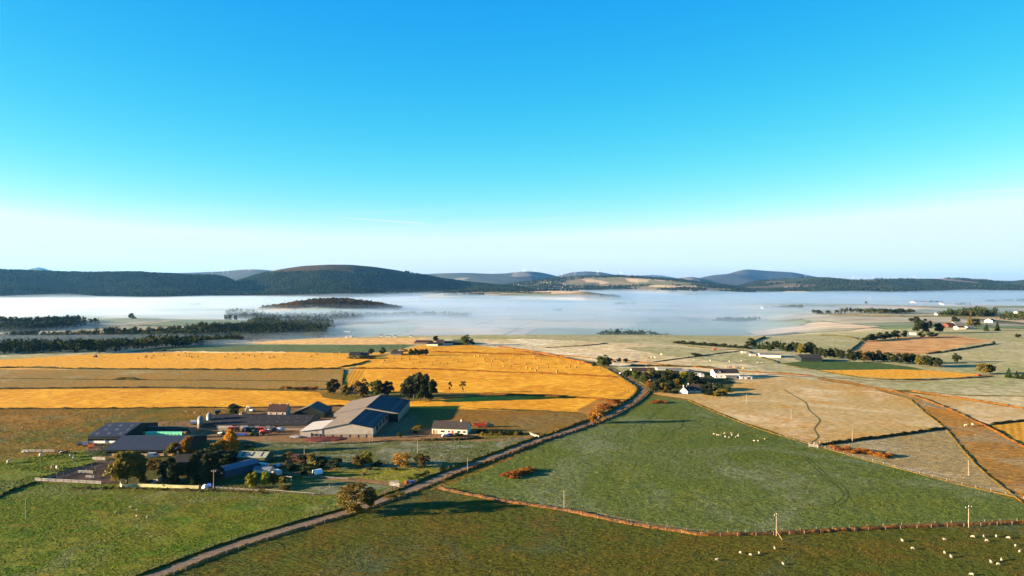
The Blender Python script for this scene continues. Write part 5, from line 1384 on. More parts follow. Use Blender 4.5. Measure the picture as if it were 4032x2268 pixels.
bpx('far_farm', 'far pale farm strip before the compact square wood', 'house', 3735, 1200, 40, 30, 4, 6, 'harl_cream', 'roof_grey')
bpx('far_farm', 'far white farm on the stubble slope crest', 'house', 3018, 1216, 24, 30, 4, 6, 'harl_white', 'roof_grey')
bpx('far_farm', 'far farmstead roofs on the crest below the copse', 'house', 3630, 1194, 50, 40, 4, 7, 'harl_cream', 'roof_brown')
for i, (u, v, w_, l) in enumerate([(1364, 1329, 12, 'white box shed at the mist edge past the pale stubble'), (1379, 1328, 16, 'white low shed beside the box shed at the mist edge'), (1528, 1328, 20, 'white cottage pair at the mist edge past the pale stubble'), (1500, 1325, 12, 'white gabled cottage in the misty hamlet'), (1555, 1328, 14, 'long white cottage in the misty hamlet'), (1618, 1326, 10, 'small white house at the end of the misty hamlet'), (1365, 1308, 26, 'pale farm in the mist behind the box shed')]):
    bpx('misty_house', l, 'house', u, v, w_, 16, 4, 7, 'harl_white', 'roof_pale' if i < 2 else 'roof_grey', over=0.1)

# --- silos, bale stacks, small structures
def silo(x, y, r, h, label):
    root = empty('feed_silo', (x, y, T(x, y)), 0, label, 'silo')
    b = MB(); b.lathe([(r, 1.2), (r, h * 0.86)], 20); b.build('shell', M['galv'], root, True)
    MB().lathe([(r * 1.02, h * 0.86), (r * 0.25, h), (0.1, h + 0.1)], 20).build('cone_roof', M['galv'], root)
    for i in range(4): MB().lathe([(r + 0.03, 1.6 + i * 1.5), (r + 0.03, 1.7 + i * 1.5)], 20).build('hoop', M['steel'], root)
    for i in range(4):
        a = i * math.pi / 2 + 0.6
        MB().box(r * 0.8 * math.cos(a) - .08, r * 0.8 * math.cos(a) + .08, r * 0.8 * math.sin(a) - .08, r * 0.8 * math.sin(a) + .08, -0.4, 1.25).build('leg', M['steel'], root)
silo(-170.4, 378, 1.55, 7.9, 'pale metal feed silo at the corner of the long byre')
silo(-168.6, 385, 1.55, 8.4, 'feed silo standing behind the corner silo, over the byre roof')

M['mint'] = plain('mint', (0.12, 0.46, 0.24), 0.5, 0.12, 0.6)
M['bale_wrap'] = plain('bale_wrap', (0.020, 0.045, 0.038), 0.35, 0.3, 0.8, spec=0.5)
M['straw'] = plain('straw', (0.27, 0.13, 0.022), 0.95, 0.2, 3.0)
def bale_mesh(mat, r=0.68, L=1.25):
    b = MB(); b.lathe([(r * 0.9, -L/2), (r, -L/2 + 0.08), (r * 1.01, 0), (r, L/2 - 0.08), (r * 0.9, L/2)], 14, (0, 0, r), 'x')
    return b.mesh('round_bale', M[mat])
WRAP = bale_mesh('bale_wrap', 0.62, 1.2)
for row in range(3):
    for i in range(20 - row):
        x = -198.2 + i * 1.3 + row * 0.65; y = 372
        o = link_mesh('wrapped_bale', WRAP, None, (x, y, T(x, y) + row * 1.07), R(90))
        tag(o, ['dark green wrapped bale in the bottom row of the silage stack', 'dark green wrapped bale in the middle row of the silage stack', 'dark green wrapped bale in the top row of the silage stack'][row], 'bale', 'wrapped silage bales between the dark sheds')
def sheeted_stack():
    x0, x1, y0 = -189.5, -170.8, 357.5
    root = empty('straw_stack', ((x0 + x1) / 2, y0, T(-180, y0)), 0, 'straw bale stack under a mint-green sheet between the dark sheds', 'stack')
    hl = (x1 - x0) / 2
    for lv in range(3):
        for s in (-1, 1):
            x = s * (hl + 0.2)
            MB().box(min(x, x + s * 1.5), max(x, x + s * 1.5), 0.1, 2.3, -0.2 + lv * 1.15, 0.9 + lv * 1.15).build('straw_bale', M['straw'], root)
    n = 36; vs = []; fs = []
    for i in range(n + 1):
        x = -hl + 2 * hl * i / n
        w = 0.10 * math.sin(i * 1.7) + 0.06 * math.sin(i * 3.1)
        for (y, z) in ((2.8, 2.3), (2.5, 3.2 + w * .6), (1.2, 3.35 + w), (0.05 + w * .5, 3.15 + w), (-0.15 + w, 2.1), (-0.1 + w * .7, 0.9 + w)): vs.append((x, y, z))
    for i in range(n):
        for k in range(5): fs.append((i*6+k, i*6+k+1, (i+1)*6+k+1, (i+1)*6+k))
    MB().add(vs, fs).build('sheet', M['mint'], root, True)
    MB().box(-hl + .1, hl - .1, 0.3, 2.4, -0.3, 3.0).build('straw_core', M['straw'], root)
sheeted_stack()
def ark(u, v):
    p = G(u, v)
    root = empty('pig_ark', p, R(35), 'white half-round ark hut with dark doorway on the garden lawn', 'hut')
    prof = [(1.6 * math.cos(math.pi * i / 12), 1.75 * math.sin(math.pi * i / 12)) for i in range(13)]
    MB().prism(prof, -1.7, 1.7).build('shell', M['white_paint'], root)
    MB().box(-1.74, -1.69, -0.7, 0.7, 0.05, 1.35).build('doorway', M['dark'], root)
    MB().box(1.69, 1.73, -1.5, 1.5, 0.0, 0.5).build('end_board', M['wood_grey'], root)
ark(1250, 1864)
# ---------------------------------------------------------------- hedges, banks, dykes, fences, poles
M['rust_grass'] = field_mat('rust_grass', (0.19, 0.066, 0.008), (0.12, 0.045, 0.008), (0.24, 0.12, 0.016), big=0.2, fine=1.2, bump_d=0.2)
M['dry_grass'] = field_mat('dry_grass', (0.19, 0.108, 0.014), (0.14, 0.085, 0.012), (0.12, 0.10, 0.02), big=0.2, fine=1.2, bump_d=0.2)
M['dark_hedge'] = field_mat('dark_hedge', (0.040, 0.036, 0.010), (0.060, 0.045, 0.012), (0.025, 0.028, 0.008), big=0.2, fine=1.2, bump_d=0.2)
M['dyke'] = field_mat('dyke', (0.085, 0.068, 0.045), (0.06, 0.05, 0.036), (0.12, 0.095, 0.07), big=0.3, fine=1.5, bump_d=0.1)
M['pale_dyke'] = field_mat('pale_dyke', (0.40, 0.31, 0.20), (0.30, 0.23, 0.15), None, big=0.3, fine=1.5, bump_d=0.1)
_bn = [0]
def bank(line, w, h, mat, name, label, cat, tufts=3.0, gap=0.0):
    """a ragged bank along a plan line: uneven body with leaf or grass tufts standing out of it"""
    _bn[0] += 1
    rng = np.random.default_rng(100 + _bn[0])
    ln = smooth_line(line, max(2.0, min(14.0, 0.006 * Vector(line[0]).length)))
    L0 = offset_line(ln, 0)
    sec = [(-0.5, -0.15), (-0.36, 0.62), (0.0, 1.0), (0.36, 0.62), (0.5, -0.15)]
    vs = []; fs = []
    m = len(ln)
    for i in range(m):
        a = ln[max(0, i-1)]; b = ln[min(m-1, i+1)]; t = (b - a).normalized(); nrm = Vector((t.y, -t.x))
        e = 0.15 if i in (0, m - 1) else 1.0
        ww = w * rng.uniform(0.65, 1.25); hh = h * rng.uniform(0.5, 1.25) * e
        if gap and rng.uniform() < gap: hh *= 0.3
        for q, z in sec:
            p = ln[i] + nrm * (q * ww * (1 + rng.uniform(-.15, .15)))
            vs.append((p.x, p.y, T(p.x, p.y) + z * hh))
    for i in range(m - 1):
        for k in range(4): fs.append((i*5+k, i*5+k+1, (i+1)*5+k+1, (i+1)*5+k))
    c = []
    for i in range(m - 1):
        for k in range(int(max(1, tufts))):
            q = ln[i].lerp(ln[i+1], rng.uniform()); p = q + Vector((rng.uniform(-.5, .5), rng.uniform(-.5, .5))) * w
            c.append((p.x, p.y, T(p.x, p.y) + h * rng.uniform(0.3, 1.0)))
    c = np.array(c)
    if len(c):
        nn = np.tile(np.array([0, 0, 1.0]), (len(c), 1))
        lq = leaf_quads(c, nn, rng.uniform(0.18, 0.42, len(c)) * (0.6 + h * 0.4), rng)
        n0 = len(vs); vs += lq.tolist(); fs += [(n0+4*i, n0+4*i+1, n0+4*i+2, n0+4*i+3) for i in range(len(c))]
    me = bpy.data.meshes.new(name); me.from_pydata(vs, [], fs); me.update(); me.materials.append(M[mat])
    o = link_mesh(name, me); tag(o, label, cat)
    return o
FENCE_PTS = [(1105,1228),(1160,1240),(1280,1263),(1400,1280),(1500,1300),(1600,1320),(1700,1335),(1780,1345),(1950,1342),(2100,1335),(2300,1325),(2576,1315),(2700,1310)]
EAST_PTS = [(1730,1006),(1790,1032),(1870,1065),(1960,1095),(2055,1122),(2160,1152),(2300,1189),(2420,1220),(2560,1252),(2700,1290)]
def rline(a, b, off): return offset_line([q for q in ROADL if a < q.y < b], off)
bank(KP(*FENCE_PTS), 2.4, 0.75, 'rust_grass', 'hedge_bank', 'rust-red grass bank dividing the big green field from the olive pasture', 'bank', 6)
bank(KP(*EAST_PTS), 1.1, 0.3, 'dry_grass', 'grass_bank', 'thin straw-coloured bank between big green field and frosted pasture', 'bank', 4)
bank(rline(90, 300, -3.6), 1.1, 0.45, 'dark_hedge', 'hedge_bank', 'dark verge bank along the pasture side of the near lane', 'bank', 5)
bank(rline(290, 470, -3.6), 1.5, 0.8, 'dry_grass', 'grass_bank', 'dry verge bank along the paddock side of the lane', 'bank', 5)
bank(rline(90, 285, 3.4), 1.2, 0.6, 'dry_grass', 'grass_bank', 'dry verge under the post fence of the olive pasture', 'bank', 5)
bank(rline(280, 520, 3.9), 2.2, 0.9, 'rust_grass', 'hedge_bank', 'orange grass bank between the lane and the big green field', 'bank', 6)
bank(rline(380, 640, -4.2), 1.8, 0.9, 'dark_hedge', 'hedge_bank', 'dark bank under the golden stubble at the lane bend', 'bank', 5)
bank(KP((2057,1121),(2160,1108),(2280,1092),(2380,1078)), 1.6, 1.4, 'dark_hedge', 'stone_dyke', 'dark dyke splitting the frosted pastures above the gate', 'wall', 3)
bank(GP((1700,1386),(1800,1389),(1980,1395),(2139,1400)), 2.4, 1.5, 'rust_grass', 'hedgerow', 'short rust hedge high across the golden hill', 'hedge', 3)
bank(GP((1362,1452),(1500,1452),(1700,1455),(1900,1463),(2150,1472),(2430,1486)), 2.2, 1.3, 'rust_grass', 'hedgerow', 'long rust hedge halving the golden hill', 'hedge', 3)
bank(GP((1880,1551),(2060,1557),(2200,1563),(2395,1574)), 2.2, 1.2, 'rust_grass', 'hedgerow', 'rust hedge below the lone pines', 'hedge', 3)
bank(GP((1880,1610),(2000,1615),(2120,1619),(2274,1627)), 1.2, 0.8, 'dark_hedge', 'hedgerow', 'thin dark hedge between golden strip and brown field', 'hedge', 3)
bank(GP((1948,1365),(2040,1376),(2127,1391),(2210,1408),(2282,1426),(2340,1440)), 2.4, 1.6, 'rust_grass', 'hedgerow', 'dark rust hedge along the crest of the golden hill', 'hedge', 3)
bank(KP((-200,928),(0,926),(60,925),(200,929),(330,930),(480,931),(650,931),(866,928)), 2.4, 1.7, 'dark_hedge', 'hedgerow', 'long dark hedge under the bale-dotted stubble', 'hedge', 3)
bank(KP((-200,979),(0,979),(400,976),(600,980),(800,985)), 2.0, 1.2, 'dark_hedge', 'hedgerow', 'dark hedge above the lower golden strip', 'hedge', 3)
bank(KP((-200,1030),(0,1029.5),(300,1028),(600,1026),(760,1025),(880,1021)), 1.8, 1.0, 'dark_hedge', 'hedgerow', 'dark hedge below the lower golden strip', 'hedge', 3)
bank(GP((-100,1489),(0,1490),(300,1494),(450,1496),(700,1497),(970,1499),(1300,1502)), 0.9, 0.5, 'dark_hedge', 'hedgerow', 'thin fence-line hedge through the tan strip', 'hedge', 2)
bank(GP((440,1495),(500,1493.5),(550,1495)), 5, 2.0, 'dark_hedge', 'shadow_mound', 'flat dark mound standing in for a shadow on the thin hedge in the tan strip', 'hedge', 6)  # only a lens of shadow here, built as a low dark mound
bank(GP((370,1391),(540,1389),(720,1387),(900,1389),(1000,1388),(1130,1388)), 1.4, 1.1, 'pale_dyke', 'stone_dyke', 'pale stone dyke between kale field and bale stubble', 'wall', 0)
bank(KP((866,930),(862,955),(860,985)), 1.6, 0.8, 'dark_hedge', 'hedgerow', 'short dark hedge at the golden hill corner', 'hedge', 3)
bank(GP((1330,1448),(1400,1436),(1455,1420)), 2.2, 1.2, 'dark_hedge', 'hedgerow', 'dark hedge climbing to the long steading', 'hedge', 3)
bank(KP((2290,984),(2400,1000),(2500,1015),(2576,1028),(2700,1048)), 2.0, 1.0, 'rust_grass', 'hedgerow', 'rust hedge between the two pale strips past the moor', 'hedge', 3)
bank(KP((2490,1069),(2530,1064),(2576,1059),(2700,1045)), 2.0, 1.3, 'dark_hedge', 'hedgerow', 'dark hedge over the striped golden corner', 'hedge', 3)
bank(KP((2330,891),(2400,882),(2450,874),(2505,865)), 2.4, 1.8, 'dark_hedge', 'hedgerow', 'dark hedge under the russet scrub field', 'hedge', 3)
bank(KP((2138,884),(2152,872),(2168,859)), 2.0, 1.6, 'dark_hedge', 'hedgerow', 'dark hedge beside the russet scrub field end', 'hedge', 3)
bank(KP((1960,915),(2040,930),(2150,948),(2260,956),(2450,951),(2500,946)), 1.6, 1.0, 'dark_hedge', 'hedgerow', 'dark track-side hedge under the small golden strip', 'hedge', 3)
bank(KP((1730,872),(1800,878),(1870,882),(1900,893),(1960,914)), 1.8, 1.0, 'dark_hedge', 'hedgerow', 'dark hedge round the poultry field', 'hedge', 3)
bank(KP((1870,882),(1790,892),(1690,905),(1640,912)), 1.4, 0.8, 'dark_hedge', 'hedgerow', 'thin hedge across the frosted fields by the oval thicket', 'hedge', 2)
bank(KP((1560,906),(1640,915),(1760,925),(1850,933),(1960,940),(2050,946)), 2.4, 1.0, 'rust_grass', 'hedgerow', 'rust strip across the frosted fields behind the hamlet', 'hedge', 3)
bank(KP((1580,920),(1680,922),(1800,925)), 3.0, 1.6, 'dark_hedge', 'hedgerow', 'dark hedge behind the hamlet sheds', 'hedge', 4)
bank(KP((1300,884),(1400,893),(1500,902),(1560,907)), 2.0, 0.8, 'rust_grass', 'hedgerow', 'pinkish grass strip above the golden hill crest', 'hedge', 2)
bank(KP((1370,875),(1480,869),(1530,863)), 1.4, 0.9, 'dark_hedge', 'hedgerow', 'winding dark hedge in the pale frosted pasture', 'hedge', 2)
bank(KP((2290,1004),(2330,1040),(2380,1080),(2430,1140),(2470,1182),(2545,1242),(2576,1266)), 1.2, 0.35, 'dry_grass', 'grass_bank', 'straw-coloured edge along the moor strip', 'bank', 4)
bank(KP((2180,974),(2260,986),(2350,1014),(2470,1067),(2576,1124),(2700,1190)), 1.6, 0.7, 'rust_grass', 'grass_bank', 'rusty edge on the upper side of the moor strip', 'bank', 4)
bank(GP((1105,1745),(1300,1749),(1480,1741),(1560,1735),(1700,1738)), 0.8, 0.5, 'dark_hedge', 'hedgerow', 'thin dark hedge between yard and frosty paddock', 'hedge', 4)
bank(GP((1640,1736),(1740,1735),(1830,1731),(1905,1725)), 1.8, 1.2, 'dark_hedge', 'hedgerow', 'dark hedge before the pink-walled cottage', 'hedge', 8)
bank(GP((280,1926),(470,1925),(600,1930),(760,1933),(900,1936),(1050,1944)), 1.8, 0.8, 'dark_hedge', 'hedgerow', 'ragged dark grass margin under the cream garden wall', 'hedge', 8)
bank(GP((-40,1975),(40,1935),(140,1900)), 2.0, 0.7, 'dark_hedge', 'hedgerow', 'dark tussock margin from pens into the cow pasture', 'hedge', 6)
bank(GP((140,1892),(240,1862),(330,1838),(400,1823)), 1.2, 0.8, 'dark_hedge', 'hedgerow', 'dark ditch margin along the stock pens', 'hedge', 6)
bank(KP((2050,790),(2200,795),(2330,797),(2576,800)), 5, 3.0, 'dark_hedge', 'hedgerow', 'thin dark hedge far out in the frosted valley fields', 'hedge', 3)
bank(KP((2060,844),(2120,846),(2172,858)), 3, 1.8, 'dark_hedge', 'hedgerow', 'dark hedge between misty fields and russet scrub', 'hedge', 3)
bank(KP((1870,872),(1900,858),(1925,848)), 3, 1.8, 'dark_hedge', 'hedgerow', 'slanting hedge below the misty valley field', 'hedge', 3)

def pmesh(key, fn, _c={}):
    if key not in _c: _c[key] = fn()
    return _c[key]
def fence(line, spacing, h, rails, label, group=None, pw=0.14, name='post_fence', mat='wood_grey', rail_w=0.05, resample=True, mesh_panel=False):
    ln = smooth_line(line, 1.0) if resample else [Vector(q) for q in line]
    pts = [ln[0]]; acc = 0
    for i in range(1, len(ln)):
        acc += (ln[i] - ln[i-1]).length
        if acc >= spacing: pts.append(ln[i]); acc = 0
    c = pts[len(pts) // 2]
    o0 = Vector((c.x, c.y, T(c.x, c.y)))
    root = empty(name, o0, 0, label, 'fence', group)
    pm = pmesh(('post', h, pw, mat), lambda: MB().taper(-pw/2, pw/2, -pw/2, pw/2, -0.3, h, 0.01, 0.01).mesh('post', M[mat]))
    P3 = [Vector((p.x, p.y, T(p.x, p.y))) for p in pts]
    for p in P3: link_mesh('post', pm, root, p - o0, rnd.uniform(0, 0.3))
    for z, w_ in rails:
        b = MB()
        for a, q in zip(P3[:-1], P3[1:]):
            b.bar(a - o0 + Vector((0, 0, z)), q - o0 + Vector((0, 0, z)), 0.03, w_)
        b.build('rail' if w_ > 0.06 else 'wire', M[mat] if w_ > 0.06 else M['steel'], root)
    return root
W3 = [(0.35, 0.02), (0.7, 0.02), (1.0, 0.02)]
R3 = [(0.35, 0.12), (0.7, 0.12), (1.05, 0.12)]
fence(rline(130, 300, -4.6), 3.2, 1.25, W3, 'post-and-wire fence on the pasture side of the near lane', pw=0.17, mat='wood_tan')
fence(rline(130, 300, 4.4), 3.0, 1.25, W3, 'post-and-wire fence on the olive pasture side of the near lane', pw=0.17, mat='wood_grey')
fence(rline(310, 520, 5.0), 3.4, 1.2, W3, 'wire fence on the orange bank beside the big green field', pw=0.16)
fence(offset_line(smooth_line(KP(*FENCE_PTS), 4), 1.3), 5.0, 1.1, W3, 'wire fence along the rust-red bank, olive pasture side', pw=0.12)
fence(offset_line(smooth_line(KP(*FENCE_PTS[4:]), 4), -1.3), 5.5, 1.1, W3, 'wire fence along the rust-red bank, green field side', pw=0.12)
fence(KP(*EAST_PTS[3:]), 5.0, 1.1, W3, 'wire fence on the thin straw-coloured bank')
fence(GP((783,1921),(850,1924),(940,1930),(1030,1936)), 1.4, 1.3, R3[:2], 'dark upright-post rail fence below the lime trees', mat='wood_grey', pw=0.2)
fence(GP((1046,1935),(1110,1940),(1180,1946),(1240,1950)), 0.7, 0.9, [(0.75, 0.1)], 'pale picket fence at the corner of the lower paddock', mat='fence_white', pw=0.1)
fence(GP((1240,1950),(1275,1930),(1310,1915),(1330,1905)), 3.0, 1.3, W3, 'pale post fence running up from the picket corner', mat='fence_white', pw=0.2)
fence(GP((1500,1948),(1540,1930),(1568,1916)), 1.6, 1.2, R3[1:], 'white post fence beside the farm sign', mat='fence_white', pw=0.18)
fence(GP((1390,1892),(1415,1880),(1440,1868),(1460,1858),(1485,1846)), 3.4, 1.1, W3[1:], 'white-topped post fence across the bright paddock', mat='fence_white', pw=0.2)
fence(GP((1195,1884),(1250,1880),(1300,1885),(1390,1890)), 2.2, 1.1, R3[:2], 'rail fence beside the drive below the ark hut', mat='wood_grey', pw=0.16)
fence(GP((1480,1890),(1560,1880),(1640,1865),(1700,1850),(1784,1838)), 3.0, 1.1, W3, 'wire fence between bright paddock and lane', pw=0.16)
fence(GP((1030,1748),(1110,1747),(1300,1750),(1480,1742)), 3.5, 1.1, W3, 'wire fence along the yard edge', pw=0.15)
# stock pens
fence(GP((137,1893),(180,1896),(240,1899),(300,1902),(360,1905),(416,1908)), 3.0, 1.35, [(0.3, 0.16), (0.7, 0.16), (1.15, 0.16)], 'white hurdle fence along the front of the stock pens', mat='fence_white', pw=0.16, name='hurdle_fence')
fence(GP((172,1892),(240,1870),(310,1850),(380,1836),(425,1826)), 2.4, 1.4, R3, 'grey rail fence along the back of the stock pens', pw=0.18, name='pen_fence')
fence(GP((225,1888),(270,1874),(330,1858),(425,1848)), 2.4, 1.4, R3, 'grey rail fence through the middle of the stock pens', pw=0.18, name='pen_fence')
fence(GP((306,1864),(336,1865),(365,1866)), 1.6, 1.45, R3 + [(1.3, 0.12)], 'white gate row inside the stock pens', mat='fence_white', pw=0.12, name='hurdle_fence')
fence(GP((340,1890),(390,1876),(428,1866)), 2.4, 1.4, R3, 'grey rail fence dividing the last stock pen', pw=0.18, name='pen_fence')
fence(GP((336,1882),(370,1884)), 2.0, 1.5, R3, 'white hurdle standing alone in the stock pens', mat='fence_white', pw=0.12, name='hurdle_fence')
fence(GP((85,1780),(130,1780),(180,1780),(230,1780)), 2.4, 1.3, [(0.3, 0.2), (0.7, 0.2), (1.1, 0.2)], 'white hurdle row beside the resting cattle', mat='fence_white', pw=0.14, name='hurdle_fence')
fence(GP((362,1810),(390,1811),(414,1812)), 1.8, 1.4, [(0.3, 0.22), (0.7, 0.22), (1.1, 0.22)], 'white panel fence round the cattle shed apron', mat='fence_white', pw=0.14, name='hurdle_fence')
fence(GP((330,1786),(360,1774),(400,1764)), 1.8, 1.5, R3, 'grey handling race beside the cattle shed apron', pw=0.16, name='pen_fence')
fence(GP((346,1796),(380,1782),(410,1772)), 1.8, 1.5, R3, 'grey handling race rail nearer the open shed', pw=0.16, name='pen_fence')
# cream garden wall
def garden_wall(pts, label):
    ln = smooth_line(pts, 2.0)
    c = ln[len(ln) // 2]; o0 = Vector((c.x, c.y, T(c.x, c.y)))
    root = empty('garden_wall', o0, 0, label, 'wall')
    for a, b in zip(ln[:-1], ln[1:]):
        pa = Vector((a.x, a.y, T(a.x, a.y) + 0.45)) - o0; pb = Vector((b.x, b.y, T(b.x, b.y) + 0.45)) - o0
        d = (pb - pa) * 0.008
        MB().bar(pa + d, pb - d, 0.22, 1.55 + rnd.uniform(-.06, .06)).build('wall_panel', M['cream_wall'], root)
M['cream_wall'] = plain('cream_wall', (0.42, 0.36, 0.17), 0.95, 0.12, 0.8, dirt=(0.26, 0.21, 0.09))
garden_wall(GP((474,1908),(480,1920),(540,1917),(640,1920),(720,1923),(783,1924)), 'cream panelled wall along the farm garden, lit by low sun')

# field gate
def gate(u0, v0, u1, v1, label, mat='galv', h=1.3):
    a, b = G(u0, v0), G(u1, v1)
    root = empty('field_gate', a, math.atan2(b.y - a.y, b.x - a.x), label, 'gate')
    L = (b.xy - a.xy).length
    for x in (0, L): MB().box(x - 0.12, x + 0.12, -0.12, 0.12, -0.3, h + 0.25).build('post', M['wood_grey'], root)
    for z in (0.25, 0.55, 0.85, h): MB().box(0.15, L - 0.15, -0.03, 0.03, z - 0.05, z + 0.05).build('bar', M[mat], root)
    MB().bar((0.2, 0, 0.2), (L - 0.2, 0, h), 0.05).build('brace', M[mat], root)
gate(3186, 1758, 3220, 1764, 'metal field gate at the corner of the frosted pastures')
gate(3206, 1752, 3228, 1749, 'second field gate behind the corner gate', 'wood_grey')
gate(2086, 1712, 2122, 1725, 'white gate open beside the lane junction', 'fence_white')
gate(1536, 1912, 1572, 1918, 'white low gate under the farm sign', 'fence_white')
def sign(u, v, w, h, legs, label, mat='wood_grey', rz=0.0):
    p = G(u, v)
    root = empty('sign_board', p, rz, label, 'sign')
    MB().box(-w/2, w/2, -0.05, 0.05, legs, legs + h).build('board', M[mat], root)
    for x in (-w * 0.38, w * 0.38): MB().box(x - 0.08, x + 0.08, 0.052, 0.2, -0.3, legs + h * 0.9).build('post', M['wood_grey'], root)
sign(1552, 1912, 3.7, 1.1, 0.9, 'grey wooden farm sign board at the drive mouth')
sign(1138, 1898, 2.6, 0.7, 1.6, 'bare timber board on a post beside the lower paddock', rz=R(-15))

def pole(u, v, vt, arm, label, stays=False):
    p = G(u, v); h = (v - vt) * mpp(p) * 1.06
    root = empty('utility_pole', p, rnd.uniform(-.3, .3), label, 'utility pole')
    MB().tube((0, 0, -0.4), (0, 0, h), 0.12, 0.08, 8).build('pole', M['pole_wood'], root)
    if arm:
        MB().box(-arm, arm, -0.08, 0.08, h - 0.45, h - 0.3).build('cross_arm', M['pole_wood'], root)
        for x in (-arm * 0.9, 0.0, arm * 0.9):
            MB().lathe([(0.05, h - 0.3 if x else h), (0.08, h - 0.15 if x else h + 0.15), (0.03, h - 0.02 if x else h + 0.28)], 6, (x, 0, 0)).build('insulator', M['white_paint'], root)
    return root
M['pole_wood'] = plain('pole_wood', (0.26, 0.20, 0.13), 0.9, 0.2, 3.0)
for u, v, vt, arm, lab in [
 (101, 2043, 1966, 0, 'bare pole alone in the near bright pasture'), (841, 1924, 1856, 0.9, 'pole with cross-arm at the end of the cream wall'),
 (1198, 1790, 1761, 1.1, 'short-looking pole with cross-arm behind the dark bushes'), (1644, 1798, 1738, 0, 'pole rising above the thorn trees'),
 (1841, 1858, 1806, 0, 'pole on the lane verge above the bright paddock'), (3057, 2110, 2029, 0.7, 'stayed pole on the rust-red bank'),
 (3814, 2077, 1998, 1.3, 'pole with cross-arm on the rust-red bank'), (3813, 1874, 1814, 0, 'pole in the lower frosted pasture'),
 (3356, 1741, 1691, 0, 'pole beside the dark dyke'), (3115, 1653, 1612, 0, 'pole in the middle of the frosted tan pasture'),
 (2939, 1590, 1553, 0, 'pole in the frosted pasture near the hamlet'), (2221, 2004, 1934, 0, 'pole beside the bend of the rust-red bank'),
 (2543, 1445, 1410, 0.9, 'pole over the brown-roofed hamlet house'), (2808, 1536, 1510, 0.8, 'pole above the bungalow garden'),
 (1466, 1742, 1712, 0, 'thin post in front of the big shed corner'), (1454, 1743, 1712, 0, 'second thin post in front of the big shed corner'),
 (1748, 1362, 1320, 0, 'mast beside the hilltop farmhouse')]:
    pole(u, v, vt, arm, lab)
def stay(u0, v0):
    p = G(u0, v0)
    root = tag(MB().bar((p.x, p.y, p.z), (p.x - 1.2, p.y + 2.5, p.z + 2.6), 0.12).build('pole_stay', M['wood_tan']), 'yellow guarded stay leaning to the pole on the rust-red bank', 'pole stay')
stay(3080, 2126)
# ---------------------------------------------------------------- trodden lines and wheel tracks
def ribbon_strip(pts, w, mat, name='wheel_track', dz=0.03, step=4.0):
    ln = smooth_line(pts, step)
    a = offset_line(ln, w / 2); b = offset_line(ln, -w / 2)
    vs = []
    for p, q in zip(a, b):
        vs.append((p.x, p.y, T(p.x, p.y) + dz)); vs.append((q.x, q.y, T(q.x, q.y) + dz))
    fs = [(2*i, 2*i+1, 2*i+3, 2*i+2) for i in range(len(ln) - 1)]
    me = bpy.data.meshes.new(name); me.from_pydata(vs, [], fs); me.update(); me.materials.append(M[mat])
    bm = bmesh.new(); bm.from_mesh(me); bmesh.ops.recalc_face_normals(bm, faces=bm.faces); bm.to_mesh(me); bm.free()
    o = link_mesh(name, me); tag(o, kind='structure')
M['worn_green'] = field_mat('worn_green', (0.034, 0.046, 0.007), (0.042, 0.052, 0.008), None, big=0.05, fine=1.0, bump_d=0.2)
M['worn_tan'] = field_mat('worn_tan', (0.105, 0.085, 0.028), (0.085, 0.075, 0.025), None, big=0.05, fine=1.0, bump_d=0.2)
M['worn_gold'] = field_mat('worn_gold', (0.34, 0.150, 0.010), (0.40, 0.18, 0.014), None, big=0.05, fine=1.0, bump_d=0.2)
z6 = lambda x, y: (2800 + x / 2.07, 1300 + y / 2.07)
z5 = lambda x, y: (2200 + x / 3.22, 1350 + y / 3.22)
zz = lambda x, y: (2500 + x / 1.6815, 1800 + y / 1.6815)
ribbon_strip(GP(*[z6(*p) for p in [(590,480),(670,530),(770,590),(800,650),(880,720),(885,745),(845,800),(850,820),(875,865),(870,880),(810,925)]]), 0.9, 'worn_tan', 'sheep_path')
tram = smooth_line(GP(*[z6(*p) for p in [(690,980),(760,1030),(850,1110),(950,1200),(1070,1290),(1100,1345),(1060,1400),(960,1445)]]), 4)
for off in (-0.9, 0.9): ribbon_strip(offset_line(tram, off), 0.45, 'worn_green')
tram = smooth_line(GP(*[z5(*p) for p in [(640,440),(750,540),(850,575),(862,615),(790,660),(680,700),(520,715)]]), 4)
for off in (-1.2, 1.2): ribbon_strip(offset_line(tram, off), 0.8, 'worn_gold')
tram = smooth_line(GP(*[z5(*p) for p in [(420,300),(600,370),(760,460),(900,530),(985,590),(960,650),(850,700)]]), 4)
for off in (-1.2, 1.2): ribbon_strip(offset_line(tram, off), 0.8, 'worn_gold')
for k in range(5):
    u0, u1 = 1372 + 15 * k, 1345 + 13 * k
    ribbon_strip(GP((u0, 1458), ((u0 + u1) / 2, 1485), (u1, 1516)), 1.6, 'worn_gold')
for k in range(4):
    ribbon_strip(GP((1180 + 22 * k, 1560), (1240 + 12 * k, 1545), (1290 + 8 * k, 1534)), 0.9, 'worn_gold')
r5 = random.Random(21)
for x0, y0, x1, y1 in [(1400, 780, 950, 1080), (1680, 940, 1240, 1270), (1240, 880, 980, 1150), (900, 1040, 640, 1230), (1560, 1040, 1330, 1260), (1340, 790, 1290, 880), (600, 1130, 560, 1290)]:
    pts = []
    for i in range(7):
        t = i / 6; q = z5(x0 + (x1 - x0) * t + r5.uniform(-35, 35), y0 + (y1 - y0) * t + r5.uniform(-12, 12)); pts.append(q)
    ribbon_strip(GP(*pts), 0.5, 'worn_green', 'sheep_path')

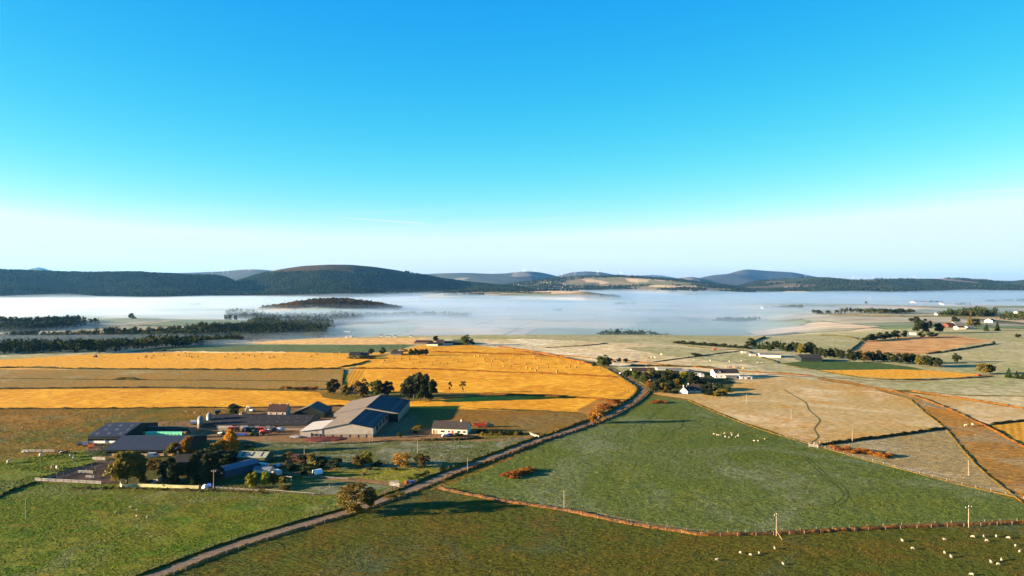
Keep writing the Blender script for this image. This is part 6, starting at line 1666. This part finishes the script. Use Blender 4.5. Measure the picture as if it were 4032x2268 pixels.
# ---------------------------------------------------------------- grass tussocks that catch the low sun
def tussocks(poly_i, n, size, seed, thr=0.0, ymax=460, mat=None, h=0.28):
    name, mt, poly = FIELDS[poly_i]
    P = np.array([(p[0], p[1]) for p in poly]); lo, hi = P.min(0), P.max(0)
    lo = np.maximum(lo, [-330, 130]); hi = np.minimum(hi, [330, ymax])
    rng = np.random.default_rng(seed)
    x = rng.uniform(lo[0], hi[0], n * 4); y = rng.uniform(lo[1], hi[1], n * 4)
    ok = inside(P, x, y) & (np.abs(x) < y * 0.78 + 6) & (fbm(x / 9.0, y / 6.0, seed, 3) > thr)
    road = np.array([(q.x, q.y) for q in ROADL])
    x, y = x[ok], y[ok]
    d = np.full(len(x), 1e9)
    for i in range(0, len(road), 1): d = np.minimum(d, (x - road[i, 0]) ** 2 + (y - road[i, 1]) ** 2)
    ok = d > 22; x, y = x[ok][:n], y[ok][:n]
    z = TN(x, y); m = len(x)
    s = size * rng.uniform(0.5, 1.4, m); hh = h * rng.uniform(0.5, 1.5, m)
    a = rng.uniform(0, 6.283, m)
    # a small four-sided hummock: skirt and a high middle
    V = np.zeros((m, 6, 3)); 
    for k in range(5):
        rr = s * rng.uniform(0.7, 1.2, m)
        V[:, k, 0] = x + rr * np.cos(a + k * 1.2566); V[:, k, 1] = y + rr * 0.8 * np.sin(a + k * 1.2566); V[:, k, 2] = z - 0.02
    V[:, 5, 0] = x + rng.uniform(-.3, .3, m) * s; V[:, 5, 1] = y + rng.uniform(-.3, .3, m) * s; V[:, 5, 2] = z + hh
    base = np.arange(m)[:, None, None] * 6
    F = np.array([[k, (k + 1) % 5, 5] for k in range(5)])[None] + base
    me = bpy.data.meshes.new('grass')
    V = V.reshape(-1, 3); F = F.reshape(-1, 3)
    me.vertices.add(len(V)); me.vertices.foreach_set('co', V.ravel().astype(np.float32))
    me.loops.add(len(F) * 3); me.loops.foreach_set('vertex_index', F.ravel().astype(np.int32))
    me.polygons.add(len(F)); me.polygons.foreach_set('loop_start', np.arange(0, len(F) * 3, 3, dtype=np.int32))
    me.update(calc_edges=True); me.materials.append(M[mat or mt])
    o = link_mesh('grass', me); tag(o, kind='stuff')
fi = {}
for i, f in enumerate(FIELDS): fi.setdefault((f[0], f[1]), []).append(i)
tussocks(fi[('pasture', 'pasture_bright')][0], 26000, 0.32, 1, -0.3, h=0.13)
tussocks(fi[('pasture', 'pasture_olive')][0], 26000, 0.32, 2, -0.3, h=0.13)
tussocks(fi[('pasture', 'pasture_blue')][0], 46000, 0.30, 3, -0.25, h=0.12)
tussocks(fi[('paddock', 'paddock_frost')][0], 6000, 0.45, 4, -0.3, h=0.18)
tussocks(fi[('pasture', 'pasture_bright')][1], 5000, 0.5, 5, -0.1, h=0.24)
tussocks(fi[('rough_pasture', 'rough_olive')][0], 12000, 0.5, 6, -0.25, h=0.18)
tussocks(fi[('rough_pasture', 'frost_grey')][0], 5000, 0.35, 7, -0.3, h=0.11)
tussocks(fi[('rough_pasture', 'frost_tan')][0], 7000, 0.35, 8, -0.3, ymax=600, h=0.09)

# ---------------------------------------------------------------- animals: one continuous skin each
def skin_body(name, joints, edges, radii, mat, sub=1, flat=0.85):
    me = bpy.data.meshes.new(name)
    me.from_pydata(joints, edges, [])
    o = bpy.data.objects.new(name, me); COL.objects.link(o)
    md = o.modifiers.new('skin', 'SKIN'); md.use_smooth_shade = True
    for i, r in enumerate(radii):
        me.skin_vertices[0].data[i].radius = (r, r)
    me.skin_vertices[0].data[0].use_root = True
    sb = o.modifiers.new('sub', 'SUBSURF'); sb.levels = sub; sb.render_levels = sub
    dg = bpy.context.evaluated_depsgraph_get()
    out = bpy.data.meshes.new_from_object(o.evaluated_get(dg))
    bpy.data.objects.remove(o); out.name = name
    out.materials.clear(); out.materials.append(mat)
    return out
def quadruped(name, L, legh, r, mat, graze=False, lying=False):
    """trunk from rump to chest, neck and head, jointed tapering legs; facing +x"""
    zb = legh + r * 0.9
    J = [(0, 0, zb), (-L * 0.42, 0, zb + r * 0.05), (L * 0.38, 0, zb + r * 0.02)]
    E = [(0, 1), (0, 2)]; Rr = [r * 1.0, r * 0.82, r * 0.92]
    if graze: J += [(L * 0.60, 0, zb - r * 0.25), (L * 0.74, 0, legh * 0.55), (L * 0.82, 0, legh * 0.12)]
    else: J += [(L * 0.56, 0, zb + r * 0.5), (L * 0.66, 0, zb + r * 1.0), (L * 0.86, 0, zb + r * 0.8)]
    E += [(2, 3), (3, 4), (4, 5)]; Rr += [r * 0.5, r * 0.34, r * 0.2]
    for sx, fore in ((L * 0.33, 1), (-L * 0.38, 0)):
        for sy in (-1, 1):
            k = len(J)
            y = sy * r * 0.55
            if lying: J += [(sx, y * 1.3, zb - r * 0.5), (sx + L * 0.12, y * 1.6, zb - r * 0.9)]; E += [(2 if fore else 1, k), (k, k + 1)]; Rr += [r * 0.3, r * 0.2]
            else:
                J += [(sx, y, legh * 1.0), (sx + (0.03 if fore else -0.06) * L, y, legh * 0.48), (sx + (0.0 if fore else -0.02) * L, y, 0.0)]
                E += [(2 if fore else 1, k), (k, k + 1), (k + 1, k + 2)]; Rr += [r * 0.3, r * 0.17, r * 0.13]
    if lying: J = [(a, b, c - legh * 0.8) for a, b, c in J]
    return skin_body(name, J, E, Rr, mat)
M['fleece'] = plain('fleece', (0.28, 0.225, 0.155), 1.0, 0.12, 6.0)
M['cow_cream'] = plain('cow_cream', (0.52, 0.40, 0.24), 0.9, 0.1, 2.0)
M['cow_tan'] = plain('cow_tan', (0.34, 0.17, 0.055), 0.9, 0.12, 2.0)
M['cow_brown'] = plain('cow_brown', (0.055, 0.026, 0.016), 0.9, 0.2, 2.0)
def pied(name, a, b_):
    m = bpy.data.materials.new(name); nt, ns, ls, b = nodes_of(m)
    ls.new(mixc(nt, ramp(nt, noise(nt, coords(nt), 1.3, 1, 0.4), 0.47, 0.53), a, b_), b.inputs['Base Color']); b.inputs['Roughness'].default_value = 0.9
    return m
M['cow_pied'] = pied('cow_pied', (0.06, 0.03, 0.02), (0.55, 0.48, 0.38))
SHEEP = [quadruped('sheep', 1.15, 0.34, 0.34, M['fleece'], graze=False), quadruped('sheep', 1.15, 0.34, 0.34, M['fleece'], graze=True), quadruped('sheep', 1.1, 0.3, 0.34, M['fleece'], lying=True)]
COW = {}
for key in ('cow_cream', 'cow_tan', 'cow_brown', 'cow_pied'):
    COW[key] = [quadruped('cow', 2.1, 0.72, 0.44, M[key]), quadruped('cow', 2.1, 0.72, 0.44, M[key], graze=True), quadruped('cow', 2.1, 0.6, 0.46, M[key], lying=True)]
def animal(me, u, v, label, cat, group=None, rz=None, name='sheep', s=0.72):
    p = G(u, v)
    o = link_mesh(name, me, None, p, rnd.uniform(0, 6.28) if rz is None else rz, (s, s, s))
    return tag(o, label, cat, group)
for i, (x, y) in enumerate([(540,680),(700,634),(764,648),(822,635),(925,604),(980,706)]):
    animal(SHEEP[(i * 2) % 2 + (i % 2)], *zz(x, y + 5), 'white sheep in the loose group of six below the stayed pole', 'sheep', 'six sheep below the stayed pole', s=0.72)
for i, (x, y) in enumerate([(1772,555),(1838,605),(2050,545),(2050,633),(2093,660),(2240,527),(2310,525),(2328,553),(2392,524),(2475,535),(2357,695),(2405,710),(2427,680),(2523,587),(2550,625),(2232,778)]):
    animal(SHEEP[i % 2], *zz(x, y + 5), 'white sheep grazing the olive pasture near the cross-arm pole', 'sheep', 'sheep below the cross-arm pole', s=0.78)
for i, (x, y) in enumerate([(1965,1158),(2005,1168),(2030,1170),(2055,1172),(2100,1150),(2113,1190),(2158,1200),(2185,1150),(2195,1172),(2250,1197),(2280,1158),(2275,1180)]):
    animal(SHEEP[i % 2], *z5(x, y + 6), 'white sheep in the tight flock on the big green field', 'sheep', 'tight flock on the big green field', s=0.78)
for x, y in ((2480,1243), (2527,1245), (2610,1218)):
    animal(SHEEP[1], *z5(x, y + 6), 'white sheep straying from the flock towards the frosted pasture', 'sheep', 'stray sheep on the big green field', s=0.78)
for i, (x, y) in enumerate([(862,333),(907,350),(765,365),(905,390),(978,396)]):
    animal(SHEEP[(0, 0, 2, 1, 0)[i]], x / 1.6815, 1800 + (y + 6) / 1.6815, 'white sheep on the bright pasture below the stock pens', 'sheep', 'five sheep on the bright pasture', s=0.72)
for x, y in ((2075,780), (2133,775)): animal(SHEEP[0], *z6(x, y + 5), 'white sheep on the orange moor strip', 'sheep', 'two sheep on the moor strip', s=1.5)
for u, v in ((20, 1700), (91, 1684), (733, 1623), (768, 1627), (780, 1627)): animal(SHEEP[2], u, v, 'pale sheep resting on the brown hill pasture', 'sheep', 'sheep on the brown pasture', s=0.78)
zp = lambda x, y: (x / 3.22, 1560 + y / 3.22)
for key, pose, x, y, rz, lab in [('cow_cream', 0, 107, 852, 1.6, 'cream cow standing apart in the cow pasture with long shadow'), ('cow_tan', 0, 665, 925, 1.7, 'tan cow seen end-on above the stock pens'),
 ('cow_cream', 1, 725, 930, 2.4, 'pale cow grazing next to the tan cow'), ('cow_cream', 0, 520, 765, 1.3, 'cream cow below the white hurdle row'), ('cow_pied', 0, 780, 738, 0.2, 'white and brown cow broadside by the hurdle row end'),
 ('cow_brown', 0, 752, 728, 0.6, 'dark cow behind the white and brown cow'), ('cow_pied', 0, 893, 780, 1.9, 'dark and white cow on the worn ground by the pens'), ('cow_pied', 1, 930, 812, 2.0, 'brown and white cow nearest the handling race'.replace('nearest', 'facing')),
 ('cow_cream', 2, 345, 720, 0.1, 'cream cow lying before the white hurdles'), ('cow_cream', 2, 300, 722, 0.2, 'second cream cow lying at the hurdle end'), ('cow_brown', 0, 830, 735, 0.4, 'dark brown cow near the shed track')]:
    animal(COW[key][pose], *zp(x, y), lab, 'cow', 'cattle in the pasture beside the pens', rz, 'cow', 1.05)
for i, u in enumerate((2862, 2876, 2890, 2908, 2928)):
    animal(COW[('cow_tan', 'cow_brown')[i % 2]][1], u, 1448 + i * 1.5, ['tan', 'dark'][i % 2] + ' bullock grazing behind the big white house', 'cow', 'bullocks behind the white house', name='cow', s=1.2)
for i, (u, v) in enumerate([(2555, 1413), (2566, 1411), (2578, 1411), (2603, 1399)]):
    animal(COW['cow_cream' if i else 'cow_brown'][0], u, v, 'cream cow on the frosted field near the hamlet pole' if i else 'black cow on the frosted field near the hamlet pole', 'cow', 'cows on the frosted field', name='cow', s=1.2)
for x in range(8):
    animal(SHEEP[x % 2], 2700 + x * 45 + rnd.uniform(-15, 15), 1412 + x * 3 + rnd.uniform(-5, 5), 'tiny white sheep on the frosted field by the oval thicket', 'sheep', 'sheep on the frosted field', s=1.4)

# ---------------------------------------------------------------- round straw bales
BALE = bale_mesh('straw', 0.8, 1.3)
z3 = lambda x, y: (1700 + x / 2.576, 980 + y / 2.576)
z2 = lambda x, y: (900 + x / 2.576, 980 + y / 2.576)
z1 = lambda x, y: (x / 2.576, 980 + y / 2.576)
hillb = [z3(*p) for p in [(45,1132),(185,1097),(222,1130),(265,1147),(275,1073),(440,1090),(478,1085),(528,1118),(537,1147),(614,1133),(643,1117),(705,1133),(722,1145),(738,1114),(800,1133),(827,1102),(840,1167),(760,1175),(598,1185),(728,1192),(807,1190),(895,1220),(965,1210),(1003,1217),(1078,1213),(1078,1197),(1055,1237),(1150,1253),(1180,1200),(1175,1165),(1250,1162),(1270,1250),(1275,1238),(1360,1203),(1405,1195),(1465,1198),(960,1158),(900,1100),(1047,1112),(1095,1122),(425,1163),(465,1167),(1495,1160),(1705,1210),(85,1165),(158,1163),(1035,1088),(1065,1088),(575,1073),(825,1073)]] + [z2(*p) for p in [(1560,1157),(1580,1133),(1680,1113),(1750,1113),(1835,1118),(1865,1162),(1940,1147),(2065,1167),(1930,1103),(2145,1165)]]
leftb = [z1(*p) for p in [(1395,1112),(1475,1098),(1487,1088),(1535,1106),(1557,1084),(1662,1076),(1810,1078),(1875,1055),(1885,1088),(1915,1090),(1920,1063),(1945,1100),(2008,1092),(2052,1063),(2280,1095),(2305,1070),(2385,1107),(2465,1067),(2508,1077),(2525,1085)]] + [z2(*p) for p in [(65,1106),(260,1090),(335,1065),(415,1100),(457,1092),(565,1073),(840,1090),(895,1066),(1065,1066),(1130,1052)]]
for lst, lab, grp in ((hillb, 'round straw bale lying on the golden hill', 'bales on the golden hill'), (leftb, 'round straw bale on the long stubble below the kale', 'bales on the long stubble')):
    for u, v in lst:
        p = G(u, v + 2)
        tag(link_mesh('round_bale', BALE, None, p, rnd.choice((0.1, 1.4, 0.7)) + rnd.uniform(-.2, .2)), lab, 'bale', grp)

# ---------------------------------------------------------------- wind turbines on the ridges
M['turbine'] = plain('turbine', (0.46, 0.46, 0.47), 0.5, 0.03, 0.05)
def turbine_proto(H):
    tower = MB(); tower.tube((0, 0, -8), (0, 0, H), H * 0.022, H * 0.013, 10)
    nac = MB(); nac.taper(-H*0.03, H*0.03, -H*0.055, H*0.09, H - H*0.02, H + H*0.05, H*0.008, H*0.012)
    bl = MB(); rb = H * 0.58
    prof = [(0.0, 0.020), (0.12, 0.045), (0.45, 0.032), (1.0, 0.006)]
    vs = []; 
    for t, w in prof: vs += [(-w * H, -0.010 * H * (1 - t), t * rb), (w * H * 0.5, 0, t * rb), (-w * H * 0.2, 0.010 * H * (1 - t), t * rb)]
    fs = [(i*3+k, i*3+(k+1) % 3, i*3+3+(k+1) % 3, i*3+3+k) for i in range(3) for k in range(3)] + [(0, 2, 1), (9, 10, 11)]
    bl.add(vs, fs)
    hub = MB(); hub.lathe([(H*0.005, -H*0.09), (H*0.03, -H*0.06), (H*0.03, -H*0.02)], 10, (0, 0, 0), 'y')
    return tower.mesh('tower', M['turbine'], True), nac.mesh('nacelle', M['turbine']), bl.mesh('blade', M['turbine']), hub.mesh('hub', M['turbine'])
TP = turbine_proto(70.0)
def crest(hl, u, t=0.0):
    X, Y, Z, TT = hl
    a = (u - 2016) / FPX
    j = int(np.argmin(np.abs(TT[:, 0] - t)))
    row = X[j] / Y[j]
    return float(np.interp(a, row, X[j])), float(np.interp(a, row, Y[j])), float(np.interp(a, row, Z[j]))
def turbine(hl, u, hpx, label, group=None, t=0.0):
    x, y, z = crest(hl, u, t)
    s = hpx * y / FPX / 70.0
    root = empty('wind_turbine', (x, y, z), rnd.uniform(-.5, .5), label, 'wind turbine', group)
    root.scale = (s, s, s)
    link_mesh('tower', TP[0], root); link_mesh('nacelle', TP[1], root)
    link_mesh('hub', TP[3], root, (0, 0, 70 + 1.0))
    ph = rnd.uniform(0, 2.1)
    for k in range(3):
        b = link_mesh('blade', TP[2], root, (0, -3.2, 71.0)); b.rotation_euler = (0, ph + k * 2.0944, 0)
for i, (u, h, lab) in enumerate([(2213, 17, 'tall white wind turbine at the end of the wooded farmed ridge'), (2264, 18, 'tall white wind turbine over the pale ridge fields'), (2354, 18, 'tall white wind turbine over the ridge plantation'), (2445, 14, 'white wind turbine with raised blades past the plantation')]):
    turbine(h_mid, u, h, lab, t=-0.08)
for i, u in enumerate((837, 879, 897, 981)):
    turbine(h_far1, u, 17 if i in (1, 2) else 12, 'white wind turbine on the blue ridge behind the heather hill', 'turbines on the blue ridge', t=-0.25)
for i, u in enumerate((3172, 3272, 3294, 3361, 3386, 3406, 3437, 3479, 3515, 3522, 3595, 3600, 3693)):
    turbine(h_right, u, 8 + (i * 5) % 4, 'white wind turbine on the long ridge past the mountain', 'turbines on the long far ridge', t=0.06)
hf2 = HILLS[4]
for i, u in enumerate((1935, 1943, 1951, 1960, 2061, 2068, 2095, 2106)):
    turbine(hf2, u, 9, 'small white wind turbine on the distant moor ridge', 'turbines on the distant moor', t=-0.12)
# ---------------------------------------------------------------- vehicles and yard machinery
def paint(name, c): 
    M[name] = plain(name, c, 0.4, 0.1, 1.0, spec=0.5, dirt=tuple(0.55 * x + 0.05 for x in c)); return name
for nm, c in dict(p_green=(0.03, 0.11, 0.02), p_red=(0.38, 0.030, 0.012), p_blue=(0.02, 0.08, 0.35), p_orange=(0.42, 0.09, 0.015), p_white=(0.42, 0.40, 0.37), p_silver=(0.30, 0.31, 0.33), p_dark=(0.02, 0.025, 0.03), p_yellow=(0.45, 0.32, 0.03), p_brown=(0.14, 0.06, 0.025), p_violet=(0.10, 0.06, 0.25)).items(): paint(nm, c)
M['rubber'] = plain('rubber', (0.012, 0.012, 0.012), 0.9, 0.2, 3.0)
def wheel(root, x, y, r, w, rim):
    t = MB().lathe([(r * 0.62, -w/2), (r * 0.95, -w/2), (r, -w * 0.3), (r, w * 0.3), (r * 0.95, w/2), (r * 0.62, w/2)], 18, (x, y, r), 'y').build('wheel', M['rubber'], root)
    MB().lathe([(r * 0.60, -w * 0.42), (r * 0.2, -w * 0.5), (r * 0.2, w * 0.5), (r * 0.60, w * 0.42)], 14, (x, y, r), 'y').build('rim', M[rim], t)
def tractor(p, rz, col, rim, label, group=None):
    root = empty('tractor', p, rz, label, 'tractor', group)
    b = MB(); b.taper(0.35, 2.6, -0.42, 0.42, 0.95, 1.75, 0.1, 0.06); b.box(-0.9, 2.3, -0.3, 0.3, 0.6, 0.95); b.build('bonnet', M[col], root)
    MB().taper(-1.1, 0.35, -0.8, 0.8, 1.2, 2.75, 0.15, 0.12).build('cab_glass', M['glass'], root)
    MB().box(-1.05, 0.3, -0.78, 0.78, 2.75, 2.92).build('cab_roof', M[col], root)
    for s in (-1, 1):
        MB().box(-1.5, 0.2, s * 0.95 - 0.3, s * 0.95 + 0.3, 1.78, 1.88).build('mudguard', M[col], root)
        wheel(root, -0.7, s * 0.98, 0.88, 0.5, rim); wheel(root, 2.0, s * 0.85, 0.58, 0.36, rim)
    MB().tube((1.2, 0.3, 1.7), (1.2, 0.3, 2.6), 0.06).build('exhaust', M['steel'], root)
    return root
def car(p, rz, col, label, van=False, group=None):
    root = empty('van' if van else 'parked_car', p, rz, label, 'van' if van else 'car', group)
    b = MB()
    if van: b.prism([(-2.5, 0.35), (2.4, 0.35), (2.5, 0.9), (1.7, 1.15), (1.0, 2.0), (-2.45, 2.05)], -0.92, 0.92, 'y')
    else: b.prism([(-2.1, 0.32), (2.1, 0.32), (2.15, 0.75), (1.1, 0.95), (0.45, 1.42), (-1.2, 1.45), (-2.0, 1.0), (-2.15, 0.8)], -0.85, 0.85, 'y')
    b.build('body', M[col], root)
    if van: MB().prism([(1.02, 1.95), (1.68, 1.2), (0.3, 1.2), (0.3, 1.9)], -0.935, 0.935, 'y').build('window', M['glass'], root)
    else: MB().prism([(-1.75, 1.0), (0.95, 1.0), (0.40, 1.36), (-1.15, 1.38)], -0.865, 0.865, 'y').build('window', M['glass'], root)
    for x in (-1.35, 1.4):
        for s in (-1, 1): wheel(root, x, s * 0.76, 0.33, 0.24, 'p_silver')
    for s in (-1, 1):
        MB().box(2.1 + (0.33 if van else 0), 2.2 + (0.33 if van else 0), s * 0.6 - 0.15, s * 0.6 + 0.15, 0.6, 0.75).build('headlight', M['white_paint'], root)
    return root
def trailer(p, rz, col, label, L=5.0, h=1.4, rounded=False, name='farm_trailer'):
    root = empty(name, p, rz, label, 'trailer')
    if rounded:
        prof = [(-1.0, 0.7), (1.0, 0.7), (1.0, 1.9), (0.75, 2.35), (0, 2.5), (-0.75, 2.35), (-1.0, 1.9)]
        MB().prism(prof, -L/2, L/2).build('body', M[col], root)
    else:
        b = MB(); b.box(-L/2, L/2, -1.1, 1.1, 0.75, 0.88)
        for a in ((-L/2, L/2, -1.1, -1.02), (-L/2, L/2, 1.02, 1.1), (-L/2, -L/2 + .08, -1.02, 1.02), (L/2 - .08, L/2, -1.02, 1.02)): b.box(*a, 0.882, 0.88 + h)
        b.build('body', M[col], root)
    MB().bar((L/2, 0, 0.6), (L/2 + 1.4, 0, 0.5), 0.12).build('drawbar', M['steel'], root)
    for x in (-0.55, 0.55):
        for s in (-1, 1): wheel(root, x, s * 0.85, 0.45, 0.3, 'p_silver')
    return root
def spreader(p, rz, col, label):
    root = empty('muck_spreader', p, rz, label, 'farm machine')
    MB().add([(-1.2, -0.6, 0.9), (1.2, -0.6, 0.9), (1.2, 0.6, 0.9), (-1.2, 0.6, 0.9), (-1.9, -1.25, 2.6), (1.9, -1.25, 2.6), (1.9, 1.25, 2.6), (-1.9, 1.25, 2.6)], [(0,3,2,1),(4,5,6,7),(0,1,5,4),(1,2,6,5),(2,3,7,6),(3,0,4,7)]).build('hopper', M[col], root)
    MB().box(-1.7, 1.9, -0.5, 0.5, 0.6, 0.898).build('frame', M['p_dark'], root)
    for s in (-1, 1): wheel(root, -0.3, s * 1.0, 0.6, 0.4, 'p_silver')
    MB().bar((1.9, 0, 0.7), (3.2, 0, 0.6), 0.14).build('drawbar', M['steel'], root)
    return root
def tanker(p, rz, col, label):
    root = empty('slurry_tanker', p, rz, label, 'farm machine')
    MB().lathe([(0.5, -2.5), (0.95, -2.2), (1.0, 0), (0.95, 2.2), (0.5, 2.5)], 16, (0, 0, 1.7), 'x').build('tank', M[col], root, True)
    MB().box(-2.2, 2.8, -0.4, 0.4, 0.6, 0.85).build('frame', M['p_dark'], root)
    for s in (-1, 1): wheel(root, -0.4, s * 1.0, 0.7, 0.4, 'p_silver')
    return root
def excavator(p, rz, col, label):
    root = empty('excavator', p, rz, label, 'excavator')
    for s in (-1, 1):
        MB().prism([(-1.7, 0.1), (-1.4, 0.0), (1.4, 0.0), (1.7, 0.1), (1.7, 0.65), (1.4, 0.8), (-1.4, 0.8), (-1.7, 0.65)], s * 1.0 - 0.3, s * 1.0 + 0.3, 'y').build('crawler_belt', M['rubber'], root)
    MB().taper(-1.6, 0.8, -1.1, 1.1, 0.95, 1.9, 0.08, 0.08).build('body', M[col], root)
    MB().taper(0.0, 1.3, 0.15, 1.1, 1.902, 2.9, 0.1, 0.08).build('cab', M['glass'], root)
    MB().bar((0.6, -0.4, 1.6), (3.2, -0.4, 3.6), 0.4).build('boom', M[col], root)
    MB().bar((3.2, -0.4, 3.6), (4.6, -0.4, 1.6), 0.3).build('dipper_arm', M[col], root)
    MB().prism([(4.2, 0.7), (5.1, 0.7), (5.0, 1.7), (4.4, 1.7)], -0.9, 0.1, 'y').build('bucket', M['steel'], root)
    return root
tractor(G(999, 1716), R(8), 'p_green', 'p_yellow', 'green tractor with yellow wheels parked in the yard facing the big shed')
tractor(G(872, 1716), R(150), 'p_green', 'p_yellow', 'green tractor beside the golden yellow tree')
spreader(G(912, 1700), R(20), 'p_red', 'bright red hopper machine in the machinery row')
spreader(G(935, 1698), R(95), 'p_brown', 'rusty brown hopper machine in the machinery row')
trailer(G(948, 1718), R(3), 'p_blue', 'blue flat trailer below the machinery row', 5.5, 0.5)
tractor(G(965, 1701), R(80), 'p_blue', 'p_white', 'blue tractor among the machinery row')
spreader(G(985, 1700), R(170), 'p_dark', 'dark machine between blue tractor and red spreader')
spreader(G(1026, 1701), R(10), 'p_red', 'red tall spreader behind the green tractor')
tanker(G(1042, 1712), R(10), 'p_red', 'dull red tank trailer hitched at the yard middle')
tanker(G(1072, 1704), R(4), 'p_dark', 'dark slurry tanker before the byre')
tanker(G(1104, 1703), R(4), 'p_silver', 'silver-ended tanker at the byre end')
car(G(1160, 1724), R(175), 'p_silver', 'silver car by the lean-to of the big shed')
car(G(1756, 1720), R(20), 'p_white', 'white car parked before the pink-walled cottage')
car(G(1774, 1717), R(25), 'p_violet', 'violet car behind the white car at the cottage')
trailer(G(1890, 1682), R(4), 'p_red', 'red-sided trailer behind the cottage garden', 7.0, 1.2)
tractor(G(1926, 1682), R(0), 'p_green', 'p_white', 'green tractor hitched to the red-sided trailer')
excavator(G(990, 1622), R(160), 'p_silver', 'excavator with raised boom behind the byre')
trailer(G(768, 1672), R(8), 'p_silver', 'silver rounded livestock trailer beside the corner silo', 4.6, rounded=True, name='livestock_trailer')
spreader(G(855, 1632), R(40), 'p_dark', 'dark high hopper standing on the hill behind the byre')
trailer(G(362, 1765), R(5), 'p_orange', 'orange-red skip trailer outside the dark cattle shed', 3.2, 1.5)
trailer(G(336, 1757), R(30), 'p_white', 'white box trailer next to the orange-red skip', 2.4, 1.2)
trailer(G(318, 1753), R(10), 'wood_grey', 'grey feed trailer at the dark cattle shed corner', 3.0, 0.8)
car(G(605, 1800), R(10), 'p_white', 'white pickup van in front of the open cattle shed', van=True)
car(G(1012, 1840), R(170), 'p_white', 'cream camper van before the pale green shed', van=True)
car(G(1034, 1842), R(160), 'p_white', 'white small van next to the camper van', van=True)
car(G(1090, 1868), R(140), 'p_white', 'white van in the shade behind the lime trees', van=True)
car(G(1078, 1842), R(100), 'p_dark', 'dark car beside the rust-red shed')
car(G(1100, 1838), R(80), 'p_silver', 'grey car beside the rust-red shed')
trailer(G(1140, 1834), R(20), 'p_brown', 'rusty old machine frame by the rust-red shed', 3.0, 1.6)
trailer(G(976, 1760), R(0), 'p_brown', 'brown low implement in the frosty paddock', 3.0, 0.4)
car(G(2448, 1473), R(20), 'p_white', 'white car at the hamlet entrance')
car(G(2610, 1502), R(10), 'p_white', 'white car beside the stone house')
car(G(3857, 1480), R(8), 'p_red', 'red car on the field track by the olive copse')
tractor(G(376, 1407), R(175), 'p_dark', 'p_silver', 'dark tractor working alone on the long stubble')
trailer(G(2815, 1379), R(0), 'p_red', 'small red trailer on the frosted field', 4.0, 1.5)
# feed bins and small yard things
def bin_(u, v, col, label, s=0.55, h=1.2):
    p = G(u, v)
    root = empty('wheelie_bin', p, rnd.uniform(-.3, .3), label, 'bin')
    MB().taper(-s, s, -s, s, 0.05, h, -0.06, -0.06).build('body', M[col], root)
    MB().taper(-s - 0.08, s + 0.08, -s - 0.08, s + 0.08, h + 0.004, h + 0.12, 0.05, 0.05).build('lid', M[col], root)
for i, (u, c) in enumerate([(1600, 'p_orange'), (1606, 'p_brown'), (1613, 'p_dark'), (1619, 'p_blue'), (1625, 'p_violet')]):
    bin_(u, 1905, c, ['orange', 'brown', 'black', 'blue', 'violet'][i] + ' wheelie bin at the drive mouth')
def heap(u, v, w, h, mat, label):
    p = G(u, v); rng = np.random.default_rng(int(u))
    bm = bmesh.new(); bmesh.ops.create_icosphere(bm, subdivisions=3, radius=1.0)
    for q in bm.verts:
        d = 1 + 0.25 * mnoise.noise(q.co * 2.1 + Vector((u, v, 0)))
        q.co = Vector((q.co.x * w / 2 * d, q.co.y * w / 2.6 * d, max(-0.15, q.co.z * h * d)))
    me = bpy.data.meshes.new('heap'); bm.to_mesh(me); bm.free(); me.materials.append(M[mat])
    tag(link_mesh('heap', me, None, p), label, 'heap')
heap(1280, 1728, 20, 0.8, 'clad_red', 'low red-brown heap of soil before the big shed front')
heap(632, 1888, 3.6, 1.1, 'wood_tan', 'heap of cut logs on the farm lawn')
heap(808, 1922, 2.8, 1.5, 'p_white', 'white sheeted pile at the end of the cream wall')
heap(826, 1915, 2.6, 1.2, 'p_blue', 'blue sheeted pile beside the white one')
heap(607, 1900, 1.8, 1.2, 'p_silver', 'grey covered pile behind the cream wall')
heap(1560, 1395, 0.1, 0.1, 'mud', 'tiny') if False else None
heap(955, 1632, 4, 1.6, 'wood_tan', 'sand-coloured heap next to the round dark tree')
bin_(1433, 1868, 'p_orange', 'orange feed box at the paddock fence', 0.6, 1.0)
